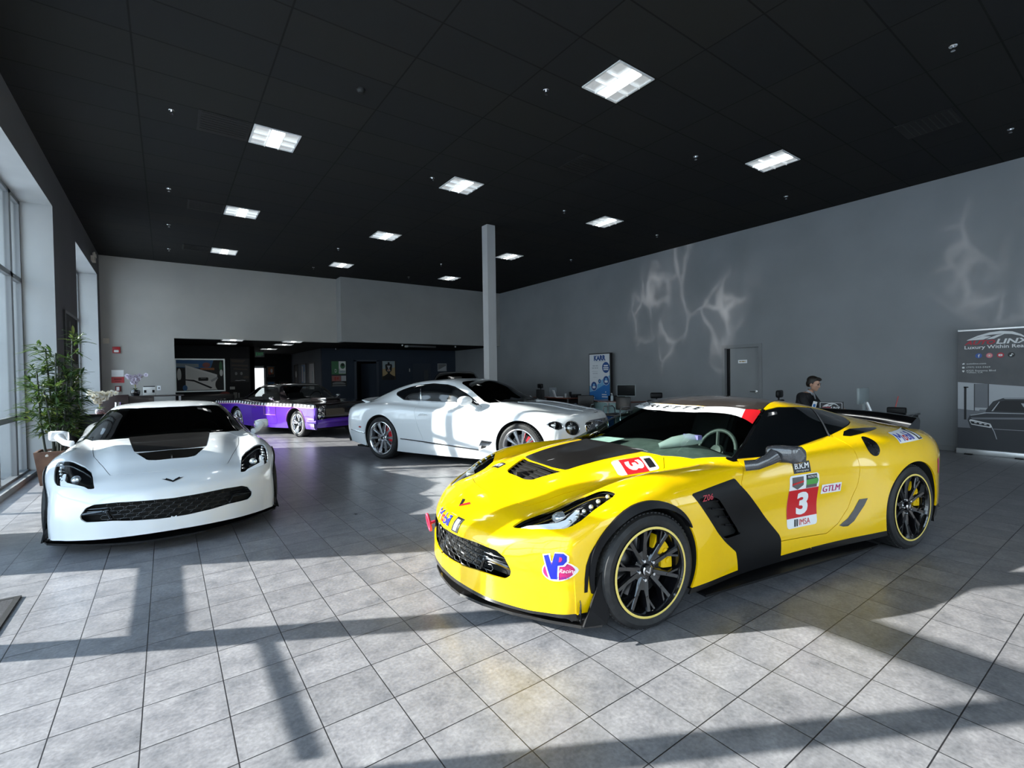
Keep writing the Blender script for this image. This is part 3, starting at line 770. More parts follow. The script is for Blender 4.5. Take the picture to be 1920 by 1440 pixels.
    for P, Q in zip(R_[:-1], R_[1:]):
        for k in range(len(sec)): bm.faces.new((P[k], P[(k+1) % len(sec)], Q[(k+1) % len(sec)], Q[k]))
    bm.faces.new(R_[0]); bm.faces.new(R_[-1][::-1]); bmesh.ops.recalc_face_normals(bm, faces=bm.faces)
    obj('rear_spoiler', bm, GLOSSBLK, root, 30)
    for s in (1, -1):
        for yy in (.42, .62):
            bm = BM(); M = Matrix.Translation((-3.51, s*yy, .74)); box(bm, -.012, .02, -.075, .075, -.05, .05, bev=.012, M=M); obj('tail_lamp', bm, mat('tail_red', (.3, .01, .01), .15), root, 40)
    bm = BM()
    for k in range(4): tube(bm, [(-3.40, -.15+.1*k, .30), (-3.55, -.15+.1*k, .30)], .045, 16)
    obj('exhaust_tips', bm, CHROME, root, 40)
    # nose emblem: two swept flags
    for s in (1, -1):
        bm = BM()
        pts = [(0, -.012), (s*.012, 0), (s*.085, .052), (s*.055, .045), (s*.05, .058), (s*.015, .03), (0, .012)]
        B.poly(bm, pts, (.775, .01, 0, 1, -1, 0) if 0 else (.79, .0, 0, 1, -1, 0), 'top', 1, .004, n=3)
        decal_obj('nose_emblem', bm, REDDEC if (s > 0 and race) else BLACKDEC, root)
    # wheels
    spec = dict(spokes=c7_spokes, mat=GLOSSBLK, caliper=mat('caliper_yellow', (.75, .48, .0), .35) , clabel='yellow brake caliper', capmat=GLOSSBLK, bird=True, ring=mat('rim_yellow', (.80, .62, .16), .4) if race else None, ringlabel='thin yellow stripe round the rim')
    for x, r, w, rim, k in ((0, .327, .285, .246, 'f'), (-2.70, .337, .335, .259, 'r')):
        for s in (1, -1):
            wheel(root, (x, s*(.945-w/2 if k == 'f' else .955-w/2), r), s, ('c7', race, k), r, w, rim, spec, rot=.35)
    return root, B
# ---------------------------------------------------------------- yellow race car with its stickers; white car
YELLOW = mat('yellow_paint', (.96, .60, .0015), .25, coat=1.0, spec=.25)
PEARL = mat('white_paint', (.78, .80, .82), .22, coat=1.0, spec=.5)
CARBON_GREY = noise_mix(mat('grey_carbon', (.07, .07, .08), .16, coat=1), (.05, .05, .055), (.085, .085, .09), 200, 2)
CARBON_BROWN = noise_mix(mat('roof_carbon', (.10, .085, .075), .3, coat=.8), (.022, .018, .016), (.055, .046, .042), 260, 2)
WSDARK = glass_mat('dark_windscreen', (.05, .055, .055))
def racing_stickers(root, B):
    side = 1
    E = (1, 0)
    # number panel on the door (shear of the real panel kept)
    def fr(cx, cz, sh=0.0, tilt=0.0): return (cx, cz, -1, tilt, sh, 1)
    c = (-1.435, .535)
    F = fr(*c, .03)
    bm = BM(); B.poly(bm, rrect(0, 0, .315, .375, .025), F, 'side', 1, .0022, mi=0)
    B.poly(bm, [(-.1575, -.118), (.1575, -.118), (.1575, .085), (-.1575, .085)], F, 'side', 1, .0032, mi=1)
    B.text(bm, '3', .125, .165, F[:0]+(c[0]-.0005, c[1]-.018, -1, 0, .03, 1), 'side', 1, .0042, bold=.045, mi=0)
    B.text(bm, 'IMSA', .115, .042, (c[0]-.03, c[1]-.153, -1, 0, .03, 1), 'side', 1, .0042, mi=1)
    for k in range(2): B.poly(bm, [(-.008, -.025), (.006, -.025), (.01, .025), (-.004, .025)], (c[0]+.05+.022*k, c[1]-.153, -1, 0, .03, 1), 'side', 1, .0042, mi=2, n=2)
    B.poly(bm, [(-.06, .04), (.06, .04), (.06, -.02), (0, -.048), (-.06, -.02)], (c[0]+.075, c[1]+.135, -1, 0, .03, 1), 'side', 1, .0035, mi=3, n=3)
    B.poly(bm, [(-.06, -.002), (.06, .012), (.06, .0), (-.06, -.014)], (c[0]+.075, c[1]+.135, -1, 0, .03, 1), 'side', 1, .0045, mi=1, n=2)
    B.poly(bm, [(-.06, .048), (.055, .048), (.055, .008), (-.06, .008)], (c[0]-.075, c[1]+.133, -1, 0, .03, 1), 'side', 1, .0035, mi=2, n=3)
    B.poly(bm, [(-.06, .014), (.062, .018), (.068, .0), (.058, -.022), (-.06, -.022)], (c[0]-.075, c[1]+.133, -1, 0, .03, 1), 'side', 1, .0042, mi=4, n=3)
    B.poly(bm, [(-.06, -.02), (.055, -.02), (.055, -.045), (-.06, -.045)], (c[0]-.075, c[1]+.133, -1, 0, .03, 1), 'side', 1, .0035, mi=3, n=3)
    B.text(bm, 'PATRON', .09, .018, (c[0]-.075, c[1]+.165, -1, 0, .03, 1), 'side', 1, .0052, mi=0)
    decal_obj('number_sticker', bm, [WHITEDEC, REDDEC, BLACKDEC, GREYDEC, GREENDEC], root, 'white and red door sticker with a number 3')
    bm = BM(); c = (-1.735, .592); B.poly(bm, rrect(0, 0, .215, .068, .004), fr(*c), 'side', 1, .0022); [B.text(bm, 'GTLM', .185, .046, fr(c[0]+q, c[1], 0), 'side', 1, .0035+q*.1, mi=1) for q in (-.0025, 0, .0025)]
    decal_obj('class_sticker', bm, [WHITEDEC, MAGDEC], root, 'white sticker with red letters GTLM')
    bm = BM(); c = (-1.415, .772); B.poly(bm, [(-.09, .038), (.09, .038), (.09, -.038), (-.09, -.038)], fr(*c), 'side', 1, .0022); [B.text(bm, 'B.R.M', .15, .036, fr(c[0]+q, c[1]+.009), 'side', 1, .0035+q*.1, mi=1, shear=.15) for q in (-.002, .002)]; B.text(bm, 'Chronographes', .13, .014, fr(c[0], c[1]-.024), 'side', 1, .0035, mi=1, shear=.2)
    decal_obj('watch_sticker', bm, [BLACKDEC, WHITEDEC], root, 'small black sticker reading B.R.M')
    def mobil(bm, F, w, h, proj, off=.0022, base=True):
        """Mobil in blue with a red o, then a white 1 in a black box; outline of white"""
        cx, cy, ax, ay, bx, by = F
        def sub(u): return (cx+u*ax, cy+u*ay, ax, ay, bx, by)
        if base: B.poly(bm, [(-w/2, h/2), (w/2, h/2), (w/2, -h/2), (-w/2, -h/2)], F, proj, 1, off, mi=0)
        x = -w*.47
        for ch, cw, m, hh, dy in (('M', .22, 1, .78, 0), ('o', .135, 2, .58, -.1), ('b', .135, 1, .78, 0), ('i', .045, 1, .78, 0), ('l', .045, 1, .78, 0)):
            u = x+cw*w/2; B.text(bm, ch, cw*w*.9, hh*h*.9, (cx+u*ax+dy*h*bx, cy+u*ay+dy*h*by, ax, ay, bx, by), proj, 1, off+.0015, mi=m, bold=0 if ch == 'M' else .02); x += cw*w+.008*w
        u0 = w*.38; bw = w*.2
        B.poly(bm, [(u0-bw/2, h*.46), (u0+bw/2, h*.46), (u0+bw/2, -h*.46), (u0-bw/2, -h*.46)], F, proj, 1, off+.0012, mi=3)
        B.text(bm, '1', bw*.45, h*.7, sub(u0), proj, 1, off+.0026, mi=0, bold=.02)
    bm = BM(); mobil(bm, (-2.75, .900, -1, .035, -.12, 1), .37, .076, 'side', .004)
    decal_obj('oil_sponsor_sticker', bm, [WHITEDEC, BLUEDEC, REDDEC, BLACKDEC], root, 'white sticker reading Mobil 1 on the rear wing')
    bm = BM(); mobil(bm, (.02, .508, 1, 0, 0, 1), .40, .085, 'front', .004, False)
    decal_obj('oil_sponsor_sticker', bm, [WHITEDEC, BLUEDEC, REDDEC, BLACKDEC], root, 'Mobil 1 lettering across the nose')
    # fuel sponsor roundel on the front corner
    bm = BM(); C = (.838, .412); F = (C[0], C[1], .80, 0, 0, 1)
    sx = .062
    B.poly(bm, ell(0, -.012, .062, .054, 36), F, 'front', 1, .0022, mi=0); B.poly(bm, ell(0, -.012, .057, .048, 36), F, 'front', 1, .003, mi=1)
    for k, (o, m) in enumerate(((.006, 0), (0, 2))):
        B.poly(bm, [(-.058-o, .066+o), (-.038+o, .072+o), (-.016, -.02), (-.014, .08+o), (.004+o, .08+o), (.004+o, -.055-o), (-.022-o, -.055-o)], F, 'front', 1, .004+.001*k, mi=m, n=3)
        B.poly(bm, [(.0, .08+o), (.018, .08+o), (.030+o, .066), (.032+o, .040), (.022+o, .020-o), (0, .016-o)], F, 'front', 1, .0042+.001*k, mi=m, n=3)
    B.poly(bm, [(.006, .062), (.014, .060), (.017, .050), (.014, .038), (.006, .036)], F, 'front', 1, .0062, mi=1, n=2)
    B.text(bm, 'Racing', .052, .026, (C[0]+.029, C[1]-.012, .8, 0, 0, 1), 'front', 1, .0085, mi=0, shear=.3)
    B.text(bm, 'FUELS', .038, .011, (C[0]+.020, C[1]-.046, .8, 0, 0, 1), 'front', 1, .0070, mi=2)
    decal_obj('fuel_sponsor_sticker', bm, [WHITEDEC, MAGDEC, BLUEDEC], root, 'red and blue oval sticker reading VP Racing Fuels')
    # bonnet number and small bonnet sticker (read from the front)
    bm = BM(); F = (-.235, .535, -.94, .22, -.33, -1)
    B.poly(bm, rrect(0, 0, .30, .165, .03), F, 'top', 1, .0022, mi=0); B.poly(bm, [(-.09, .0825), (.07, .0825), (.07, -.0825), (-.09, -.0825)], F, 'top', 1, .003, mi=1)
    B.text(bm, '3', .10, .12, (F[0], F[1], .15, .97, -1, .1), 'top', 1, .0042, mi=0, bold=.045)
    B.poly(bm, [(.085, .05), (.135, .05), (.135, -.05), (.085, -.05)], F, 'top', 1, .003, mi=2)
    decal_obj('number_sticker', bm, [WHITEDEC, REDDEC, BLACKDEC], root, 'number 3 sticker on the bonnet')
    bm = BM(); F = (.32, -.42, .1, .97, -1, .15)
    B.poly(bm, [(-.09, .035), (.09, .035), (.09, -.035), (-.09, -.035)], F, 'top', 1, .0022, mi=0); B.text(bm, 'B.R.M', .14, .04, F, 'top', 1, .0045, mi=1)
    decal_obj('watch_sticker', bm, [BLACKDEC, WHITEDEC], root)
    bm = BM(); B.poly(bm, [(-.02, .05), (.02, .06), (.025, -.06), (-.01, -.07)], (-3.09, .64, -1, 0, 0, 1), 'side', 1, .0025, mi=0, n=4); decal_obj('rear_sticker', bm, [MAGDEC], root)
    # windscreen banner
    G = c7_geometry(); hd = both(G['header'])
    gg = hd.V[:, 1]-.493*hd.V[:, 0]-1.174; red = clip(hd, -gg); wht = clip(hd, gg)
    wb = tm_obj('windscreen_banner', wht, WHITEDEC, root, 45); wb['label'] = 'white strip lettered CORVETTE across the windscreen top'
    tm_obj('banner_end', red, REDDEC, wb, 45)['label'] = 'red end of the strip'
    bm = BM(); [B.text(bm, ch, .072, .050, (float(np.interp(abs(y), [0, .15, .3, .45], [-1.010, -1.018, -1.058, -1.135])), y, .30*math.copysign(min(1, abs(y)*2), -y), 1, -1, 0), 'top', 1, .0085, shear=.25, bold=.015) for ch, y in zip('CORVETTE', np.linspace(-.36, .30, 8))]
    decal_obj('banner_lettering', bm, BLACKDEC, wb)
    # papers, hose behind glass, tow strap
    bm = BM(); quadface(bm, [(-.50, -.38, .885), (-.50, -.10, .893), (-.68, -.12, .912), (-.66, -.42, .902)]); obj('dash_paper', bm, mat('pale_paper', (.72, .86, .82), .7), root)
    bm = BM(); tube(bm, [(-.66, .30, .905), (-.74, .36, .935), (-.84, .42, .955), (-.92, .45, .95)], [.02, .04, .045, .03], 10); obj('plastic_bag', bm, mat('clear_plastic', (.55, .58, .56), .15, alpha=.6), root, 60)
    bm = BM(); box(bm, -.90, -.86, .34, .48, .955, .985, M=None); obj('purple_card', bm, mat('purple_card', (.32, .22, .62), .5), root)
    bm = BM(); c = Vector((.845, -.50, .345)); tube(bm, [c+Vector((.02+.012*math.sin(2*PI*k/20), -.0, 0))+Vector((0, .030*math.cos(2*PI*k/20), .062*math.sin(2*PI*k/20))) for k in range(21)], .010, 8, caps=False)
    tube(bm, [c+Vector((-.03, 0, 0)), c+Vector((.02, 0, -.01))], .012, 8)
    obj('tow_loop', bm, mat('red_strap', (.62, .03, .08), .5), root, 60)['label'] = 'red tow loop on the far front corner'
# ---------------------------------------------------------------- white grand tourer: skin
GT_TAB = [
 ('.5:.865 0:.90 -.6:.88 -1.5:.87 -2.3:.89 -2.85:.93 -3.4:.89 -3.8:.80', '.5:.17 -3.0:.19 -3.8:.26'),
 ('.5:.875 0:.93 -.6:.91 -1.5:.90 -2.3:.92 -2.85:.955 -3.4:.91 -3.8:.82', '.5:.31 -3.0:.31 -3.8:.38'),
 ('.5:.878 0:.955 -.6:.935 -1.5:.922 -2.2:.935 -2.85:.97 -3.4:.93 -3.8:.84', '.5:.50 -3.8:.53'),
 ('.5:.865 0:.955 -.6:.94 -1.5:.925 -2.2:.93 -2.5:.958 -2.85:.977 -3.4:.935 -3.8:.845', '.5:.68 0:.72 -3.8:.72'),
 ('.5:.80 .2:.87 0:.90 -.6:.905 -1.5:.895 -2.1:.885 -2.5:.905 -2.85:.925 -3.4:.88 -3.8:.79', '.5:.82 .2:.865 0:.88 -.6:.89 -1.5:.89 -2.1:.90 -2.5:.925 -2.85:.93 -3.4:.90 -3.8:.86'),
 ('.5:.70 .2:.78 0:.81 -.6:.815 -1.0:.81 -1.5:.79 -2.0:.77 -2.4:.775 -2.85:.80 -3.4:.75 -3.8:.68', '.5:.855 .2:.91 0:.93 -.6:.955 -1.0:.96 -1.5:.962 -2.0:.975 -2.4:.998 -2.85:.995 -3.4:.965 -3.8:.925'),
 ('.5:.57 0:.66 -.6:.73 -.9:.745 -1.3:.715 -1.7:.69 -2.1:.68 -2.5:.69 -2.85:.68 -3.2:.65 -3.4:.62 -3.8:.55', '.5:.868 0:.958 -.6:1.00 -.9:1.055 -1.3:1.18 -1.7:1.215 -2.1:1.215 -2.5:1.175 -2.85:1.11 -3.2:1.035 -3.4:1.0 -3.8:.955'),
 ('.5:.42 0:.48 -.5:.55 -.8:.61 -1.2:.595 -1.5:.58 -2.0:.57 -2.4:.56 -2.85:.53 -3.4:.47 -3.8:.40', '.5:.90 0:.98 -.5:1.025 -.8:1.10 -1.2:1.275 -1.5:1.345 -2.0:1.352 -2.25:1.337 -2.5:1.30 -2.8:1.237 -3.05:1.17 -3.4:1.062 -3.8:.985'),
 ('.5:.21 -.5:.25 -.9:.31 -2.0:.30 -3.8:.2', '.5:.918 0:.995 -.55:1.04 -.85:1.155 -1.2:1.325 -1.5:1.388 -2.0:1.386 -2.4:1.357 -2.7:1.315 -3.0:1.25 -3.3:1.16 -3.6:1.065 -3.8:1.0'),
 ('.5:0 -3.8:0', '.5:.922 0:1.0 -.58:1.045 -.9:1.18 -1.25:1.345 -1.6:1.40 -2.0:1.396 -2.4:1.367 -2.7:1.325 -3.0:1.26 -3.3:1.17 -3.6:1.072 -3.8:1.005')]
GT_XS = [-3.8, -3.5, -3.2, -2.85, -2.5, -2.2, -1.9, -1.6, -1.35, -1.1, -.9, -.72, -.56, -.35, -.1, .15, .35, .5]
_G = [
 [(.51, .865, .17), (.515, .864, .17), (.52, .862, .17), (.525, .86, .17), (.53, .858, .17), (.535, .855, .165)],
 [(.52, .872, .30), (.525, .87, .285), (.53, .867, .265), (.535, .864, .24), (.54, .861, .21), (.545, .858, .18)],
 [(.53, .87, .48), (.54, .864, .45), (.55, .858, .41), (.556, .853, .35), (.56, .85, .27), (.56, .848, .18)],
 [(.545, .845, .665), (.57, .832, .63), (.588, .826, .57), (.597, .822, .48), (.60, .82, .34), (.595, .82, .18)],
 [(.565, .77, .79), (.605, .762, .745), (.635, .757, .68), (.65, .753, .58), (.655, .752, .38), (.645, .752, .18)],
 [(.595, .68, .835), (.66, .672, .79), (.70, .668, .72), (.72, .666, .60), (.725, .666, .39), (.71, .666, .19)],
 [(.635, .55, .855), (.715, .545, .82), (.765, .54, .755), (.785, .54, .62), (.79, .54, .40), (.775, .54, .20)],
 [(.675, .395, .882), (.77, .39, .85), (.82, .387, .785), (.84, .386, .64), (.845, .386, .40), (.83, .386, .20)],
 [(.69, .20, .898), (.79, .195, .868), (.843, .193, .80), (.863, .192, .65), (.868, .192, .40), (.855, .192, .20)],
 [(.69, 0, .902), (.795, 0, .873), (.85, 0, .805), (.87, 0, .655), (.875, 0, .40), (.862, 0, .20)]]
GT_FRONT = [[_G[l][k] for l in range(10)] for k in range(6)]
_GR = [
 [(-3.80, .79, .26), (-3.80, .79, .26), (-3.80, .795, .26)], [(-3.82, .79, .33), (-3.84, .79, .36), (-3.83, .805, .375)], [(-3.84, .76, .40), (-3.885, .76, .47), (-3.87, .805, .52)],
 [(-3.85, .70, .43), (-3.92, .70, .58), (-3.90, .77, .71)], [(-3.86, .62, .45), (-3.94, .64, .66), (-3.93, .71, .83)], [(-3.86, .53, .46), (-3.955, .56, .70), (-3.95, .61, .885)],
 [(-3.86, .43, .46), (-3.965, .46, .72), (-3.965, .50, .91)], [(-3.86, .31, .46), (-3.97, .34, .73), (-3.975, .36, .93)], [(-3.86, .15, .46), (-3.975, .17, .73), (-3.985, .18, .94)], [(-3.86, 0, .46), (-3.975, 0, .73), (-3.988, 0, .943)]]
GT_REAR = [[_GR[l][k] for l in range(10)] for k in range(3)]
def gt_half():
    P = net_from(GT_TAB, GT_XS, GT_FRONT, GT_REAR)
    return grid_tm(surf_net(P, [4, 4, 4]+[12]*(len(GT_XS)-1)+[8, 8, 8, 7, 7, 7], [4, 5, 6, 6, 6, 6, 6, 7, 6]))
# ---------------------------------------------------------------- grand tourer builder (white coupe; black saloon behind it)
SILVERLT = mat('polished_alloy', (.80, .81, .83), .16, metal=1)
GTW = mat('gt_paint', (.80, .83, .85), .2, coat=1.0, spec=.5)
def holes(tm, *polys):
    for poly, proj, gr, ex in polys:
        f = fpoly(tm, poly, proj)-gr
        if ex is not None: f = np.maximum(f, ex(tm))
        tm = clip(tm, -f)
    return tm
def take(tm, poly, proj, gr=0, ex=None):
    f = fpoly(tm, poly, proj)-gr
    if ex is not None: f = np.maximum(f, ex(tm))
    return clip(tm, f)
EX = lambda tm: np.where(tm.V[:, 1] < .35, 1, -1).astype(float)
FRONTX = lambda tm: (.25-tm.V[:, 0])
UPZ = lambda tm: (.60-tm.V[:, 2])
GT_WS = [(-.42, -.05), (-.43, .25), (-.47, .45), (-.56, .63), (-.66, .715), (-.76, .715), (-.93, .665), (-1.12, .615), (-1.31, .565), (-1.36, .50), (-1.35, .3), (-1.335, .12), (-1.335, -.05)]
GT_SIDE = [(-.80, .985), (-.945, 1.07), (-1.135, 1.168), (-1.391, 1.268), (-1.56, 1.302), (-1.895, 1.322), (-2.174, 1.30), (-2.39, 1.266), (-2.593, 1.215), (-2.725, 1.168), (-2.68, 1.125), (-2.581, 1.09), (-2.46, 1.042), (-2.064, 1.022), (-1.866, 1.015), (-1.304, 1.008), (-1.007, .99)]
GT_DOOR = [(-.75, .965), (-.80, .985), (-1.304, 1.006), (-2.08, 1.022), (-2.111, 1.00), (-2.086, .909), (-2.047, .767), (-1.956, .554), (-1.89, .44), (-1.87, .345), (-.72, .30), (-.70, .6)]
GT_RW = [(-2.45, -.05), (-2.45, .40), (-2.62, .50), (-2.95, .50), (-3.27, .46), (-3.36, .30), (-3.38, -.05)]
GT_GR = [(-.05, .765), (.20, .762), (.36, .752), (.425, .735), (.44, .70), (.425, .60), (.39, .50), (.30, .475), (-.05, .47)]
ARCHG = [(0, .372, .415), (-2.851, .372, .415)]
GTG = {}
def gt_geometry():
    if GTG: return GTG
    half = gt_half(); GTG['body'] = Body(half); b = clip_arches(half, ARCHG)
    GTG['ws'] = take(b, GT_WS, 'top', -.002, UPZ); GTG['side'] = take(b, GT_SIDE, 'side', -.014, EX); GTG['rw'] = take(b, GT_RW, 'top', -.002, UPZ)
    GTG['trim'] = holes(take(b, GT_SIDE, 'side', .004, EX), (GT_SIDE, 'side', -.014, EX)).offset(.003)
    GTG['door'] = holes(take(b, GT_DOOR, 'side', -.002, EX), (GT_SIDE, 'side', .003, EX))
    GTG['big'] = take(b, ell(.645, .68, .098, .098, 32), 'front', 0, FRONTX); GTG['small'] = take(b, ell(.815, .725, .050, .056, 28), 'front', 0, FRONTX)
    GTG['grille'] = take(b, GT_GR, 'front', .02, FRONTX)
    cuts = ((GT_WS, 'top', .002, UPZ), (GT_SIDE, 'side', .003, EX), (GT_RW, 'top', .002, UPZ), (GT_DOOR, 'side', .002, EX), (GT_GR, 'front', 0, FRONTX), (ell(.645, .68, .1, .1, 32), 'front', 0, FRONTX), (ell(.815, .725, .052, .058, 28), 'front', 0, FRONTX))
    GTG['skin'] = holes(b, *cuts)
    GTG['inner'] = clip_arches(half.offset(-.035), ARCHG, .03)
    GTG['inner'] = holes(GTG['inner'], (GT_GR, 'front', .03, FRONTX), (GT_WS, 'top', -.01, UPZ))
    return GTG
def gt_spokes(bm, rim, f):
    lathe(bm, [(0, f-.03), (.06, f-.03), (.075, f-.045), (.06, f-.08)], 30, axis='Y')
    for k in range(10):
        a = 2*PI*k/10+.15
        for s in (-1, 1): spoke(bm, a+s*.060, .055, rim-.010, .022, .034, f-.035, f-.004, .045, skew=s*.004)
def build_gt(name, label, loc, rz, paint, white):
    G = gt_geometry(); B = G['body']; root = thing(name, label, 'car', loc, rz)
    tm_obj('body_shell', both(G['skin']), paint, root, 45, thick=.012)
    tm_obj('windscreen', both(G['ws']), WSDARK2, root, 45); tm_obj('rear_window', both(G['rw']), TINT, root, 45)
    car_inner(root, both(G['inner']))
    for s in (1, -1):
        t = (lambda q: q if s > 0 else q.mirrored())
        tm_obj('door', t(G['door']), paint, root, 45, thick=.01)
        sg = tm_obj('side_window', t(G['side']), TINT, root, 45); tm_obj('window_trim', t(G['trim']), CHROME, sg, 45)['label'] = 'chrome window surround'
        bm = BM(); B.poly(bm, [(-2.162, 1.285), (-2.148, 1.285), (-2.058, 1.03), (-2.072, 1.03)], (0, 0, 1, 0, 0, 1), 'side', s, .004, n=4); obj('window_divider', bm, CHROME, sg)
        if white:
            bm = BM()
            P = [B.hit(x, .392+(x+2.383)*(-.053), 'side', s, .004) for x in np.linspace(-2.37, -.74, 24)]
            tube(bm, P, .011, 6); obj('sill_strip', bm, CHROME, root, 50)['label'] = 'chrome strip along the sill'
            bm = BM(); P = [B.hit(x, .47-.028*(x+3.6)/.36, 'side', s, .004) for x in np.linspace(-3.72, -3.26, 10)]; P = [q for q in P if q is not None]; tube(bm, P, .012, 6); obj('bumper_strip', bm, CHROME, root, 50)
            bm = BM(); B.poly(bm, [(-.675, .462), (-.468, .453), (-.52, .405), (-.60, .344), (-.748, .287), (-.735, .368)], (0, 0, 1, 0, 0, 1), 'side', s, .004, n=4); o = decal_obj('wing_vent', bm, CHROME, root); o['label'] = 'chrome vent behind the front wheel'
            bm = BM(); B.poly(bm, [(-.67, .445), (-.50, .437), (-.53, .42), (-.675, .425)], (0, 0, 1, 0, 0, 1), 'side', s, .006, n=3); B.poly(bm, [(-.68, .38), (-.58, .375), (-.62, .345), (-.70, .325)], (0, 0, 1, 0, 0, 1), 'side', s, .006, n=3); decal_obj('vent_opening', bm, BLACK, o)
            bm = BM(); P = [B.hit(x, .818-.004*(i-2)**2, 'side', s, .026 if 0 < i < 4 else .004) for i, x in enumerate(np.linspace(-1.97, -1.765, 5))]; tube(bm, P, [.008, .013, .014, .013, .008], 8); obj('door_handle', bm, paint, root, 50)
            bm = BM(); B.poly(bm, ell(0, 0, .045, .015, 16), (-3.40, .545, 1, 0, 0, 1), 'side', s, .003, n=2); decal_obj('side_marker', bm, mat('tail_red', (.3, .01, .01), .15), root)
        # mirror
        bm = BM(); rings = []; mx, mz = (0, 0) if s < 0 else (-.10, -.06)
        tube(bm, [(-.86, s*.80, .955), (-.885, s*.90, 1.0), (-.90, s*.96, 1.03)], [.03, .026, .03], 10)
        for i in range(8):
            u = i/7; y = .90+.20*u; e = math.sin(PI*(.12+.80*u))**.5
            rings.append([bm.verts.new((mx-.91-.05*u+.075*e*math.copysign(abs(math.cos(q))**.75, math.cos(q)), s*y, mz+1.06+.078*e*math.copysign(abs(math.sin(q))**.85, math.sin(q)))) for q in [2*PI*k/16 for k in range(16)]])
        for P, Q in zip(rings[:-1], rings[1:]):
            for k in range(16): bm.faces.new((P[k], P[(k+1) % 16], Q[(k+1) % 16], Q[k]))
        bm.faces.new(rings[0]); bm.faces.new(rings[-1][::-1]); bmesh.ops.recalc_face_normals(bm, faces=bm.faces)
        obj('wing_mirror', bm, paint, root, 50)
        # round lamps
        for key, cy, cz, rr in (('big', .645, .68, .10), ('small', .815, .725, .054)):
            L = t(G[key]); lm = tm_obj('headlamp', TM(L.V-np.array([.05, 0, 0]), L.N, L.T), GLOSSBLK, root, 45)
            c = B.hit(s*cy, cz, 'front', 1, 0); bm = BM()
            ring = [B.hit(s*cy+rr*math.cos(q), cz+rr*math.sin(q)*(1.05 if key == 'small' else 1), 'front', 1, .002) for q in np.linspace(0, 2*PI, 33)]
            if all(q is not None for q in ring): tube(bm, ring, .005, 6, caps=False)
            obj('lamp_ring', bm, CHROME, lm, 60)
            bm = BM(); lathe(bm, [(0, .015), (rr*.30, .012), (rr*.42, -.01), (rr*.44, -.05)], 20, axis='X', M=Matrix.Translation(Vector(c)-Vector((.035, 0, 0)))); obj('lamp_core', bm, LAMP, lm, 40)
            bm = BM()
            for k in range(10):
                q = 2*PI*k/10; tube(bm, [Vector(c)+Vector((-.03, rr*.5*math.cos(q), rr*.5*math.sin(q))), Vector(c)+Vector((-.03, rr*.82*math.cos(q), rr*.82*math.sin(q)))], .004, 5)
            tube(bm, [Vector(c)+Vector((-.032, rr*.5*math.cos(q), rr*.5*math.sin(q))) for q in np.linspace(0, 2*PI, 21)], .003, 5, caps=False)
            obj('lamp_facets', bm, LAMP, lm, 60)
            tm_obj('lamp_cover', L, glass_mat('lamp_glass', (.9, .92, .93)), lm, 45)
        wheel_well(root, 0, .372, .418, .52, .93, s, B); wheel_well(root, -2.851, .372, .418, .52, .95, s, B)
    gt = both(G['grille']); gr = tm_obj('front_grille', TM(gt.V-np.array([.05, 0, 0]), gt.N, gt.T), WELL, root, 60)
    bm = BM()
    for q in range(-14, 15):
        for d in (-1, 1):
            P = []
            for z in np.linspace(.485, .755, 7):
                y = q*.06+d*(z-.62)
                if sdf_poly(np.array([[abs(y), z]]), GT_GR)[0] < -.004:
                    h = B.hit(y, z, 'front', 1, -.012)
                    if h is not None: P.append(h)
            if len(P) > 1: tube(bm, P, .0045, 4, caps=False)
    obj('grille_mesh', bm, mat('grille_silver', (.62, .63, .65), .35, metal=.6), gr, 60)
    bm = BM(); ring = [B.hit(a, b, 'front', 1, .004) for a, b in GT_GR[1:-1]]+[B.hit(-a, b, 'front', 1, .004) for a, b in GT_GR[1:-1]][::-1]
    ring = [q for q in ring if q is not None]; tube(bm, ring+[ring[0]], .010, 6, caps=False); obj('grille_surround', bm, CHROME, gr, 60)
    bm = BM(); h = B.hit(.835 if 0 else .82, 0, 'top', 1, 0); box(bm, h.x-.05, h.x+.05, -.0165, .0165, .47, h.z-.05) if 0 else None
    if white:
        box(bm, .80, .875, -.085, .085, .50, .74); obj('grille_centre_block', bm, BLACK, gr)
        bm = BM()
        for s in (1, -1): B.poly(bm, [(0, -.012), (s*.02, -.004), (s*.085, .012), (s*.06, .0), (s*.07, -.006), (s*.02, -.016)], (.80, 0, 0, 1, -1, 0), 'top', 1, .004, n=2)
        decal_obj('bonnet_emblem', bm, BLACKDEC, root)
        for s in (1, -1):
            bm = BM(); P = [B.hit(x, s*(.23+.05*(x-.7)/-1.1*1.4), 'top', 1, .0) for x in np.linspace(.70, -.40, 16)]; tube(bm, P, .006, 6); obj('bonnet_crease', bm, paint, root, 60)
    else: bm.free()
    bm = BM(); sec = [(-3.62, 1.005), (-3.75, 1.02), (-3.90, 1.045), (-3.92, 1.035), (-3.80, .99), (-3.62, .985)]; R_ = []
    for i in range(11):
        y = -.62+1.24*i/10; dx = .22*(abs(y)/.62)**2.5
        R_.append([bm.verts.new((x+dx, y, z-.025*(abs(y)/.62)**2)) for x, z in sec])
    for P, Q in zip(R_[:-1], R_[1:]):
        for k in range(6): bm.faces.new((P[k], P[(k+1) % 6], Q[(k+1) % 6], Q[k]))
    bm.faces.new(R_[0]); bm.faces.new(R_[-1][::-1]); bmesh.ops.recalc_face_normals(bm, faces=bm.faces); obj('rear_spoiler', bm, paint, root, 35)
    bm = BM(); prism(bm, [(.50, -.78), (.50, .78), (-3.75, .7), (-3.75, -.7)], .14, .17); obj('underbody', bm, WELL, root)
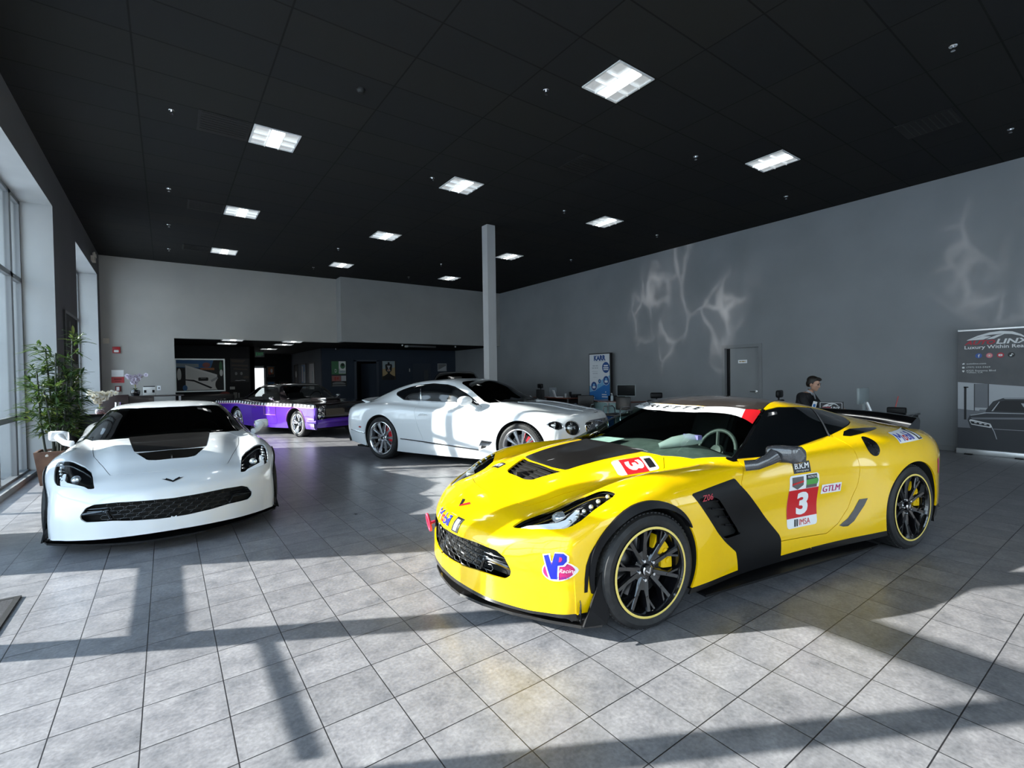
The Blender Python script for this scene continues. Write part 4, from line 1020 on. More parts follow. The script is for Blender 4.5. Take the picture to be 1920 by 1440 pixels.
    for s in (1, -1):
        bm = BM(); B.poly(bm, rrect(0, 0, .30, .13, .05), (s*.55, .72, 1, 0, 0, 1), 'front', 1, .002) if 0 else None
        M = Matrix.Translation((-3.955, s*.52, .74)); box(bm, -.01, .03, -.12, .12, -.05, .05, bev=.02, M=M); obj('tail_lamp', bm, mat('tail_red', (.3, .01, .01), .15), root, 40)
        bm = BM(); P = [B.hit(-.44-.02*i, s*(.05+.11*i) if white else s*(.12+.13*i), 'top', 1, .012) for i in range(6)]; tube(bm, P, .008, 5); obj('wiper', bm, BLACK if white else CHROME, root, 60)
    spec = dict(spokes=gt_spokes, mat=SILVERLT, caliper=mat('caliper_red', (.50, .01, .02), .35), clabel='red brake caliper', capmat=mat('cap_black', (.02, .02, .02), .3))
    for x in (0, -2.851):
        for s in (1, -1): wheel(root, (x, s*(.935-.14), .372), s, 'gt', .372, .28, .283, spec, rot=.2)
    return root
WSDARK2 = glass_mat('brown_windscreen', (.10, .095, .09))
# ---------------------------------------------------------------- purple and black sixties coupe
MC_TAB = [
 ('.5:.885 0:.89 -.7:.885 -3.0:.88 -3.6:.85 -4.2:.80', '.5:.22 -3.0:.22 -3.6:.28 -4.2:.36'),
 ('.5:.905 0:.91 -.7:.905 -3.0:.90 -4.2:.84', '.5:.30 -3.0:.30 -3.6:.36 -4.2:.42'),
 ('.5:.925 0:.935 -1.5:.935 -3.0:.93 -4.2:.87', '.5:.47 -4.2:.53'),
 ('.5:.925 0:.935 -1.5:.935 -3.0:.93 -4.2:.88', '.5:.60 -2.0:.61 -3.0:.64 -4.2:.64'),
 ('.5:.90 0:.912 -1.5:.915 -2.4:.905 -3.0:.91 -4.2:.86', '.5:.825 0:.835 -1.5:.835 -2.2:.845 -2.8:.875 -4.2:.84'),
 ('.5:.85 0:.86 -.6:.85 -1.5:.82 -2.2:.81 -2.8:.84 -4.2:.80', '.5:.835 0:.85 -1.5:.86 -2.2:.868 -2.8:.885 -4.2:.85'),
 ('.5:.60 0:.61 -.5:.66 -.8:.74 -1.2:.72 -1.8:.71 -2.3:.72 -2.8:.72 -3.2:.66 -4.2:.6', '.5:.835 0:.858 -.5:.875 -.8:.93 -1.2:1.08 -1.8:1.10 -2.3:1.08 -2.8:.95 -3.2:.892 -4.2:.855'),
 ('.5:.40 0:.42 -.5:.50 -.8:.62 -1.15:.58 -1.8:.57 -2.3:.57 -2.7:.57 -3.1:.52 -4.2:.4', '.5:.84 0:.868 -.5:.885 -.8:1.03 -1.15:1.235 -1.8:1.262 -2.3:1.23 -2.75:1.02 -3.1:.90 -4.2:.86'),
 ('.5:.16 0:.18 -.55:.22 -1.15:.28 -2.3:.28 -4.2:.2', '.5:.855 0:.895 -.55:.91 -.85:1.08 -1.15:1.262 -1.8:1.295 -2.3:1.262 -2.75:1.04 -3.1:.905 -4.2:.865'),
 ('.5:0 -4.2:0', '.5:.86 0:.905 -.55:.915 -.88:1.10 -1.17:1.272 -1.8:1.30 -2.3:1.268 -2.78:1.045 -3.1:.908 -4.2:.868')]
MC_XS = [-4.2, -3.9, -3.5, -3.15, -2.9, -2.65, -2.35, -2.0, -1.6, -1.25, -1.05, -.85, -.68, -.52, -.25, 0, .25, .5]
def _mf(l):
    y = [.885, .905, .92, .92, .90, .85, .60, .40, .16, 0][l]; z = [.22, .30, .47, .60, .825, .835, .835, .84, .855, .86][l]
    fx = .84-.05*(y/.9)**2
    if l <= 3: return [(.58, y, z), (.66, y-.004, z-.005*l), (.74, y-.01, z-.012*l), (.80-.01, y-.02, z-.02*l), (fx-.03, y-.045, .22+(z-.22)*.65), (fx-.06, y-.06, .22+(z-.22)*.1)]
    zt = z-.012
    return [(.60, y, z), (.72, y-.01*(l < 6), z-.006), (fx-.02, y-.02*(l < 6), zt-.01), (fx, y-.03*(l < 6), zt-.06), (fx-.01, y-.05*(l < 6), .50), (fx-.04, y-.06*(l < 6), .25)]
MC_FRONT = [[_mf(l)[k] for l in range(10)] for k in range(6)]
def _mr(l):
    y = [.80, .84, .87, .88, .86, .80, .6, .4, .2, 0][l]; z = [.36, .42, .53, .64, .84, .85, .855, .86, .865, .868][l]
    return [(-4.36, y-.06, .34+(z-.36)*.1), (-4.42, y-.03, .36+(z-.36)*.6), (-4.38, y-.01, z-.005)]
MC_REAR = [[_mr(l)[k] for l in range(10)] for k in range(3)]
def mc_half():
    P = net_from(MC_TAB, MC_XS, MC_FRONT, MC_REAR)
    return grid_tm(surf_net(P, [4, 4, 4]+[11]*(len(MC_XS)-1)+[5, 5, 5, 4, 5, 4], [4, 5, 5, 6, 4, 6, 6, 6, 5]))
MC_WS = [(-.56, -.05), (-.57, .30), (-.60, .52), (-.66, .655), (-.76, .675), (-.90, .655), (-1.06, .605), (-1.135, .56), (-1.145, .30), (-1.155, -.05)]
MC_SIDE = [(-.86, .885), (-1.0, .99), (-1.22, 1.185), (-1.30, 1.21), (-1.8, 1.22), (-2.15, 1.20), (-2.42, 1.07), (-2.52, .98), (-2.50, .925), (-2.2, .90), (-1.4, .885)]
MC_RW = [(-2.36, -.05), (-2.37, .42), (-2.60, .46), (-2.98, .42), (-3.02, -.05)]
MC_FACE = [(-.05, .775), (.845, .775), (.845, .44), (.80, .42), (-.05, .42)]
MC_DOOR = [(-.86, .875), (-1.4, .875), (-2.02, .885), (-2.05, .80), (-2.03, .36), (-1.98, .30), (-.86, .29), (-.82, .40)]
def build_muscle(name, label, loc, rz):
    PURPLE = mat('purple_paint', (.10, .025, .42), .22, coat=1.0); BLK = mat('black_paint', (.010, .008, .009), .14, coat=1.0); PINK = mat('pink_pinstripe', (.62, .22, .45), .35)
    arches = [(0, .33, .385), (-2.92, .33, .375)]
    half = mc_half(); B = Body(half); b = clip_arches(half, arches); root = thing(name, label, 'car', loc, rz)
    ex = EX
    def hgt(tm): x = tm.V[:, 0]; return np.interp(x, [-4.4, -2.8, -2.2, -1.5, 0, .85], [.755, .795, .765, .755, .755, .735])
    skin = holes(b, (MC_WS, 'top', .002, UPZ), (MC_SIDE, 'side', .002, ex), (MC_RW, 'top', .002, UPZ), (MC_FACE, 'front', 0, lambda tm: .55-tm.V[:, 0]))
    lower = clip(skin, skin.V[:, 2]-hgt(skin)); upper = clip(skin, -(skin.V[:, 2]-hgt(skin)))
    door = take(lower, MC_DOOR, 'side', -.003, ex); lower = holes(lower, (MC_DOOR, 'side', .003, ex))
    tm_obj('lower_body', both(lower), PURPLE, root, 45, thick=.012)['label'] = 'purple lower body'
    tm_obj('upper_body', both(upper), BLK, root, 45, thick=.012)['label'] = 'black upper body and roof'
    face = take(b, MC_FACE, 'front', .01, lambda tm: .55-tm.V[:, 0])
    fc = both(face); fo = tm_obj('front_face', TM(fc.V-np.array([.03, 0, 0]), fc.N, fc.T), BLK, root, 45)
    CL = glass_mat('clear_car_glass', (.72, .76, .76))
    tm_obj('windscreen', both(take(b, MC_WS, 'top', -.002, UPZ)), CL, root, 45); tm_obj('rear_window', both(take(b, MC_RW, 'top', -.002, UPZ)), CL, root, 45)
    inn = clip_arches(half.offset(-.035), arches, .03); inn = clip(inn, inn.V[:, 2]-.84); tm_obj('inner_shell', both(inn), DARKINT, root, 60)
    for s in (1, -1):
        t = (lambda q: q if s > 0 else q.mirrored())
        tm_obj('door', t(door), PURPLE, root, 45, thick=.01)
        tm_obj('side_window', t(take(b, MC_SIDE, 'side', -.002, ex)), CL, root, 45)
        # chequered band
        bmw, bmk, bmp = BM(), BM(), BM(); n = 68
        f = lambda x: float(np.interp(x, [-4.4, -2.8, -2.2, -1.5, 0, .85], [.755, .795, .765, .755, .755, .735]))
        for i in range(n):
            x0, x1 = -4.28+5.02*i/n, -4.28+5.02*(i+1)/n
            for r_ in range(1):
                P = [(x0, f(x0)), (x1, f(x1)), (x1, f(x1)+.062), (x0, f(x0)+.062)]
                H = [B.hit(a, c, 'side', s, .003) for a, c in P]
                if any(h is None for h in H): continue
                quadface(bmw if (i+r_) % 2 else bmk, H)
            H = [B.hit(a, c, 'side', s, .003) for a, c in ((x0, f(x0)-.022), (x1, f(x1)-.022), (x1, f(x1)), (x0, f(x0)))]
            if not any(h is None for h in H): quadface(bmp, H)
        cb = decal_obj('chequered_band', bmw, WHITEDEC, root, 'black and white chequered band along the flank'); decal_obj('chequer_black', bmk, BLACKDEC, cb); decal_obj('pinstripe', bmp, PINK, cb)
        bm = BM()
        for P in ([(-.86, .74), (-.86, .52), (-1.42, .52), (-1.42, .73)],):
            tube(bm, [B.hit(a, c, 'side', s, .002) for a, c in P], .006, 5)
        arc = [B.hit(.40*math.cos(q), .33+.40*math.sin(q), 'side', s, .003) for q in np.linspace(.1, PI-.1, 24)]
        obj('door_pinstripe', bm, PINK, root, 60); bm = BM(); tube(bm, arc, .010, 6); obj('arch_pinstripe', bm, PINK, root, 60)
        for zz, yy in ((.695, .735), (.545, .745)):
            bm = BM(); M = Matrix.Translation((.775, s*yy, zz))
            lathe(bm, [(.0, .02), (.05, .012), (.075, -.01), (.078, .01), (.090, .015), (.092, -.04)], 24, axis='X', M=M); obj('headlamp', bm, CHROME, root, 40)
        bm = BM(); h = .62; box(bm, .795, .81, s*.10 if s > 0 else -.62, s*.62 if s > 0 else -.10, .545, .70); go = obj('front_grille', bm, mat('bronze_grille', (.20, .17, .13), .4, metal=.6), root)
        bm = BM()
        for k in range(9): box(bm, .808, .814, min(s*.10, s*.62), max(s*.10, s*.62), .552+.0165*k, .558+.0165*k)
        obj('grille_bars', bm, mat('dark_bar', (.06, .05, .04), .4), go)
        bm = BM(); tube(bm, [(-.86, s*.72, .88), (-1.02, s*.655, 1.03), (-1.20, s*.60, 1.20)], .012, 6); obj('windscreen_pillar_trim', bm, CHROME, root, 50)
        bm = BM(); bmesh.ops.create_uvsphere(bm, u_segments=14, v_segments=8, radius=1, matrix=Matrix.Translation((-.95, s*.985, .95)) @ Matrix.Diagonal((.05, .07, .045, 1))); tube(bm, [(-.95, s*.89, .86), (-.95, s*.97, .93)], .012, 8); obj('wing_mirror', bm, CHROME, root, 50)
        bm = BM(); tube(bm, [(-1.92, s*.945, .70), (-1.80, s*.955, .70)], .012, 8); obj('door_handle', bm, CHROME, root, 50)
        wheel_well(root, 0, .33, .388, .52, .90, s, B); wheel_well(root, -2.92, .33, .378, .52, .90, s, B)
        bm = BM(); prof = [(-1.5, .42), (-1.95, .40), (-2.10, .80), (-2.16, 1.02), (-2.08, 1.04), (-1.98, .75), (-1.88, .55), (-1.5, .52)]
        prism(bm, prof, s*.37-.24, s*.37+.24, axis='Y'); bmesh.ops.bevel(bm, geom=bm.edges[:], offset=.03, segments=2, affect='EDGES'); obj('seat', bm, DARKINT, root, 50)
    bm = BM(); tube(bm, [(.80, -.86, .40), (.87, -.6, .42), (.88, 0, .42), (.87, .6, .42), (.80, .86, .40), (.55, .945, .40)], [.055, .06, .06, .06, .055, .03], 10)
    tube(bm, [(.80, -.86, .40), (.55, -.945, .40)], [.055, .03], 10); obj('front_bumper', bm, PURPLE, root, 50)
    bm = BM(); ring = [Vector((-1.12, .37, .92))+Vector((.06*math.sin(q), .17*math.cos(q), .16*math.sin(q))) for q in np.linspace(0, 2*PI, 25)]; tube(bm, ring, .014, 6, caps=False); obj('steering_wheel', bm, BLACK, root, 60)
    bm = BM(); box(bm, -.95, -.60, -.70, .70, .78, .875, bev=.03); obj('dashboard', bm, DARKINT, root, 40)
    bm = BM(); prism(bm, [(.70, -.84), (.70, .84), (-4.2, .78), (-4.2, -.78)], .2, .23); obj('underbody', bm, WELL, root)
    bm = BM(); M = Matrix.Translation((-.05, 0, .90)); box(bm, -.38, .28, -.22, .22, -.02, .035, bev=.02, M=M); obj('bonnet_scoop', bm, BLK, root, 40)
    spec = dict(spokes=lambda bm, rim, f: (lathe(bm, [(0, f-.02), (.055, f-.02), (.07, f-.04), (.07, f-.09)], 24, axis='Y'), [spoke(bm, 2*PI*k/5+.3+s_*.10, .05, rim-.01, .045, .035, f-.03, f-.008, .06, skew=s_*.05) for k in range(5) for s_ in (-1, 1)]),
        mat=CHROME, tyre=RUBBER, caliper=mat('caliper_grey', (.15, .15, .15), .4), clabel='grey brake caliper', capmat=CHROME, ring=mat('whitewall', (.72, .72, .70), .5), ringlabel='white stripe round the rim')
    for x in (0, -2.92):
        for s in (1, -1): wheel(root, (x, s*(.87-.12), .33), s, 'muscle', .33, .24, .235, spec, rot=.1)
    return root
# ---------------------------------------------------------------- surfaces
def tile_mat():
    m = bpy.data.materials.new('floor_tiles'); m.use_nodes = True; N, L = nt(m); b = bsdf(m)
    tc = N.new('ShaderNodeTexCoord'); mp = N.new('ShaderNodeMapping'); mp.inputs['Location'].default_value = (.4209, -3.2778, 0)
    L.new(tc.outputs['Object'], mp.inputs['Vector'])
    br = N.new('ShaderNodeTexBrick'); br.offset = 0; br.squash = 1
    br.inputs['Scale'].default_value = 1; br.inputs['Brick Width'].default_value = .30592; br.inputs['Row Height'].default_value = .30592
    br.inputs['Mortar Size'].default_value = .0026; br.inputs['Mortar Smooth'].default_value = .15; br.inputs['Bias'].default_value = 0
    br.inputs['Color1'].default_value = (.42, .42, .42, 1); br.inputs['Color2'].default_value = (.58, .58, .58, 1); br.inputs['Mortar'].default_value = (.5, .5, .5, 1)
    L.new(mp.outputs[0], br.inputs['Vector'])
    n1 = N.new('ShaderNodeTexNoise'); n1.inputs['Scale'].default_value = 6.5; n1.inputs['Detail'].default_value = 9; n1.inputs['Roughness'].default_value = .72
    wob = N.new('ShaderNodeVectorMath'); wob.operation = 'MULTIPLY_ADD'; wob.inputs[1].default_value = (3, 3, 3)
    L.new(br.outputs['Color'], wob.inputs[0]); L.new(mp.outputs[0], wob.inputs[2]); L.new(wob.outputs[0], n1.inputs['Vector'])
    r = N.new('ShaderNodeValToRGB'); e = r.color_ramp.elements
    e[0].position = .32; e[0].color = (.15, .151, .163, 1); e[1].position = .70; e[1].color = (.305, .298, .308, 1)
    el = e.new(.5); el.color = (.228, .223, .234, 1)
    L.new(n1.outputs['Fac'], r.inputs['Fac'])
    n2 = N.new('ShaderNodeTexNoise'); n2.inputs['Scale'].default_value = 60; n2.inputs['Detail'].default_value = 3; L.new(mp.outputs[0], n2.inputs['Vector'])
    mx0 = N.new('ShaderNodeMixRGB'); mx0.blend_type = 'OVERLAY'; mx0.inputs[0].default_value = .45; L.new(r.outputs[0], mx0.inputs[1]); L.new(n2.outputs['Fac'], mx0.inputs[2])
    mx1 = N.new('ShaderNodeMixRGB'); mx1.blend_type = 'OVERLAY'; mx1.inputs[0].default_value = .5; L.new(mx0.outputs[0], mx1.inputs[1]); L.new(br.outputs['Color'], mx1.inputs[2])
    mx = N.new('ShaderNodeMixRGB'); L.new(br.outputs['Fac'], mx.inputs[0]); L.new(mx1.outputs[0], mx.inputs[1]); mx.inputs[2].default_value = (.025, .024, .027, 1)
    L.new(mx.outputs[0], b.inputs['Base Color'])
    rr = N.new('ShaderNodeMapRange'); rr.inputs[3].default_value = .22; rr.inputs[4].default_value = .40; L.new(n1.outputs['Fac'], rr.inputs[0]); L.new(rr.outputs[0], b.inputs['Roughness'])
    bp = N.new('ShaderNodeBump'); bp.inputs['Strength'].default_value = .6; bp.inputs['Distance'].default_value = .003
    iv = N.new('ShaderNodeMath'); iv.operation = 'MULTIPLY_ADD'; iv.inputs[1].default_value = -1.0; L.new(br.outputs['Fac'], iv.inputs[0])
    sc2 = N.new('ShaderNodeMath'); sc2.operation = 'MULTIPLY'; sc2.inputs[1].default_value = .25; L.new(n2.outputs['Fac'], sc2.inputs[0]); L.new(sc2.outputs[0], iv.inputs[2])
    L.new(iv.outputs[0], bp.inputs['Height']); L.new(bp.outputs['Normal'], b.inputs['Normal'])
    b.inputs['Specular IOR Level'].default_value = .55
    return m
def ceil_mat(name, ox, oy, base=.021, line=.010, tile=.6096):
    m = bpy.data.materials.new(name); m.use_nodes = True; N, L = nt(m); b = bsdf(m)
    tc = N.new('ShaderNodeTexCoord'); mp = N.new('ShaderNodeMapping'); mp.inputs['Location'].default_value = (-ox, -oy, 0); L.new(tc.outputs['Object'], mp.inputs['Vector'])
    br = N.new('ShaderNodeTexBrick'); br.offset = 0; br.inputs['Scale'].default_value = 1; br.inputs['Brick Width'].default_value = tile*2; br.inputs['Row Height'].default_value = tile
    br.inputs['Mortar Size'].default_value = .010; br.inputs['Mortar Smooth'].default_value = .3
    br.inputs['Color1'].default_value = (base*.92, base*.95, base, 1); br.inputs['Color2'].default_value = (base*1.06, base*1.06, base*1.02, 1); br.inputs['Mortar'].default_value = (line, line, line, 1)
    L.new(mp.outputs[0], br.inputs['Vector']); L.new(br.outputs['Color'], b.inputs['Base Color'])
    nz = N.new('ShaderNodeTexNoise'); nz.inputs['Scale'].default_value = 220; L.new(tc.outputs['Object'], nz.inputs['Vector'])
    bp = N.new('ShaderNodeBump'); bp.inputs['Strength'].default_value = .3; bp.inputs['Distance'].default_value = .004; L.new(nz.outputs['Fac'], bp.inputs['Height']); L.new(bp.outputs['Normal'], b.inputs['Normal'])
    b.inputs['Roughness'].default_value = .9; b.inputs['Specular IOR Level'].default_value = .1
    return m
def wall_mat(name, c, v=.06, rough=.75):
    c1 = tuple(x*(1-v) for x in c); c2 = tuple(x*(1+v) for x in c)
    return noise_mix(mat(name, c, rough, spec=.25), c1, c2, .9, 5, bump=.12, bscale=260)
FLOOR = tile_mat(); CEIL = ceil_mat('ceiling_tiles', 1.317-.3048, 3.84-.3048)
W_GREY = wall_mat('grey_wall_paint', (.245, .255, .27)); W_LEFT = wall_mat('dark_grey_paint', (.15, .15, .153)); W_BACK = wall_mat('light_grey_paint', (.41, .40, .375)); W_NAVY = wall_mat('navy_wall_paint', (.030, .040, .058)); W_DARK = wall_mat('charcoal_wall_paint', (.016, .016, .017))
REVEAL = wall_mat('window_reveal_paint', (.38, .385, .385)); W_SIDE = wall_mat('corridor_paint', (.10, .11, .13))
ALU = mat('window_aluminium', (.16, .165, .17), .4, metal=.3); PANE = glass_mat('window_glass', (.93, .96, .96), .02)
ZC, XL, XR, YB, YF, XO = 4.83, -1.40, 11.25, 16.92, -6.0, -2.45
# floor, ceilings
bm = BM(); box(bm, XO, XR+.2, YF-.2, 26.4, -.06, 0); struct('floor', bm, FLOOR)
bm = BM(); box(bm, -2.0, XR+.2, YF-.2, YB+.02, ZC, ZC+.08); struct('ceiling', bm, CEIL)
bm = BM(); box(bm, -2.0, XR+.2, YB+.21, 26.4, 2.66, 2.74); box(bm, 4.95, XR, 16.62, YB+.21, 2.66, 2.74); tag(obj('ceiling_alcove', bm, ceil_mat('alcove_ceiling_tiles', .1, .1, .02, .01)), kind='structure')
# right wall with a door recess
DY0, DY1, DZ = 5.72, 6.62, 2.06
bm = BM()
box(bm, XR, XR+.2, YF-.2, DY0, 0, ZC); box(bm, XR, XR+.2, DY1, 26.4, 0, ZC); box(bm, XR, XR+.2, DY0, DY1, DZ, ZC); box(bm, XR+.19, XR+.2, DY0, DY1, 0, DZ)
struct('wall_right', bm, W_GREY)
bm = BM(); box(bm, XR-.012, XR, YF, DY0-.06, 0, .10); box(bm, XR-.012, XR, DY1+.06, 26, 0, .10); struct('baseboard_right', bm, mat('baseboard_grey', (.22, .225, .235), .6))
# left wall: three openings between piers; head at 4.22

OPEN = [(-5.4, 5.92), (6.60, 10.42), (12.78, 16.42)]; HEAD = 4.22; SILL = .10
bm = BM(); y = YF-.2
for a, b in OPEN:
    box(bm, XO, XL, y, a, 0, ZC); box(bm, XO, XL, a, b, HEAD, ZC); y = b
box(bm, XO, XL, y, 26.4, 0, ZC)
for f in bm.faces: pass
o = struct('wall_left', bm, [W_LEFT, REVEAL])
for p in o.data.polygons:       # faces turned into the openings take the pale reveal paint
    c = p.center
    if abs(p.normal.x) < .5 and XO < c.x < XL and .0 < c.z < HEAD+.01 and not (abs(c.z) < 1e-4): p.material_index = 1
# windows
def window(n, y0, y1, mull, rails, mw=.06, x=-1.80, sill=SILL, skip=None):
    bm = BM(); f = .06
    box(bm, x-f/2-.02, x+f/2+.02, y0, y1, 0, sill) if sill else None
    box(bm, x-f/2, x+f/2, y0, y0+.05, sill, HEAD); box(bm, x-f/2, x+f/2, y1-.05, y1, sill, HEAD); box(bm, x-f/2, x+f/2, y0, y1, HEAD-.06, HEAD)
    for m_ in mull:
        c, w = m_ if isinstance(m_, tuple) else (m_, mw)
        box(bm, x-f/2, x+f/2, c-w/2, c+w/2, sill, HEAD)
    for z, h, a, b in rails: box(bm, x-f/2, x+f/2, a, b, z-h/2, z+h/2)
    o = struct('window_%d' % n, bm, ALU)
    bm = BM(); box(bm, x-.004, x+.004, y0, y1, sill, HEAD); obj('pane', bm, PANE, o)
    return o
w1 = window(1, -5.4, 5.92, [(4.24, .18), (2.985, .13), 1.6, .2, -1.2, -2.6, -4.0], [(2.32, .16, -5.4, 4.24), (.82, .106, 4.24, 5.92), (.82, .106, -5.4, 2.985)])
bm = BM(); tube(bm, [(-1.72, 3.10, 1.01), (-1.72, 4.10, 1.01)], .022, 10); obj('push_bar', bm, CHROME, w1)
w2 = window(2, 6.60, 10.42, [7.70, 8.90, (9.82, .11)], [(3.0, .07, 6.6, 10.42), (.92, .075, 6.6, 10.42)])
w3 = window(3, 12.78, 16.42, [13.95, 15.15], [(3.0, .07, 12.78, 16.42), (.92, .075, 12.78, 16.42)])
for n, (a, b) in enumerate(OPEN):
    bm = BM(); box(bm, -1.76, -1.66, a, b, 0, .07) if n else None
    if n: struct('trim_%d' % n, bm, mat('kerb_grey', (.20, .20, .20), .6))
# unseen front wall behind the camera; its glazed openings are added for fill light
bm = BM(); FO = [(-.8, 3.0), (3.8, 7.4), (8.0, 10.8)]; x = -2.0
for a, b in FO:
    box(bm, x, a, YF-.2, YF, 0, ZC); box(bm, a, b, YF-.2, YF, 3.6, ZC); box(bm, a, b, YF-.2, YF, 0, .3); x = b
box(bm, x, XR+.2, YF-.2, YF, 0, ZC); struct('wall_front', bm, W_GREY)
for k, (a, b) in enumerate(FO):
    bm = BM(); yy = YF-.1
    for c in (a+.03, (a*2+b)/3, (a+2*b)/3, b-.03): box(bm, c-.03, c+.03, yy-.03, yy+.03, .3, 3.6)
    for z in (.33, 2.4, 3.57): box(bm, a, b, yy-.03, yy+.03, z-.03, z+.03)
    o = struct('window_%d' % (4+k), bm, ALU); bm = BM(); box(bm, a, b, yy-.004, yy+.004, .3, 3.6); obj('pane', bm, PANE, o)
# back wall: pale header over the wide opening, with a step half way
bm = BM(); box(bm, -2.0, .21, YB, YB+.2, 0, ZC); box(bm, .21, 4.80, YB, YB+.2, 2.66, ZC); struct('wall_back', bm, W_BACK)
bm = BM(); box(bm, 4.80, XR, 16.42, 16.62, 2.66, ZC); box(bm, 4.80, 4.95, 16.62, YB+.2, 2.66, ZC); tag(obj('wall_back_header', bm, wall_mat('mid_grey_paint', (.30, .30, .295))), kind='structure')
# alcove walls
bm = BM(); box(bm, -2.0, 2.70, 20.25, 20.40, 0, 2.7); box(bm, 2.55, 2.70, 20.25, 26.2, 0, 2.7); struct('wall_alcove_left', bm, W_DARK)
bm = BM(); NX = 5.12
ND = (6.46, 7.42, 2.13)
box(bm, NX, ND[0], 20.25, 20.40, 0, 2.7); box(bm, ND[1], XR+.1, 20.25, 20.40, 0, 2.7); box(bm, ND[0], ND[1], 20.25, 20.40, ND[2], 2.7); struct('wall_alcove_back', bm, W_NAVY)
bm = BM(); box(bm, NX, NX+.15, 20.40, 26.2, 0, 2.7); struct('wall_corridor_right', bm, W_SIDE)
bm = BM(); box(bm, -2.0, XR+.2, 26.2, 26.4, 0, 2.8); struct('wall_corridor_end', bm, W_DARK)
bm = BM(); box(bm, ND[0]-.4, ND[1]+.4, 21.6, 21.7, 0, 2.7); struct('wall_office_back', bm, W_DARK)
# open navy door
bm = BM(); o = None
dr = tag(obj('door_1', boxbm(0, .94, -.04, 0, .01, 2.05), W_NAVY, loc=(ND[1], 20.26, 0), rot=(0, 0, math.radians(180-62))), kind='structure')
bm = BM(); tube(bm, [(.86, -.05, 1.0), (.86, -.09, 1.0), (.76, -.09, 1.0)], .012, 8); obj('door_handle', bm, CHROME, dr)
bm = BM(); 
for z in (.25, 1.05, 1.85): box(bm, -.02, .02, -.05, -.03, z-.05, z+.05)
obj('hinges', bm, CHROME, dr)
bm = BM()
for a in (ND[0], ND[1]): box(bm, a-.05, a+.05, 20.22, 20.25, 0, ND[2]+.05)
box(bm, ND[0]-.05, ND[1]+.05, 20.22, 20.25, ND[2], ND[2]+.06); struct('trim_5', bm, mat('navy_trim', (.045, .055, .075), .5))
# second door in the navy wall, closed
bm = BM(); box(bm, 9.05, 9.95, 20.225, 20.25, 0, 2.05); o = tag(obj('door_2', bm, mat('navy_door', (.022, .03, .045), .45)), kind='structure')
bm = BM(); box(bm, 9.60, 9.80, 20.215, 20.225, 1.05, 1.75); obj('door_pane', bm, mat('door_glass_dark', (.05, .055, .06), .1), o)
# glazed corridor door; its pane glows in place of daylight behind
EXTL = mat('bright_outdoors', (.8, .82, .82), .8, emit=(.93, .97, 1.0), es=1.6)
bm = BM()
for a, b, c, d in ((3.07, 3.16, 0, 2.08), (3.88, 3.97, 0, 2.08), (3.07, 3.97, 1.98, 2.08), (3.07, 3.97, 0, .2)): box(bm, a, b, 26.14, 26.2, c, d)
o = tag(obj('door_3', bm, mat('door_frame_pale', (.5, .5, .5), .5)), kind='structure')
bm = BM(); box(bm, 3.16, 3.88, 26.16, 26.18, .2, 1.98); obj('door_pane', bm, EXTL, o)
# grey flush door in the right wall
bm = BM(); box(bm, XR+.10, XR+.14, DY0+.03, DY1-.03, .008, DZ-.03); o = tag(obj('door_4', bm, wall_mat('door_grey', (.27, .28, .29))), kind='structure')
bm = BM()
for a, b, c, d in ((DY0-.05, DY0+.03, 0, DZ-.03), (DY1-.03, DY1+.05, 0, DZ-.03), (DY0-.05, DY1+.05, DZ-.03, DZ+.05)): box(bm, XR-.012, XR-.001, a, b, c, d); box(bm, XR-.001, XR+.12, max(a, DY0+.001), min(b, DY1-.001), c, min(d, DZ-.001))
obj('door_frame', bm, wall_mat('door_frame_grey', (.22, .225, .235)), o)
bm = BM(); box(bm, XR+.092, XR+.0985, DY1-.115, DY1-.032, .01, DZ-.035); obj('door_gap', bm, BLACK, o)['label'] = 'dark strip painted as the shade in the door reveal'  # black strip stands in for the shade of the deep door reveal
bm = BM(); tube(bm, [(XR+.10, 5.86, .98), (XR+.04, 5.86, .98), (XR+.035, 5.98, .98)], .012, 8); lathe(bm, [(0, 0), (.035, 0), (.035, .01), (0, .01)], 16, axis='X', M=Matrix.Translation((XR+.09, 5.86, .98))); obj('door_handle', bm, CHROME, o, 40)
bm = BM(); box(bm, XR+.092, XR+.10, 6.08, 6.30, 1.66, 1.74); s = obj('door_sign', bm, WHITEDEC, o)
bm = BM(); Mx = Matrix(((0, 0, -1, XR+.0905), (-1, 0, 0, 6.19), (0, 1, 0, 1.70), (0, 0, 0, 1))); [flat_poly(bm, rc_, Mx) for rc_ in ([(-.08, -.012), (-.03, -.012), (-.03, .012), (-.08, .012)], [(-.02, -.012), (.055, -.012), (.055, .012), (-.02, .012)], [(.066, -.012), (.08, -.012), (.08, .012), (.066, .012)])]; obj('sign_lettering', bm, mat('sign_gold', (.35, .22, .06), .5), s)
# square column
bm = BM(); box(bm, 5.885, 6.10, 9.05, 9.265, 0, ZC); struct('column_1', bm, wall_mat('column_paint', (.40, .40, .40)))
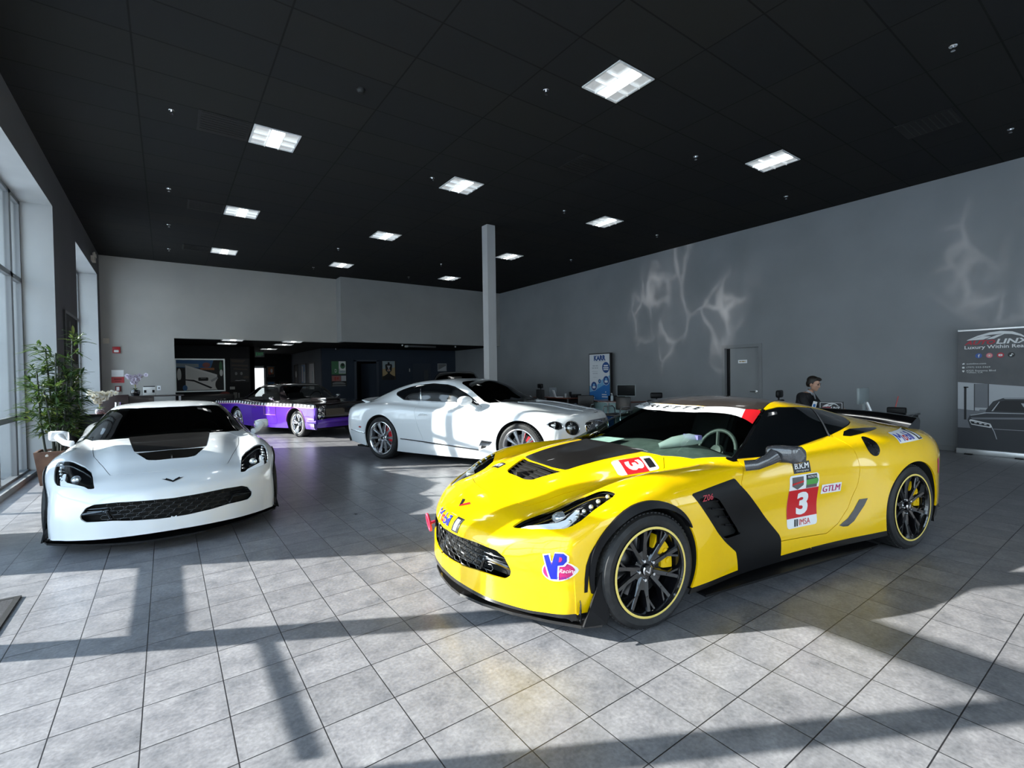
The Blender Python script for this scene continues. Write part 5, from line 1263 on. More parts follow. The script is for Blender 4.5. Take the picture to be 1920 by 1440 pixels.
# ---------------------------------------------------------------- ceiling fittings
PANELMAT = mat('light_diffuser', (.9, .9, .9), .5, emit=(1, 1, .98), es=9)
CELL = mat('light_louvre', (.75, .78, .79), .25, metal=.6, emit=(.9, .95, .96), es=.35)
FRAMEM = mat('light_frame_white', (.75, .76, .76), .4)
def make_light(loc, label, group):
    t = thing('ceiling_light', label, 'ceiling light', loc, 0, group); h = .293
    bm = BM()
    for a, b, c, d in ((-h, h, -h, -h+.022), (-h, h, h-.022, h), (-h, -h+.022, -h, h), (h-.022, h, -h, h)): box(bm, a, b, c, d, -.012, .002)
    obj('frame', bm, FRAMEM, t)
    bm = BM(); quadface(bm, [(-h+.02, -h+.02, -.001), (-h+.02, h-.02, -.001), (h-.02, h-.02, -.001), (h-.02, -h+.02, -.001)]); obj('reflector', bm, CELL, t)
    bm = BM()
    for q in (-.09, .09):
        for s in (0, 1):
            p = [(q-.010, -.004), (q+.010, -.004), (q+.003, -.030), (q-.003, -.030)]
            if s: prism(bm, p, -h+.02, h-.02, axis='Y')
            else: prism(bm, p, -h+.02, h-.02, axis='X')
    obj('louvre', bm, CELL, t)
    bm = BM(); box(bm, -.07, .07, -h+.03, h-.03, -.006, -.003); obj('tube', bm, PANELMAT, t)
    return t
L0 = None; rows = ((1.317, [7.48, 11.14, 14.77], 'left'), (4.34, [3.84, 7.49, 11.14, 14.72], 'middle'), (8.0, [3.85, 7.50, 11.16, 14.74], 'right'))
ordn = {'left': ['nearest', 'second', 'farthest'], 'middle': ['nearest', 'second', 'third', 'farthest'], 'right': ['nearest', 'second', 'third', 'farthest']}
for X, ys, nm in rows:
    for k, Y in enumerate(ys):
        lab = 'square louvred ceiling light, %s of the %s row' % (ordn[nm][k], {'left': 'row beside the windows', 'middle': 'middle row', 'right': 'row beside the grey wall'}[nm].replace('row ', '').replace('middle row', 'middle'))
        lab = 'square lit ceiling panel, %s one in the %s' % (ordn[nm][k], {'left': 'row along the windows', 'middle': 'middle row', 'right': 'row along the grey side wall'}[nm])
        if L0 is None: L0 = make_light((X, Y, ZC), lab, 'square ceiling lights'); L = L0
        else: L = dup(L0, (X, Y, ZC), None, lab)
for X, Y in ((1.317, .18), (4.34, .18), (8.0, .18), (1.317, -3.47), (4.34, -3.47), (8.0, -3.47), (1.317, 3.84)):  # out-of-view panels carrying on the rows, added for light and reflections
    dup(L0, (X, Y, ZC), None, 'unseen lit ceiling panel added behind the photographer')
AL = [((1.685, 18.72), 'left', 'nearer'), ((1.685, 17.05), 'left', 'edge'), ((3.39, 21.5), 'deep', ''), ((3.40, 18.6), 'mid', ''), ((3.39, 17.05), 'front', '')]
albl = ['lit panel in the low ceiling above the silver-framed panel', 'lit panel under the pale header, left one', 'lit panel farthest back in the corridor ceiling', 'lit panel in the low ceiling, middle of the corridor line', 'lit panel just under the pale header, corridor line']
for ((X, Y), _, _), lb in zip(AL, albl): dup(L0, (X, Y, 2.66), None, lb, 'low ceiling lights at the back')
# vents
VENTM = mat('vent_black', (.006, .006, .006), .8)
def vent(x, y, sx, sy, label):
    bm = BM(); box(bm, -sx, sx, -sy, sy, -.008, 0); t = obj('ceiling_vent', bm, VENTM, loc=(x, y, ZC)); tag(t, label, 'vent')
    bm = BM(); n = 8
    for k in range(n): box(bm, -sx+.03, sx-.03, -sy+.03+(2*sy-.06)*k/n, -sy+.045+(2*sy-.06)*k/n, -.014, -.008)
    obj('grille', bm, mat('vent_slat', (.010, .010, .010), .7), t)
vent(.705, 7.48, .30, .30, 'black vent beside the nearest light of the window row'); vent(.705, 11.14, .30, .30, 'black vent beside the second light of the window row'); vent(.705, 14.77, .30, .30, 'black vent beside the farthest light of the window row')
vent(5.57, 5.66, .30, .30, 'black vent between the middle and wall-side light rows'); vent(8.62, 2.05, .30, .30, 'black vent high on the right above the roll-up banner')
# sprinklers
def sprinkler(loc, label):
    t = thing('sprinkler', label, 'sprinkler', loc, 0, 'ceiling sprinklers')
    bm = BM(); lathe(bm, [(0, -.004), (.035, -.004), (.038, 0)], 16); obj('escutcheon', bm, CHROME, t, 40)
    bm = BM(); tube(bm, [(0, 0, 0), (0, 0, -.035)], .010, 8); lathe(bm, [(0, -.050), (.020, -.050), (.020, -.047), (0, -.047)], 12); tube(bm, [(.012, 0, -.035), (.012, 0, -.05)], .003, 5); tube(bm, [(-.012, 0, -.035), (-.012, 0, -.05)], .003, 5); obj('head', bm, CHROME, t, 40)
    return t
SP = [((.13, 7.42), 'sprinkler head above the white sports car, nearest of the window line'), ((.11, 10.46), 'sprinkler head, second of the window line'), ((.12, 12.87), 'sprinkler head, third of the window line'), ((.13, 15.24), 'sprinkler head, farthest of the window line'),
 ((3.75, 4.43), 'sprinkler head beside the largest ceiling light'), ((3.76, 7.47), 'sprinkler head beside the second light of the middle row'), ((3.73, 12.88), 'sprinkler head before the last middle-row light'), ((3.72, 15.46), 'sprinkler head close to the pale back wall'),
 ((6.78, 1.41), 'sprinkler head high above the yellow car roof'), ((6.81, 4.45), 'sprinkler head between the two nearest lit panels on the right'), ((6.75, 7.45), 'sprinkler head left of the second wall-side light'), ((6.80, 13.02), 'sprinkler head behind the column, nearer one'), ((6.74, 15.28), 'sprinkler head behind the column, farther one'),
 ((9.79, 1.42), 'sprinkler head near the right wall above the roll-up banner'), ((9.81, 4.47), 'sprinkler head near the right wall above the seated man'), ((9.83, 7.5), 'sprinkler head near the right wall above the grey door'), ((9.77, 10.51), 'sprinkler head near the right wall beyond the column')]
s0 = None
for (x, y), lab in SP:
    if s0 is None: s0 = sprinkler((x, y, ZC), lab)
    else: dup(s0, (x, y, ZC), None, lab)
bm = BM(); lathe(bm, [(0, -.05), (.03, -.045), (.045, -.02), (.05, 0)], 20); tag(obj('ceiling_speaker', bm, mat('speaker_black', (.006, .006, .006), .4), loc=(1.93, 5.64, ZC)), 'small black dome on the ceiling', 'dome camera')
# ---------------------------------------------------------------- left side: plant, picture, emergency light
bm = BM(); a, b, h = .165, .215, .47
bmv = [[bm.verts.new((sx*r, sy*r, z)) for sx, sy in ((-1, -1), (1, -1), (1, 1), (-1, 1))] for r, z in ((a, 0), (b, h), (b-.025, h), (b-.03, h-.05))]
for P, Q in zip(bmv[:-1], bmv[1:]):
    for k in range(4): bm.faces.new((P[k], P[(k+1) % 4], Q[(k+1) % 4], Q[k]))
bm.faces.new(bmv[0][::-1]); bm.faces.new(bmv[-1])
pl = thing('potted_bamboo', 'tall artificial bamboo in a square tapered brown pot by the window', 'plant', (-1.29, 9.40, .0))
obj('pot', bm, noise_mix(mat('pot_brown', (.12, .06, .04), .5), (.085, .042, .028), (.15, .08, .05), 6), pl)
bm = BM(); random.seed(3)
for k in range(40): 
    x, y = random.uniform(-.2, .2), random.uniform(-.2, .2); bmesh.ops.create_icosphere(bm, subdivisions=1, radius=random.uniform(.02, .035), matrix=Matrix.Translation((x, y, h-.05)))
tag(obj('pebbles', bm, mat('pebble', (.55, .52, .48), .8), pl), kind='stuff')
CANE = noise_mix(mat('bamboo_cane', (.02, .03, .02), .5), (.008, .013, .010), (.022, .03, .02), 8)
leaf = BM(); LM = []
def blade(bm, p, d, L, w, mi):
    d = d.normalized(); s = d.cross(Vector((0, 0, 1)));
    if s.length < .1: s = Vector((1, 0, 0))
    s.normalize(); n = s.cross(d); pts = []
    for t, ww in ((0, .12), (.25, .9), (.55, .85), (.8, .45), (1, .02)):
        c = p+d*L*t-Vector((0, 0, L*.28*t*t)); pts.append((bm.verts.new(c+s*w*ww*.5+n*.004), bm.verts.new(c), bm.verts.new(c-s*w*ww*.5+n*.004)))
    for A, B_ in zip(pts[:-1], pts[1:]):
        for k in (0, 1):
            f = bm.faces.new((A[k], A[k+1], B_[k+1], B_[k])); f.material_index = mi
random.seed(12)
for k in range(9):
    ang = k*2.4; r0 = .05+.07*random.random(); x, y = r0*math.cos(ang), r0*math.sin(ang); H = 2.02-.11*k+.1*random.random()
    H = max(1.0, H); top = Vector((x*2.2+random.uniform(-.05, .05), y*2.2+random.uniform(-.05, .05), H))
    base = Vector((x, y, h-.06)); bm = BM(); pts = []; rr = []
    for i in range(13):
        t = i/12; pts.append(base.lerp(top, t)+Vector((.02*math.sin(t*3+k), .02*math.cos(t*2+k), 0))); rr.append((.016 if i % 3 else .0185)*(1-.45*t))
    tube(bm, pts, rr, 8); obj('cane', bm, CANE, pl, 50)
    nb = 15
    for i in range(nb):
        t = .28+.72*i/(nb-1); p = base.lerp(top, t)
        a2 = random.uniform(0, 2*PI); out = Vector((math.cos(a2), math.sin(a2), random.uniform(.1, .7))).normalized()
        Lb = random.uniform(.10, .26)*(1.1-.2*t)
        tip = p+out*Lb
        for q in range(random.randint(10, 14)):
            d = (out+Vector((random.uniform(-.9, .9), random.uniform(-.9, .9), random.uniform(-.5, .5)))).normalized()
            blade(leaf, p.lerp(tip, random.uniform(.35, 1)), d, random.uniform(.13, .22), random.uniform(.024, .040), 0 if random.random() < .86 else 1)
LEAF1 = noise_mix(mat('bamboo_leaf', (.035, .085, .02), .45), (.014, .038, .013), (.035, .075, .02), 4); LEAF2 = mat('bamboo_leaf_pale', (.15, .17, .04), .45)  # second leaf colour is a paler copy painted for sunlit leaves
for m_ in (LEAF1, LEAF2):
    bsdf(m_).inputs['Subsurface Weight'].default_value = 0
    N, L_ = nt(m_); out = [n for n in N if n.type == 'OUTPUT_MATERIAL'][0]; tr = N.new('ShaderNodeBsdfTranslucent'); mxs = N.new('ShaderNodeMixShader'); mxs.inputs[0].default_value = .22
    tr.inputs['Color'].default_value = (.10, .17, .03, 1); L_.new(bsdf(m_).outputs[0], mxs.inputs[1]); L_.new(tr.outputs[0], mxs.inputs[2]); L_.new(mxs.outputs[0], out.inputs[0])
tag(obj('foliage', leaf, [LEAF1, LEAF2], pl), kind='stuff')
FRAMEBLK = mat('picture_frame_black', (.010, .010, .011), .35)
def plane_M(o, xdir, ydir):
    x, y = Vector(xdir), Vector(ydir); n = x.cross(y)
    return Matrix(((x.x, y.x, n.x, o[0]), (x.y, y.y, n.y, o[1]), (x.z, y.z, n.z, o[2]), (0, 0, 0, 1)))
def pic(name, label, cat, M, w, h, frame, back, fw=.03, group=None, depth=.03):
    """framed flat picture lying in plane M (local xy), facing +z; returns (root, add) where add(poly/text) puts art on it"""
    t = thing(name, label, cat, M.translation, 0, group); Mi = Matrix.Translation(-M.translation) @ M
    bm = BM()
    for a, b, c, d in ((-w/2, w/2, -h/2, -h/2+fw), (-w/2, w/2, h/2-fw, h/2), (-w/2, -w/2+fw, -h/2+fw, h/2-fw), (w/2-fw, w/2, -h/2+fw, h/2-fw)): box(bm, a, b, c, d, 0, depth, M=Mi)
    obj('frame', bm, frame, t)
    bm = BM(); box(bm, -w/2+fw, w/2-fw, -h/2+fw, h/2-fw, 0, depth*.5, M=Mi); obj('print', bm, back, t)
    return t, Mi @ Matrix.Translation((0, 0, depth*.5+.001))
def art(t, name, M, items):
    """items: (material, polygon or text tuple, z layer) painted shapes of the print"""
    by = {}
    for it in items: by.setdefault(it[0].name, []).append(it)
    mats_ = []; bm = BM()
    for mi, (k, its) in enumerate(by.items()):
        mats_.append(its[0][0])
        for m_, g, z in its:
            if isinstance(g, tuple) and isinstance(g[0], str):
                s, cx, cy, w, h = g[:5]; kw = g[5] if len(g) > 5 else {}
                flat_text(bm, s, w, h, M @ Matrix.Translation((cx, cy, z*.001)), mi, **kw)
            else: flat_poly(bm, g, M, z*.001, mi)
    return obj(name, bm, mats_, t)
def rc(cx, cy, w, h): return [(cx-w/2, cy-h/2), (cx+w/2, cy-h/2), (cx+w/2, cy+h/2), (cx-w/2, cy+h/2)]
def flatm(n, c, r=.6): return mat(n, c, r)
P_DK = flatm('print_dark', (.012, .011, .011)); P_BROWN = flatm('print_brown', (.045, .028, .02)); P_GOLD = flatm('print_tan', (.42, .30, .15)); P_SKY = flatm('print_sky', (.30, .36, .38)); P_WHITE = flatm('print_white', (.72, .72, .70)); P_GREEN = flatm('print_green', (.05, .16, .07)); P_PINK = flatm('print_rose', (.30, .11, .10)); P_BLUE = flatm('print_blue', (.05, .16, .36)); P_RED = flatm('print_red', (.35, .04, .03)); P_ORANGE = flatm('print_orange', (.38, .13, .04)); P_GREY = flatm('print_grey', (.16, .16, .16)); P_PALE = flatm('print_pale', (.42, .42, .44)); P_REFLECT = flatm('print_bright', (.80, .80, .78))
t, M = pic('framed_picture', 'black framed dark picture on the pier behind the bamboo', 'picture', plane_M((XL, 11.78, 2.20), (0, 1, 0), (0, 0, 1)) , 1.35, .95, FRAMEBLK, P_DK, .05)
art(t, 'print_shapes', M, [(P_BROWN, ell(-.1, -.05, .10, .28), 0), (P_GREY, ell(-.1, .26, .06, .08), 1), (P_BROWN, rc(.3, -.2, .35, .3), 0)])
t = thing('emergency_light', 'beige emergency light with two lamps high on the dark pier', 'emergency light', (XL, 15.35, 4.40))
bm = BM(); box(bm, -.003, .07, -.16, .16, -.06, .06, bev=.01); obj('case', bm, mat('beige_plastic', (.55, .50, .42), .5), t)
for s in (-1, 1):
    bm = BM(); lathe(bm, [(0, .03), (.05, .025), (.055, 0), (.03, -.03)], 16, axis='X', M=Matrix.Translation((.06, s*.11, .10))); obj('lamp_head', bm, mat('beige_plastic', (.55, .50, .42), .5), t, 40)
# back wall fittings (on the pale wall beside the opening)
def wallbox(name, label, cat, x, z, w, h, d, m, y=None, bev=.006):
    y = YB if y is None else y
    bm = BM(); box(bm, -w/2, w/2, -d, .003, -h/2, h/2, bev=bev); return tag(obj(name, bm, m, loc=(x, y, z), smooth=40), label, cat)
RED = mat('alarm_red', (.42, .015, .02), .35)
wallbox('thermostat', 'small beige box high in the corner of the pale wall', 'thermostat', -1.29, 2.53, .13, .14, .05, mat('beige_plastic', (.55, .50, .42), .5))
o = thing('fire_strobe', 'red fire alarm strobe on the pale back wall', 'fire alarm', (-1.08, YB, 2.29)); bm = BM(); box(bm, -.085, .085, -.05, .003, -.085, .085, bev=.01); obj('housing', bm, RED, o, 40); bm = BM(); box(bm, -.05, .05, -.075, -.05, -.065, 0, bev=.01); obj('lens', bm, mat('strobe_lens', (.85, .85, .85), .2), o, 40)
wallbox('notice_sheet', 'white paper notice above the red sign on the back wall', 'notice', -1.07, 1.655, .26, .18, .008, WHITEDEC, bev=0)
o = wallbox('fire_sign', 'red rectangular sign under the white notice', 'sign', -1.07, 1.475, .27, .16, .01, mat('sign_red', (.50, .03, .04), .4), bev=0); bm = BM(); Mx = plane_M((0, -.011, .02), (1, 0, 0), (0, 0, 1)); [flat_poly(bm, rc_, Mx) for rc_ in ([(-.08, -.02), (.08, -.02), (.08, .02), (-.08, .02)], [(-.06, -.07), (.06, -.07), (.06, -.05), (-.06, -.05)])]; obj('sign_lettering', bm, mat('sign_dark_red', (.22, .01, .01), .5), o)
o = wallbox('fire_pull_station', 'small dark red pull station under the red sign', 'fire alarm', -1.07, 1.235, .12, .15, .06, mat('pull_red', (.20, .02, .02), .4)); bm = BM(); box(bm, -.03, .03, -.07, -.06, -.05, .05); obj('pull_handle', bm, WHITEDEC, o)
o = wallbox('wall_socket', 'white wall socket plate beside the desk', 'socket', -.17, 1.23, .085, .13, .01, WHITEDEC, bev=.004); bm = BM(); box(bm, -.015, .015, -.012, -.010, -.02, .02); obj('socket_face', bm, BLACKDEC, o)
# reception desk, orchids, small set
DESKW = mat('dark_desk_wood', (.018, .012, .012), .35, coat=.3)
t = thing('reception_desk', 'dark reception desk before the pale back wall', 'desk', (-.72, 15.75, 0))
bm = BM(); box(bm, -.62, 1.10, -.35, .35, 1.03, 1.06, bev=.005); obj('desk_top', bm, DESKW, t, 40)
bm = BM(); box(bm, -.55, .45, -.28, .28, 0, 1.03); obj('cabinet', bm, DESKW, t)
bm = BM(); box(bm, .98, 1.03, -.28, .28, 0, 1.03); obj('leg', bm, CHROME, t)
bm = BM(); box(bm, -.58, -.05, -.40, -.28, .55, 1.10, bev=.01); obj('modesty_panel', bm, mat('desk_brown', (.022, .011, .011), .4), t, 40)
def orchid(loc, label, petal, centre, stems, potm, potr, seed, hgt=.46):
    random.seed(seed); t = thing('orchid', label, 'plant', loc)
    bm = BM(); lathe(bm, [(0, 0), (potr*.75, 0), (potr, potr*.5), (potr*1.02, potr*1.2), (potr*.85, potr*1.5), (potr*.7, potr*1.5), (0, potr*1.35)], 20); obj('pot', bm, potm, t, 40)
    fl = BM(); dk = BM()
    for (dx, dy, L) in stems:
        bm = BM(); pts = []
        for i in range(10):
            u = i/9; pts.append(Vector((dx*u**2.2, dy*u**2, potr*1.4+hgt*(u-.22*u**3))))
        tube(bm, pts, .006, 6); obj('stem', bm, mat('orchid_stem', (.32, .28, .12), .6), t, 60)
        for i in range(9):
            u = .55+.45*i/8; p = pts[min(9, int(u*9))]+Vector((random.uniform(-.05, .05), random.uniform(-.05, .05), random.uniform(-.03, .05)))
            nrm = Vector((random.uniform(-.6, .6), -1, random.uniform(-.2, .6))).normalized(); ax = nrm.orthogonal().normalized(); ay = nrm.cross(ax)
            for q in range(5):
                an = q*2*PI/5+.3; c = p+(ax*math.cos(an)+ay*math.sin(an))*.028
                bmesh.ops.create_circle(fl, cap_ends=True, segments=7, radius=.027, matrix=Matrix.Translation(c) @ nrm.to_track_quat('Z', 'Y').to_matrix().to_4x4())
            bmesh.ops.create_icosphere(dk, subdivisions=1, radius=.011, matrix=Matrix.Translation(p+nrm*.008))
    tag(obj('blossoms', fl, petal, t), kind='stuff'); tag(obj('blossom_centres', dk, centre, t), kind='stuff')
    bm = BM()
    for q in range(6):
        an = q*1.05; blade(bm, Vector((0, 0, potr*1.45)), Vector((math.cos(an), math.sin(an), .9)), .13, .04, 0)
    tag(obj('leaves', bm, LEAF1, t), kind='stuff')
    return t
orchid((-.65, 15.72, 1.06), 'orchid with pale lilac flowers in a black pot on the reception desk', mat('petal_lilac', (.55, .50, .60), .6), mat('petal_purple', (.10, .05, .14), .6), [(-.16, 0, .4), (.18, .02, .4), (.02, -.02, .5), (-.06, .03, .45)], GLOSSBLK, .10, 4)
t = thing('desk_printer', 'small white device with dark slots beside the lilac orchid', 'printer', (-.36, 15.68, 1.062)); bm = BM(); box(bm, -.13, .13, -.10, .10, 0, .22, bev=.012); obj('case', bm, mat('device_white', (.62, .62, .60), .4), t, 40); bm = BM(); box(bm, -.11, -.06, -.104, -.10, .07, .14); box(bm, .06, .11, -.104, -.10, .07, .14); obj('slots', bm, BLACK, t); bm = BM(); box(bm, -.12, .12, -.09, .09, .22, .24); obj('lid', bm, BLACK, t)
t = thing('side_table', 'low dark side table under the white orchid', 'table', (-1.02, 13.42, 0)); bm = BM(); box(bm, -.35, .35, -.35, .35, .70, .74, bev=.006); obj('table_top', bm, mat('table_cherry', (.20, .055, .035), .3, coat=.5), t, 40)
for sx in (-1, 1):
    for sy in (-1, 1): bm = BM(); box(bm, sx*.31-.02, sx*.31+.02, sy*.31-.02, sy*.31+.02, 0, .70); obj('leg', bm, DESKW, t)
orchid((-1.15, 13.30, .74), 'white orchid in a patterned pot on the low side table', mat('petal_white', (.80, .78, .70), .6), mat('petal_yellow', (.55, .45, .18), .6), [(-.17, 0, .4), (.16, .02, .4), (.03, -.02, .5), (.22, .03, .45), (-.08, -.03, .45)], noise_mix(mat('patterned_pot', (.5, .5, .55), .3), (.10, .12, .25), (.7, .66, .62), 60), .075, 8, .44)
t = thing('thermos_jug', 'clear and silver jug beside the white orchid', 'jug', (-.85, 13.30, .74)); bm = BM(); lathe(bm, [(0, 0), (.055, 0), (.06, .12), (.05, .22), (.055, .25), (0, .25)], 20); obj('body', bm, mat('brushed_steel', (.6, .6, .6), .25, metal=1), t, 40); bm = BM(); tube(bm, [(.05, 0, .22), (.10, 0, .20), (.10, 0, .08), (.055, 0, .05)], .010, 8); obj('handle', bm, BLACK, t, 60)
LEATH = mat('black_leather', (.014, .013, .013), .4)
t = thing('lounge_chair', 'black leather lounge chair beside the bamboo pot', 'chair', (-.93, 10.95, 0))
bm = BM(); box(bm, -.33, .33, -.38, .30, .22, .45, bev=.05); obj('seat', bm, LEATH, t, 60)
bm = BM(); box(bm, -.33, .33, .18, .38, .40, .86, bev=.07); obj('backrest', bm, LEATH, t, 60)
for s in (-1, 1): bm = BM(); box(bm, s*.36-.07, s*.36+.07, -.38, .36, .12, .62, bev=.05); obj('armrest', bm, LEATH, t, 60)
for sx in (-1, 1):
    for sy in (-1, 1): bm = BM(); tube(bm, [(sx*.34, sy*.30, .13), (sx*.34, sy*.30, 0)], .02, 8); obj('leg', bm, CHROME, t, 60)
bm = BM(); box(bm, -.62, .62, -.45, .45, 0, .012, mi=0); M_mat = noise_mix(mat('door_mat_fibre', (.03, .03, .036), .95), (.018, .018, .022), (.05, .05, .058), 120, bump=.6, bscale=300)
t = thing('door_mat', 'dark grey door mat with a raised rubber edge at the left', 'mat', (-1.18, 3.72, 0)); bm2 = BM(); bm.free(); box(bm2, -.33, .33, -.79, .79, 0, .010); obj('pile', bm2, M_mat, t)
bm = BM()
for a, b, c, d in ((-.36, .36, -.82, -.79), (-.36, .36, .79, .82), (-.36, -.33, -.79, .79), (.33, .36, -.79, .79)): box(bm, a, b, c, d, 0, .012)
obj('rubber_edge', bm, RUBBER, t)
# ---------------------------------------------------------------- alcove: pictures
t, M = pic('large_framed_picture', 'large silver framed panel with a bright reflection painted on, in the dark alcove', 'picture', plane_M((.99, 20.25, 1.61), (1, 0, 0), (0, 0, 1)), 1.50, 1.17, mat('silver_frame', (.45, .47, .46), .35, metal=.6), P_DK, .045)  # bright view a mirror would show, painted on as flat shapes
art(t, 'print_shapes', M, [(P_BLUE, [(-.70, .53), (.40, .53), (.30, .22), (-.70, .28)], 0), (P_SKY, [(-.70, .42), (-.05, .40), (-.05, .28), (-.70, .30)], 1), (P_PINK, ell(.18, .36, .12, .09), 2), (P_ORANGE, [(.0, .26), (.42, .26), (.42, .18), (.0, .20)], 2), (P_REFLECT, [(-.44, .36), (.50, .02), (.50, -.52), (-.44, -.52)], 3),
  (P_WHITE, [(-.40, .26), (.44, -.02), (.44, -.20), (-.40, -.10)], 4), (P_DK, [(-.44, -.14), (-.2, -.16), (.35, -.44), (.30, -.48), (-.2, -.22), (-.44, -.18)], 5), (P_DK, rrect(.08, -.14, .30, .12, .03), 5), (P_GREY, rrect(.08, -.10, .16, .05, .02), 6), (P_WHITE, ell(-.62, .02, .06, .22), 4), (P_DK, ell(-.58, -.34, .12, .20), 6), (P_BLUE, ell(-.46, -.44, .07, .10), 7), (P_DK, ell(.56, -.34, .12, .20), 6), (P_GREEN, ell(.62, .30, .05, .20), 4), (P_WHITE, ell(.63, .08, .05, .12), 5), (P_PALE, [(.30, -.18), (.50, -.05), (.53, -.12), (.33, -.25)], 5)])
t, M = pic('dark_poster', 'dark brown poster of clouds and people on the charcoal wall', 'poster', plane_M((2.21, 20.25, 1.78), (1, 0, 0), (0, 0, 1)), .60, .86, P_DK, P_DK, .01, depth=.02)
art(t, 'print_shapes', M, [(P_BROWN, [(-.28, .40), (.2, .38), (.1, .28), (-.25, .30)], 0), (P_BROWN, [(-.25, .22), (.28, .20), (.26, .13), (-.27, .15)], 0), (P_BROWN, [(-.2, .08), (.25, .05), (.25, .0), (-.2, .03)], 0), (P_GREY, ell(-.12, -.12, .04, .06), 1), (P_GREY, ell(.05, -.12, .04, .06), 1), (P_BROWN, ell(.2, -.26, .10, .05), 1), (P_PALE, [(-.18, -.38), (-.1, -.365), (-.05, -.375), (.06, -.36), (.18, -.37), (.17, -.385), (.05, -.375), (-.05, -.39)], 1)])
def poster(label, X, z, w, h, back, items, Y=20.25, name='framed_poster', fm=FRAMEBLK, grp=None):
    t, M = pic(name, label, 'poster', plane_M((X, Y, z), (1, 0, 0), (0, 0, 1)), w, h, fm, back, .02, grp, .02); art(t, 'print_shapes', M, items); return t
HG = poster('framed poster of a black lantern silhouette on a tan sky', 7.92, 1.75, .62, .84, P_GOLD, [(P_SKY, rc(0, .22, .56, .36), 0), (P_GOLD, [(-.28, .05), (.28, .12), (.28, .0), (-.28, -.02)], 1), (P_DK, [(-.16, .22), (-.13, .27), (.13, .27), (.16, .22), (.14, .0), (.10, -.06), (.05, -.10), (.05, -.14), (.12, -.19), (.20, -.24), (.28, -.26), (.28, -.40), (-.28, -.40), (-.28, -.26), (-.20, -.24), (-.12, -.19), (-.05, -.14), (-.05, -.10), (-.10, -.06), (-.14, 0)], 2), (P_DK, ell(0, .30, .05, .06), 2), (P_PALE, [(-.08, .20), (.08, .20), (.02, .08), (.08, -.04), (-.08, -.04), (-.02, .08)], 3), (P_ORANGE, [(-.05, -.02), (.05, -.02), (.01, .06), (-.01, .06)], 4)], Y=20.25)
poster('green and white framed print, upper print left of the navy door', 5.78, 1.86, .62, .58, P_GREEN, [(P_WHITE, rc(.14, .02, .28, .5), 0), (P_GREEN, ell(.16, .08, .10, .12), 1), (P_DK, ell(.16, .12, .06, .06), 2), (P_WHITE, ('D', -.12, -.12, .08, .14), 1), (P_PALE, ('1', .02, -.10, .04, .12), 2), (P_SKY, rc(.14, -.16, .26, .10), 1)])
poster('framed print with rose band above a car, lower print left of the navy door', 5.78, 1.325, .62, .46, P_DK, [(P_PINK, rc(-.10, .10, .36, .22), 0), (P_PALE, rc(.19, .10, .20, .22), 0), (P_RED, rc(-.15, .09, .06, .14), 1), (P_RED, rc(-.05, .10, .08, .10), 1), (P_GREY, [(-.26, -.08), (-.12, -.04), (.12, -.04), (.26, -.10), (.26, -.15), (-.26, -.15)], 1), (P_PALE, rc(0, -.20, .54, .02), 1)])
poster('small framed silver landscape picture above the black saloon', 9.98+.55, 1.87, .46, .36, P_GREY, [(P_PALE, [(-.2, -.12), (.2, .08), (.2, -.15), (-.2, -.15)], 0)], fm=mat('silver_frame', (.45, .47, .46), .35, metal=.6))
poster('orange framed print at the corridor end, upper left', 4.20, 1.80, .34, .52, P_DK, [(P_ORANGE, rc(0, .05, .24, .34), 0), (P_WHITE, ell(.03, .05, .05, .10), 1), (P_RED, ell(-.05, -.08, .06, .08), 1)], Y=26.2)
poster('blue framed print at the corridor end, lower left', 4.20, 1.12, .36, .40, P_DK, [(P_SKY, [(-.13, -.15), (.13, -.15), (.0, .15)], 0), (P_BLUE, rc(0, .1, .28, .12), 0)], Y=26.2)
poster('brown framed print at the corridor end, lower right', 4.78, 1.12, .42, .40, P_DK, [(P_PINK, rc(0, 0, .30, .22), 0), (P_PALE, ell(.05, .02, .05, .06), 1)], Y=26.2)
for k, (ya, lb) in enumerate(((25.0, 'farthest'), (23.45, 'middle'), (21.9, 'nearest'))):
    t, M = pic('tall_narrow_poster', 'tall narrow framed print on the corridor side wall, %s of three' % lb, 'poster', plane_M((NX, ya, 1.55), (0, -1, 0), (0, 0, 1)), .90 if k else .8, 1.15, FRAMEBLK, [P_DK, P_BLUE, P_PALE][k], .05, 'tall prints on the corridor wall', .02)
    art(t, 'print_shapes', M, [(P_PALE, rc(-.2, .1, .2, .7), 0), (P_SKY, rc(.15, -.1, .2, .6), 0)] if k else [(P_PALE, ell(0, .1, .14, .16), 0)])
# exit sign, outlets, thermostat, stanchion, sofa
t = thing('exit_sign', 'exit sign hanging at the mouth of the dark corridor', 'exit sign', (2.98, 21.0, 2.42)); bm = BM(); box(bm, -.17, .17, -.03, .03, -.12, .12, bev=.01); obj('housing', bm, mat('exit_housing', (.10, .10, .10), .5), t, 40); bm = BM(); flat_text(bm, 'EXIT', .26, .12, plane_M((0, -.031, 0), (1, 0, 0), (0, 0, 1))); obj('lettering', bm, mat('exit_letters', (.03, .10, .05), .5, emit=(.1, .6, .25), es=.15), t); bm = BM(); tube(bm, [(0, 0, .12), (0, 0, .24)], .012, 8); obj('stem', bm, BLACK, t)
o = wallbox('wall_socket', 'double socket plate low on the charcoal wall', 'socket', 1.96, 1.13, .16, .10, .01, mat('socket_grey', (.35, .35, .33), .5), y=20.25, bev=.004)
wallbox('paper_tag', 'small grey tag beside the red ember sign on the charcoal wall', 'notice', 2.05, .86, .12, .22, .02, mat('tag_grey', (.16, .16, .15), .6), y=20.25, bev=0)
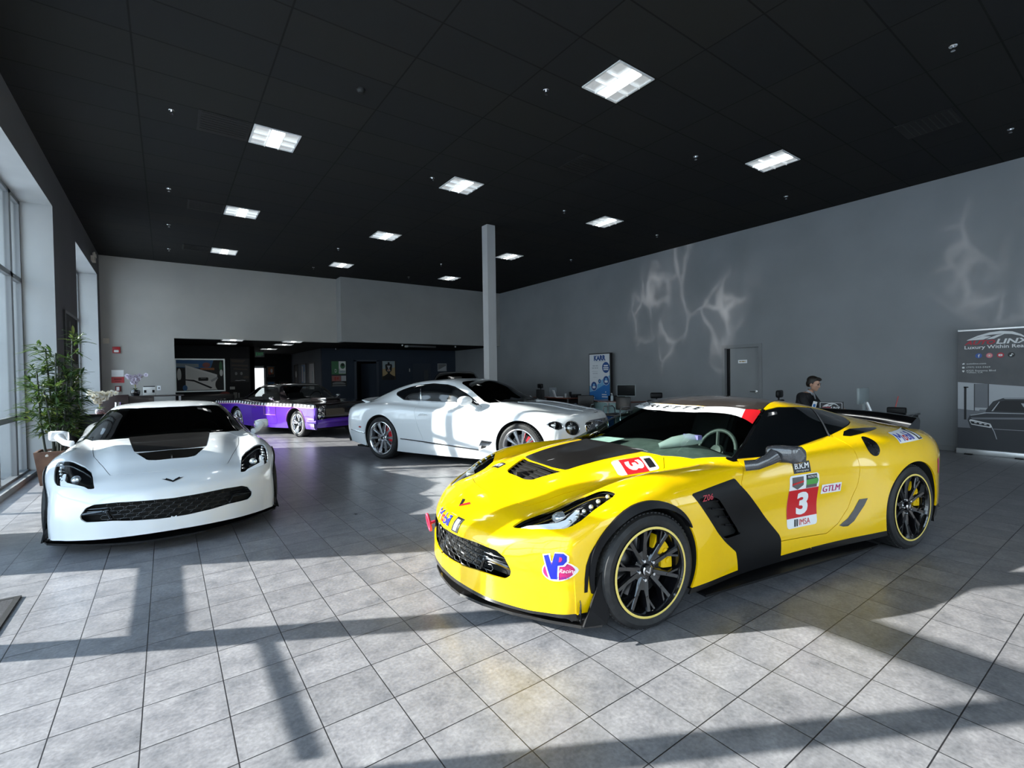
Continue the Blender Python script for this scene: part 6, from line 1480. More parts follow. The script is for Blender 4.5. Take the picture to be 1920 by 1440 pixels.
o = wallbox('red_oval_sign', 'dark red oval sign low on the charcoal wall', 'sign', 1.72, .90, .02, .02, .02, mat('oval_red', (.16, .02, .012), .5), y=20.25, bev=0)
bm = BM(); lathe(bm, [(0, -.02), (.16, -.02), (.17, 0)], 24, axis='Y', M=Matrix.Diagonal((1, 1, .62, 1))); o.data.clear_geometry(); bm.to_mesh(o.data); bm.free()
t = thing('rope_stanchion', 'thin grey post standing before the charcoal wall', 'stanchion', (2.02, 18.9, 0)); bm = BM(); tube(bm, [(0, 0, .02), (0, 0, .98)], .018, 10); obj('post', bm, mat('post_grey', (.28, .28, .28), .3, metal=.8), t, 60); bm = BM(); lathe(bm, [(0, .03), (.14, .02), (.15, 0), (0, 0)], 24); obj('base', bm, BLACK, t, 40)
t = thing('leather_sofa', 'black leather sofa under the silver framed panel', 'sofa', (.86, 18.5, 0))
bm = BM(); box(bm, -.95, .95, -.40, .42, .20, .45, bev=.05); obj('seat', bm, LEATH, t, 60)
bm = BM(); box(bm, -.95, .95, -.45, -.25, .35, .98, bev=.07); obj('backrest', bm, LEATH, t, 60)
for s in (-1, 1): bm = BM(); box(bm, s*1.02-.10, s*1.02+.10, -.45, .42, .10, .66, bev=.06); obj('armrest', bm, LEATH, t, 60)
for sx in (-1, 1):
    for sy in (-1, 1): bm = BM(); box(bm, sx*.9-.03, sx*.9+.03, sy*.33-.03, sy*.33+.03, 0, .2); obj('foot', bm, BLACK, t)
def cctv(loc, label):
    t = thing('wall_camera', label, 'security camera', loc); bm = BM(); tube(bm, [(0, 0, 0), (0, 0, -.07)], .012, 8); obj('mount', bm, BLACK, t); bm = BM(); box(bm, -.09, .05, -.035, .035, -.13, -.06, bev=.01); obj('body', bm, BLACK, t, 40); bm = BM(); lathe(bm, [(0, -.1), (.03, -.1), (.03, -.09), (0, -.09)], 12, axis='X', M=Matrix.Translation((0, 0, -.095))); obj('lens_rim', bm, mat('device_white', (.62, .62, .60), .4), t); return t
cctv((5.42, 19.0, 2.66), 'small black and white camera under the low ceiling left of the navy door')
for (x, y, lb) in ((7.2, 17.0, 'small white downlight spot, left one under the low ceiling'), (9.45, 17.0, 'small white downlight spot, right one under the low ceiling')):
    t = thing('spot_light', lb, 'spotlight', (x, y, 2.66)); bm = BM(); lathe(bm, [(0, -.06), (.03, -.055), (.035, 0)], 14); obj('shade', bm, mat('spot_grey', (.5, .5, .5), .4), t, 40); bm = BM(); tube(bm, [(0, 0, 0), (0, 0, .004)], .04, 12); obj('base_plate', bm, BLACK, t)
t = thing('ceiling_bar', 'long dim grey light bar under the pale header', 'light', (8.1, 17.3, 2.64)); bm = BM(); box(bm, -.62, .62, -.06, .06, -.05, .02, bev=.01); obj('body', bm, mat('bar_grey', (.10, .10, .10), .5), t, 40); bm = BM(); box(bm, -.66, -.56, -.07, .07, -.06, .015, bev=.01); obj('end_cap', bm, mat('spot_grey', (.5, .5, .5), .4), t, 40)
wallbox('light_switch', 'small switch plate on the navy wall', 'switch', 9.62-.72, 1.75, .05, .14, .01, mat('socket_grey', (.35, .35, .33), .5), y=20.25, bev=.003)
# ---------------------------------------------------------------- right side: banners, desks, chairs, man
NEX, PY = (0, -1, 0), (0, 0, 1)
def on_wall(x, y, z): return plane_M((x, y, z), NEX, PY)
BAN = noise_mix(mat('banner_grey', (.085, .088, .095), .5), (.075, .078, .085), (.098, .10, .108), 3); BWHITE = flatm('banner_white', (.72, .73, .74)); BRED = flatm('banner_red', (.46, .03, .05)); FB = flatm('icon_blue', (.05, .11, .36)); IG = flatm('icon_magenta', (.55, .12, .22)); IG2 = flatm('icon_peach', (.75, .42, .30)); BK = flatm('banner_black', (.02, .021, .024)); BG1 = flatm('banner_light_grey', (.42, .44, .47)); BG2 = flatm('banner_mid_grey', (.17, .18, .20)); BG3 = flatm('banner_dark_grey', (.045, .048, .055))
t = thing('pull_up_banner', 'tall dark grey roll-up banner reading AUTOLINX by the right wall', 'banner', (11.06, 1.775, 0))
Wb, Hb = .91, 2.03; M0 = plane_M((0, 0, .06), NEX, PY)
bm = BM(); box(bm, -Wb/2, Wb/2, 0, Hb, -.004, 0, M=M0); sh = obj('banner_sheet', bm, BAN, t)
bm = BM(); box(bm, -Wb/2-.01, Wb/2+.01, -.06, .03, -.05, .06, bev=.01, M=M0); obj('base_cassette', bm, mat('banner_silver', (.62, .63, .64), .3, metal=.5), t, 40)
bm = BM(); box(bm, -Wb/2, Wb/2, Hb-.012, Hb+.022, -.012, .012, bev=.004, M=M0); obj('top_rail', bm, mat('banner_silver', (.62, .63, .64), .3, metal=.5), t, 40)
for s in (-.3, .3): bm = BM(); box(bm, s-.05, s+.05, -.06, -.045, -.05, .14, M=M0); obj('foot', bm, BLACK, t)
bm = BM(); tube(bm, [M0 @ Vector((0, -.04, -.03)), M0 @ Vector((0, Hb, -.012))], .010, 8); obj('support_pole', bm, BLACK, t)
Ma = M0 @ Matrix.Translation((0, 0, .001)); L0_ = -Wb/2
def band(pts, w0, w1):
    """tapered ribbon along pts"""
    up, dn = [], []
    n = len(pts)
    for i, p in enumerate(pts):
        a = pts[max(0, i-1)]; b = pts[min(n-1, i+1)]; dx, dy = b[0]-a[0], b[1]-a[1]; l = math.hypot(dx, dy) or 1; w = w0+(w1-w0)*math.sin(PI*i/(n-1)); up.append((p[0]-dy/l*w, p[1]+dx/l*w)); dn.append((p[0]+dy/l*w, p[1]-dx/l*w))
    return up+dn[::-1]
def logo(cx, cy, w, h):
    """sweeping roof line over the shop name"""
    x0 = cx-w/2
    arc = [(x0+.05*w, cy+.02*h), (x0+.22*w, cy+.26*h), (x0+.40*w, cy+.42*h), (x0+.56*w, cy+.46*h), (x0+.72*w, cy+.40*h), (x0+.84*w, cy+.22*h), (x0+.95*w, cy-.06*h)]
    hl = [(x0+.24*w, cy+.08*h), (x0+.40*w, cy+.24*h), (x0+.52*w, cy+.30*h), (x0+.44*w, cy+.16*h)]
    return [(BWHITE, band(arc, .004*w, .030*w), 1), (BWHITE, [(x0+.05*w, cy+.01*h), (x0+.30*w, cy+.03*h), (x0+.42*w, cy+.22*h), (x0+.30*w, cy+.26*h)], 1), (BWHITE, [(x0+.34*w, cy+.04*h), (x0+.46*w, cy+.06*h), (x0+.62*w, cy+.36*h), (x0+.50*w, cy+.30*h)], 1),
            (BRED, ('AUTO', x0+.245*w, cy-.16*h, .47*w, .30*h, dict(shear=.3, bold=.03)), 2), (BWHITE, ('LINX', x0+.735*w, cy-.14*h, .49*w, .34*h, dict(shear=.2, bold=.03)), 2)]
items = logo(.02, 1.86, .80, .24)
items += [(BWHITE, ('Luxury Within Reach', .02, 1.735, .78, .075, dict(bold=.015)), 1)]
for x, m_ in ((-.195, FB), (-.065, IG), (.065, BRED), (.19, BK)): items.append((m_, ell(x, 1.60, .042, .042), 1))
items += [(BWHITE, ('f', -.192, 1.598, .022, .052, dict(bold=.03)), 2), (IG2, ell(-.065, 1.60, .030, .030), 2), (IG, rrect(-.065, 1.60, .034, .034, .010), 3), (BWHITE, ell(-.065, 1.60, .012, .012), 4), (BWHITE, rrect(.065, 1.60, .048, .034, .010), 2), (BRED, [(.058, 1.592), (.058, 1.608), (.074, 1.60)], 3), (BWHITE, ell(.182, 1.588, .013, .012), 2), (BWHITE, rc(.193, 1.603, .007, .040), 2), (BWHITE, [(.193, 1.623), (.200, 1.623), (.215, 1.610), (.212, 1.603), (.197, 1.612)], 2)]
items += [(BWHITE, [(-.40, 1.47), (-.375, 1.485), (-.365, 1.462), (-.395, 1.455)], 1), (BWHITE, rrect(-.385, 1.405, .03, .03, .006), 1), (BWHITE, [(-.385, 1.322), (-.369, 1.345), (-.372, 1.358), (-.398, 1.358), (-.401, 1.345)], 1),
  (BWHITE, ('autolinx.com', -.225, 1.47, .24, .026), 1), (BWHITE, ('(707) 552-5469', -.20, 1.407, .29, .028), 1), (BWHITE, ('4325 Sonoma Blvd', -.17, 1.352, .36, .028), 1), (BWHITE, ('Vallejo, CA', -.245, 1.318, .20, .028), 1)]
# photo of a parked coupe on the lower part
items += [(BG1, [(L0_, 1.16), (L0_, .0), (-L0_, .0), (-L0_, 1.08)], 1), (BG2, [(L0_, .70), (L0_, .0), (-L0_, .0), (-L0_, .62)], 2), (BG3, [(L0_, .38), (L0_, .0), (-L0_, .0), (-L0_, .38)], 3), (BG2, rc(-.16, .93, .16, .40), 2), (BG3, rc(-.245, .90, .012, .46), 3), (BG3, rc(-.075, .90, .012, .46), 3), (BK, rc(-.36, .80, .03, .56), 3), (BK, rc(-.35, 1.07, .06, .02), 3), (BG1, rc(.1, .95, .3, .2), 2)]
car = [(-.30, .40), (-.33, .52), (-.30, .60), (-.12, .67), (-.02, .84), (.10, .90), (.42, .91), (.452, .90), (.452, .24), (.30, .20), (.0, .22), (-.22, .26)]
items += [(BG3, car, 4), (BK, [(-.05, .69), (.03, .83), (.12, .86), (.42, .87), (.452, .70), (.2, .68)], 5), (BG1, [(-.30, .60), (-.12, .655), (.452, .665), (.452, .655), (-.10, .64), (-.29, .59)], 5), (BG2, [(-.29, .56), (.452, .60), (.452, .57), (-.27, .53)], 5), (BWHITE, [(-.31, .51), (-.29, .53), (-.05, .47), (-.03, .42), (-.05, .40), (-.28, .44)], 6), (BK, [(-.295, .50), (-.06, .455), (-.06, .42), (-.28, .455)], 7), (BWHITE, rc(-.23, .475, .03, .015), 8), (BWHITE, rc(-.17, .462, .03, .015), 8), (BWHITE, rc(-.11, .45, .03, .012), 8), (BG1, [(-.03, .42), (.0, .34), (.03, .22), (.02, .22), (-.01, .34), (-.04, .41)], 6), (BG1, [(.10, .895), (.452, .905), (.452, .895), (.12, .885)], 6), (BG1, [(-.04, .68), (.05, .84), (.06, .84), (-.02, .68)], 6), (BG1, [(.30, .82), (.452, .82), (.452, .76), (.33, .76)], 6), (BG1, rc(.22, .385, .46, .006), 6), (BG2, [(-.20, .64), (-.11, .66), (-.10, .70), (-.18, .70)], 5)]
art(sh, 'banner_print', Ma, items)
# alarm company stand
KW = flatm('stand_white', (.66, .69, .73)); KN = flatm('stand_navy', (.015, .07, .24)); KB = flatm('stand_blue', (.022, .16, .46)); KC = flatm('stand_sky', (.16, .40, .66)); KG = flatm('stand_grey_text', (.38, .42, .48))
t = thing('display_stand', 'tall blue and white display panel reading KARR against the grey wall', 'display stand', (11.02, 10.62, 0)); Ws, Hs = .92, 2.05; M0 = plane_M((0, 0, .05), NEX, PY)
bm = BM(); box(bm, -Ws/2, Ws/2, 0, Hs, -.10, 0, bev=.008, M=M0); fr_ = obj('frame', bm, FRAMEBLK, t, 40)
bm = BM(); box(bm, -Ws/2-.05, Ws/2+.05, -.05, .02, -.16, .10, M=M0); obj('foot', bm, BLACK, t)
Ma = M0 @ Matrix.Translation((0, 0, .002)); e = Ws/2-.03
items = [(KW, [(-e, Hs-.03), (-e, .03), (e, .03), (e, Hs-.03)], 0), (KC, [(-e, 1.02), (-.10, 1.06), (.10, 1.22), (e, 1.36), (e, .03), (-e, .03)], 1), (KB, [(-e, .82), (-.15, .90), (.10, 1.02), (e, 1.16), (e, .03), (-e, .03)], 2)]
items += [(KN, ('KARR', .02, 1.90, .50, .17, dict(bold=.06)), 1), (KG, rc(.02, 1.79, .46, .012), 1), (KN, ell(.275, 1.60, .155, .17), 1), (KW, rc(.275, 1.655, .17, .045), 2), (KW, rc(.275, 1.59, .22, .035), 2), (KW, rc(.275, 1.535, .20, .035), 2)]
for x, z, r in ((-.235, 1.02, .125), (.285, 1.20, .125), (.01, 1.175, .060)):
    items += [(KW, ell(x, z, r+.012, r*1.1+.012), 3), (KN, ell(x, z, r, r*1.1), 4)]
    if r > .1: items += [(KW, rrect(x, z-.035, .13, .07, .02), 5), (KC, ell(x, z+.035, .045, .04), 5)]
    else: items += [(KC, ell(x, z, .025, .03), 5)]
items += [(KG, rc(-.235, 1.66, .10, .03), 1), (KG, rc(-.11, 1.66, .10, .03), 1), (KG, rc(-.27, 1.59, .10, .03), 1), (KG, rc(-.16, 1.59, .07, .03), 1), (KG, rc(-.08, 1.59, .06, .03), 1), (KG, rc(-.2, 1.48, .26, .010), 1), (KG, rc(-.24, 1.42, .09, .022), 1), (KG, rc(-.13, 1.42, .11, .022), 1), (KG, rc(-.2, 1.30, .16, .010), 1), (KW, rc(.20, .76, .20, .03), 4), (KW, rc(.22, .69, .24, .03), 4), (KW, rc(-.22, .58, .24, .03), 4), (KW, ell(.26, .84, .02, .02), 4), (KW, ell(-.23, .65, .02, .02), 4)]
for k in range(6): items.append((KC, rc(.24, .60-.055*k, .28, .014), 4))
for k in range(4): items.append((KC, rc(-.22, .50-.055*k, .28, .014), 4))
art(fr_, 'printed_panel', Ma, items)
# ---- glass-fronted desk with monitor, two visitor chairs
GLASSD = mat('frosted_desk_glass', (.28, .42, .42), .25, coat=.3); WOODT = mat('cherry_desk_top', (.14, .04, .025), .3, coat=.4)
t = thing('glass_front_desk', 'desk with a cherry top and frosted glass front before the KARR panel', 'desk', (9.78, 8.80, 0))
bm = BM(); box(bm, -.36, .36, -.72, .72, .700, .730, bev=.006); obj('desk_top', bm, WOODT, t, 40)
bm = BM(); box(bm, -.38, -.36, -.72, .72, .690, .712); obj('top_edge', bm, mat('brushed_steel', (.6, .6, .6), .25, metal=1), t)
bm = BM(); box(bm, -.31, -.295, -.66, .66, .12, .70); obj('front_panel', bm, GLASSD, t)
for yy in (-.67, 0, .67):
    bm = BM(); box(bm, -.35, -.31, yy-.02, yy+.02, 0, .715); obj('leg', bm, mat('brushed_steel', (.6, .6, .6), .25, metal=1), t)
for yy in (-.67, .67):
    bm = BM(); box(bm, .30, .34, yy-.02, yy+.02, 0, .715); obj('leg', bm, mat('brushed_steel', (.6, .6, .6), .25, metal=1), t)
SCREENB = mat('screen_back_grey', (.26, .30, .31), .3); SCREEN = mat('screen_black', (.006, .007, .008), .12)
def monitor(loc, rz, label, w=.48, h=.30, lit=False):
    t = thing('computer_monitor', label, 'monitor', loc, rz)
    bm = BM(); box(bm, -w/2, w/2, -.02, .02, .13, .13+h, bev=.006); obj('casing', bm, SCREENB, t, 40)
    bm = BM(); box(bm, -w/2+.012, w/2-.012, -.0215, -.0195, .145, .118+h); obj('screen', bm, SCREEN, t)
    bm = BM(); box(bm, -.03, .03, .0, .03, .02, .20); obj('neck', bm, SCREENB, t)
    bm = BM(); box(bm, -.12, .12, -.09, .09, 0, .02, bev=.006); obj('base', bm, SCREENB, t, 40)
    return t
monitor((9.72, 8.42, .73), math.radians(-62), 'black computer monitor on the glass-fronted desk')
t = thing('sanitizer_bottle', 'clear pump bottle on the glass-fronted desk', 'bottle', (9.55, 8.76, .73)); bm = BM(); lathe(bm, [(0, 0), (.035, 0), (.037, .02), (.037, .12), (.015, .145), (.013, .16)], 18); obj('bottle_body', bm, mat('bottle_clear', (.62, .72, .78), .15, alpha=.75), t, 40); bm = BM(); tube(bm, [(0, 0, .155), (0, 0, .21)], .007, 8); tube(bm, [(0, 0, .205), (-.04, 0, .200)], .006, 8); obj('pump', bm, WHITEDEC, t, 40)
def arm_chair(loc, rz, label):
    t = thing('visitor_chair', label, 'chair', loc, rz, 'visitor chairs')
    bm = BM(); box(bm, -.23, .23, -.22, .22, .42, .48, bev=.02); obj('seat', bm, LEATH, t, 50)
    bm = BM(); box(bm, -.22, .22, .20, .24, .55, .88, bev=.018); obj('backrest', bm, LEATH, t, 50)
    for s in (-1, 1):
        bm = BM(); tube(bm, [(s*.25, -.24, .0), (s*.25, -.24, .60), (s*.25, -.20, .65), (s*.25, .12, .65), (s*.25, .20, .60), (s*.25, .24, .40), (s*.25, .26, 0)], .014, 10); obj('side_frame', bm, CHROME, t, 60)
    bm = BM(); tube(bm, [(-.25, .1, .44), (.25, .1, .44)], .012, 8); obj('cross_bar', bm, CHROME, t, 60)
    return t
c0 = arm_chair((9.02, 9.28, 0), math.radians(-60), 'black visitor chair with chrome arms, left one at the glass-fronted desk')
dup(c0, (8.92, 8.00, 0), math.radians(-85), 'black visitor chair with chrome arms, right one at the glass-fronted desk')
def office_chair(loc, rz, label, seat=.46, hb=1.15):
    t = thing('office_chair', label, 'chair', loc, rz)
    bm = BM(); box(bm, -.25, .25, -.25, .25, seat-.05, seat+.04, bev=.03); obj('seat', bm, BLACK, t, 50)
    bm = BM(); box(bm, -.23, .23, .22, .28, seat+.12, hb-.18, bev=.025); obj('backrest', bm, mat('mesh_black', (.016, .016, .017), .7), t, 50)
    bm = BM(); box(bm, -.15, .15, .22, .29, hb-.14, hb, bev=.03); tube(bm, [(0, .27, hb-.25), (0, .27, hb-.1)], .015, 8); obj('headrest', bm, BLACK, t, 50)
    for s in (-1, 1): bm = BM(); tube(bm, [(s*.27, .1, seat), (s*.33, .1, seat+.20)], .014, 8); box(bm, s*.33-.03, s*.33+.03, -.10, .15, seat+.19, seat+.225, bev=.01); obj('armrest', bm, BLACK, t, 50)
    bm = BM(); tube(bm, [(0, 0, .10), (0, 0, seat-.05)], .028, 10); obj('gas_lift', bm, CHROME, t, 50)
    for k in range(5):
        a = 2*PI*k/5; bm = BM(); tube(bm, [(0, 0, .11), (.29*math.cos(a), .29*math.sin(a), .075)], [.026, .016], 8); lg = obj('leg', bm, BLACK, t, 50)
        bm = BM(); lathe(bm, [(0, -.022), (.03, -.02), (.03, .02), (0, .022)], 12, axis='Y', M=Matrix.Translation((.29*math.cos(a), .29*math.sin(a), .03))); obj('caster', bm, BLACK, lg, 50)
    return t
office_chair((9.75, 7.62, 0), math.radians(150), 'dark office chair at the right end of the glass-fronted desk', .46, .98)
# desk further along
t = thing('writing_desk', 'dark desk with chair and laptop near the far corner of the grey wall', 'desk', (10.05, 11.45, 0)); bm = BM(); box(bm, -.35, .35, -.80, .90, .715, .745, bev=.005); obj('desk_top', bm, WOODT, t, 40)
for sx in (-1, 1):
    for yy in (-.76, .86): bm = BM(); box(bm, sx*.31-.02, sx*.31+.02, yy-.02, yy+.02, 0, .715); obj('leg', bm, mat('post_grey', (.28, .28, .28), .3, metal=.8), t)
bm = BM(); box(bm, .20, .23, -.74, .84, .30, .70); obj('modesty_panel', bm, DESKW, t)
office_chair((9.30, 11.80, 0), math.radians(-100), 'tall dark mesh office chair at the far desk', .46, 1.17)
t = thing('acrylic_screen', 'clear upright sheet holder on the far desk', 'stand', (9.95, 11.62, .745)); bm = BM(); box(bm, -.15, .15, -.01, .01, 0, .30); obj('sheet', bm, mat('acrylic_pale', (.35, .38, .40), .2, alpha=.6), t); bm = BM(); box(bm, -.15, .15, -.06, .06, 0, .01); obj('base', bm, WHITEDEC, t)
t = thing('laptop', 'open white laptop on the far desk', 'laptop', (9.9, 11.28, .745), math.radians(60)); bm = BM(); box(bm, -.16, .16, -.11, .11, 0, .018, bev=.005); obj('keyboard_base', bm, WHITEDEC, t, 40); bm = BM(); box(bm, -.16, .16, -.006, .006, 0, .22, bev=.004, M=Matrix.Translation((0, .11, .018)) @ Matrix.Rotation(-.3, 4, 'X')); obj('lid', bm, WHITEDEC, t, 40)
for (x, y, r, h_, nm, lb, m_) in ((9.95, 11.02, .04, .12, 'cup', 'pale cup on the far desk', mat('cup_grey', (.35, .36, .37), .4)), (10.05, 10.92, .045, .17, 'pen_holder', 'dark round holder on the far desk', GLOSSBLK)):
    bm = BM(); lathe(bm, [(0, 0), (r*.9, 0), (r, h_), (r-.005, h_), (r*.85, .01)], 16); tag(obj(nm, bm, m_, loc=(x, y, .745), smooth=40), lb, nm.split('_')[0])
bm = BM(); box(bm, -.12, .12, -.09, .09, 0, .10, bev=.01); tag(obj('desk_box', bm, BLACK, loc=(10.15, 10.75, .745), smooth=40), 'small black box at the right end of the far desk', 'box')
bm = BM(); box(bm, -.14, .14, -.20, .20, 0, .13, bev=.015); tag(obj('desk_phone_tray', bm, BLACK, loc=(9.86, 8.86, .73), smooth=40), 'low black tray behind the pump bottle', 'tray')
bm = BM(); box(bm, -.15, .15, -.13, .13, 0, .42, bev=.02); o = tag(obj('waste_bin', bm, mat('bin_blue', (.03, .10, .30), .5), loc=(9.22, 8.66, 0), smooth=40), 'blue bin between the visitor chairs', 'bin')
# ---- the man's desk
MX, MYc = 9.25, 3.0
t = thing('sales_desk', 'black sales desk behind the yellow car', 'desk', (MX, MYc, 0)); bm = BM(); box(bm, -.38, .38, -.62, .77, .73, .76, bev=.005); obj('desk_top', bm, GLOSSBLK, t, 40)
bm = BM(); box(bm, -.36, -.33, -.58, .74, .05, .73); obj('front_panel', bm, GLOSSBLK, t)
bm = BM(); box(bm, -.34, .34, -.60, -.56, 0, .73); obj('side_panel', bm, BLACK, t)
for xx in (-.34, .34): bm = BM(); box(bm, xx-.02, xx+.02, .70, .74, 0, .73); obj('leg', bm, BLACK, t)
monitor((MX+.10, MYc+.06, .76), math.radians(180), 'grey backed monitor facing the seated man', .42, .26)
t = thing('acrylic_sign', 'black plate with a white border and the AUTOLINX name on the sales desk', 'sign', (MX-.30, MYc+.38, .76)); Ms = plane_M((0, 0, .085), (.25, -.968, 0), (0, 0, 1)); bm = BM(); box(bm, -.175, .175, -.085, .085, -.012, 0, M=Ms); pl_ = obj('plate', bm, BLACKDEC, t)
Ms2 = Ms @ Matrix.Translation((0, 0, .0005)); items = [(BWHITE, rrect(0, 0, .31, .145, .012), 0), (BK, rrect(0, 0, .296, .131, .010), 1)]
items += [(m_, g, z+1) for m_, g, z in logo(0, .0, .27, .12)]; art(pl_, 'sign_print', Ms2, items)
bm = BM(); box(bm, -.10, .10, -.05, .03, -.085, -.075, M=Ms); obj('sign_foot', bm, BLACKDEC, t)
t = thing('price_card_holder', 'slanted clear card stand with blue white print beside the man', 'stand', (MX-.30, MYc+.66, .76)); Ms = plane_M((0, 0, .0), (.3, -.954, 0), (0, 0, 1)) @ Matrix.Rotation(-.25, 4, 'Z'); bm = BM(); box(bm, -.03, .03, 0, .17, -.006, .0, M=Ms); c = obj('card', bm, WHITEDEC, t); art(c, 'card_print', Ms @ Matrix.Translation((0, 0, .001)), [(flatm('stand_blue', (.022, .16, .46)), rc(0, .10, .035, .05), 0), (flatm('stand_navy', (.015, .07, .24)), rc(0, .05, .04, .03), 0)])
t = thing('tablet_stand', 'white slanted tablet stand beside the monitor', 'stand', (MX-.12, MYc-.12, .775)); Ms = plane_M((0, 0, .0), (.5, -.866, 0), (0, 0, 1)) @ Matrix.Rotation(.35, 4, 'Z'); bm = BM(); box(bm, -.012, .012, 0, .17, -.05, .05, M=Ms); obj('upright', bm, WHITEDEC, t); bm = BM(); box(bm, -.16, .06, -.0, .012, -.06, .06, M=plane_M((0, 0, 0), (.5, -.866, 0), (0, 0, 1))); obj('base', bm, WHITEDEC, t)
bm = BM(); box(bm, -.05, .05, -.12, .12, 0, .10, bev=.02); tag(obj('desk_organiser', bm, BLACK, loc=(MX, MYc-.42, .76), smooth=40), 'dark desk organiser at the end of the sales desk', 'organiser')
bm = BM(); tube(bm, [(0, 0, 0), (.02, -.03, .17)], .008, 8); tag(obj('red_marker', bm, mat('red_marker', (.4, .05, .05), .4), loc=(MX+.02, MYc-.40, .86), smooth=60), 'red tipped pen standing in the desk organiser', 'pen')
office_chair((MX+.02, 4.08, 0), math.radians(12), 'black high-backed office chair under the seated man', .39, 1.10)
# ---------------------------------------------------------------- seated man
def skin_mesh(verts, edges, root=0, sub=2):
    """verts: (x,y,z,rx,ry)"""
    me = bpy.data.meshes.new('sk'); me.from_pydata([v[:3] for v in verts], edges, []); o = bpy.data.objects.new('sk', me); COL.objects.link(o)
    m = o.modifiers.new('s', 'SKIN'); m.use_smooth_shade = True
    sv = me.skin_vertices[0].data if me.skin_vertices else None
    if sv is None:
        me.attributes  # ensure layer
        bpy.context.view_layer.objects.active = o; bpy.ops.mesh.customdata_skin_add(); sv = me.skin_vertices[0].data
    for i, v in enumerate(verts): sv[i].radius = (v[3], v[4] if len(v) > 4 else v[3]); sv[i].use_root = (i == root)
    s = o.modifiers.new('u', 'SUBSURF'); s.levels = sub; s.render_levels = sub
    dg = bpy.context.evaluated_depsgraph_get(); dg.update(); r = bpy.data.meshes.new_from_object(o.evaluated_get(dg))
    bpy.data.objects.remove(o); return r
def remeshed(bm, vox, smooth=4):
    me = bpy.data.meshes.new('rm'); bm.to_mesh(me); bm.free(); o = bpy.data.objects.new('rm', me); COL.objects.link(o)
    m = o.modifiers.new('r', 'REMESH'); m.mode = 'VOXEL'; m.voxel_size = vox; m.use_smooth_shade = True
    s = o.modifiers.new('sm', 'SMOOTH'); s.iterations = smooth; s.factor = .5
    dg = bpy.context.evaluated_depsgraph_get(); dg.update(); r = bpy.data.meshes.new_from_object(o.evaluated_get(dg)); bpy.data.objects.remove(o); return r
def mesh_obj(name, me, m, parent):
    o = bpy.data.objects.new(name, me); me.materials.clear(); me.materials.append(m)
    for p in me.polygons: p.use_smooth = True
    return link(o, parent)
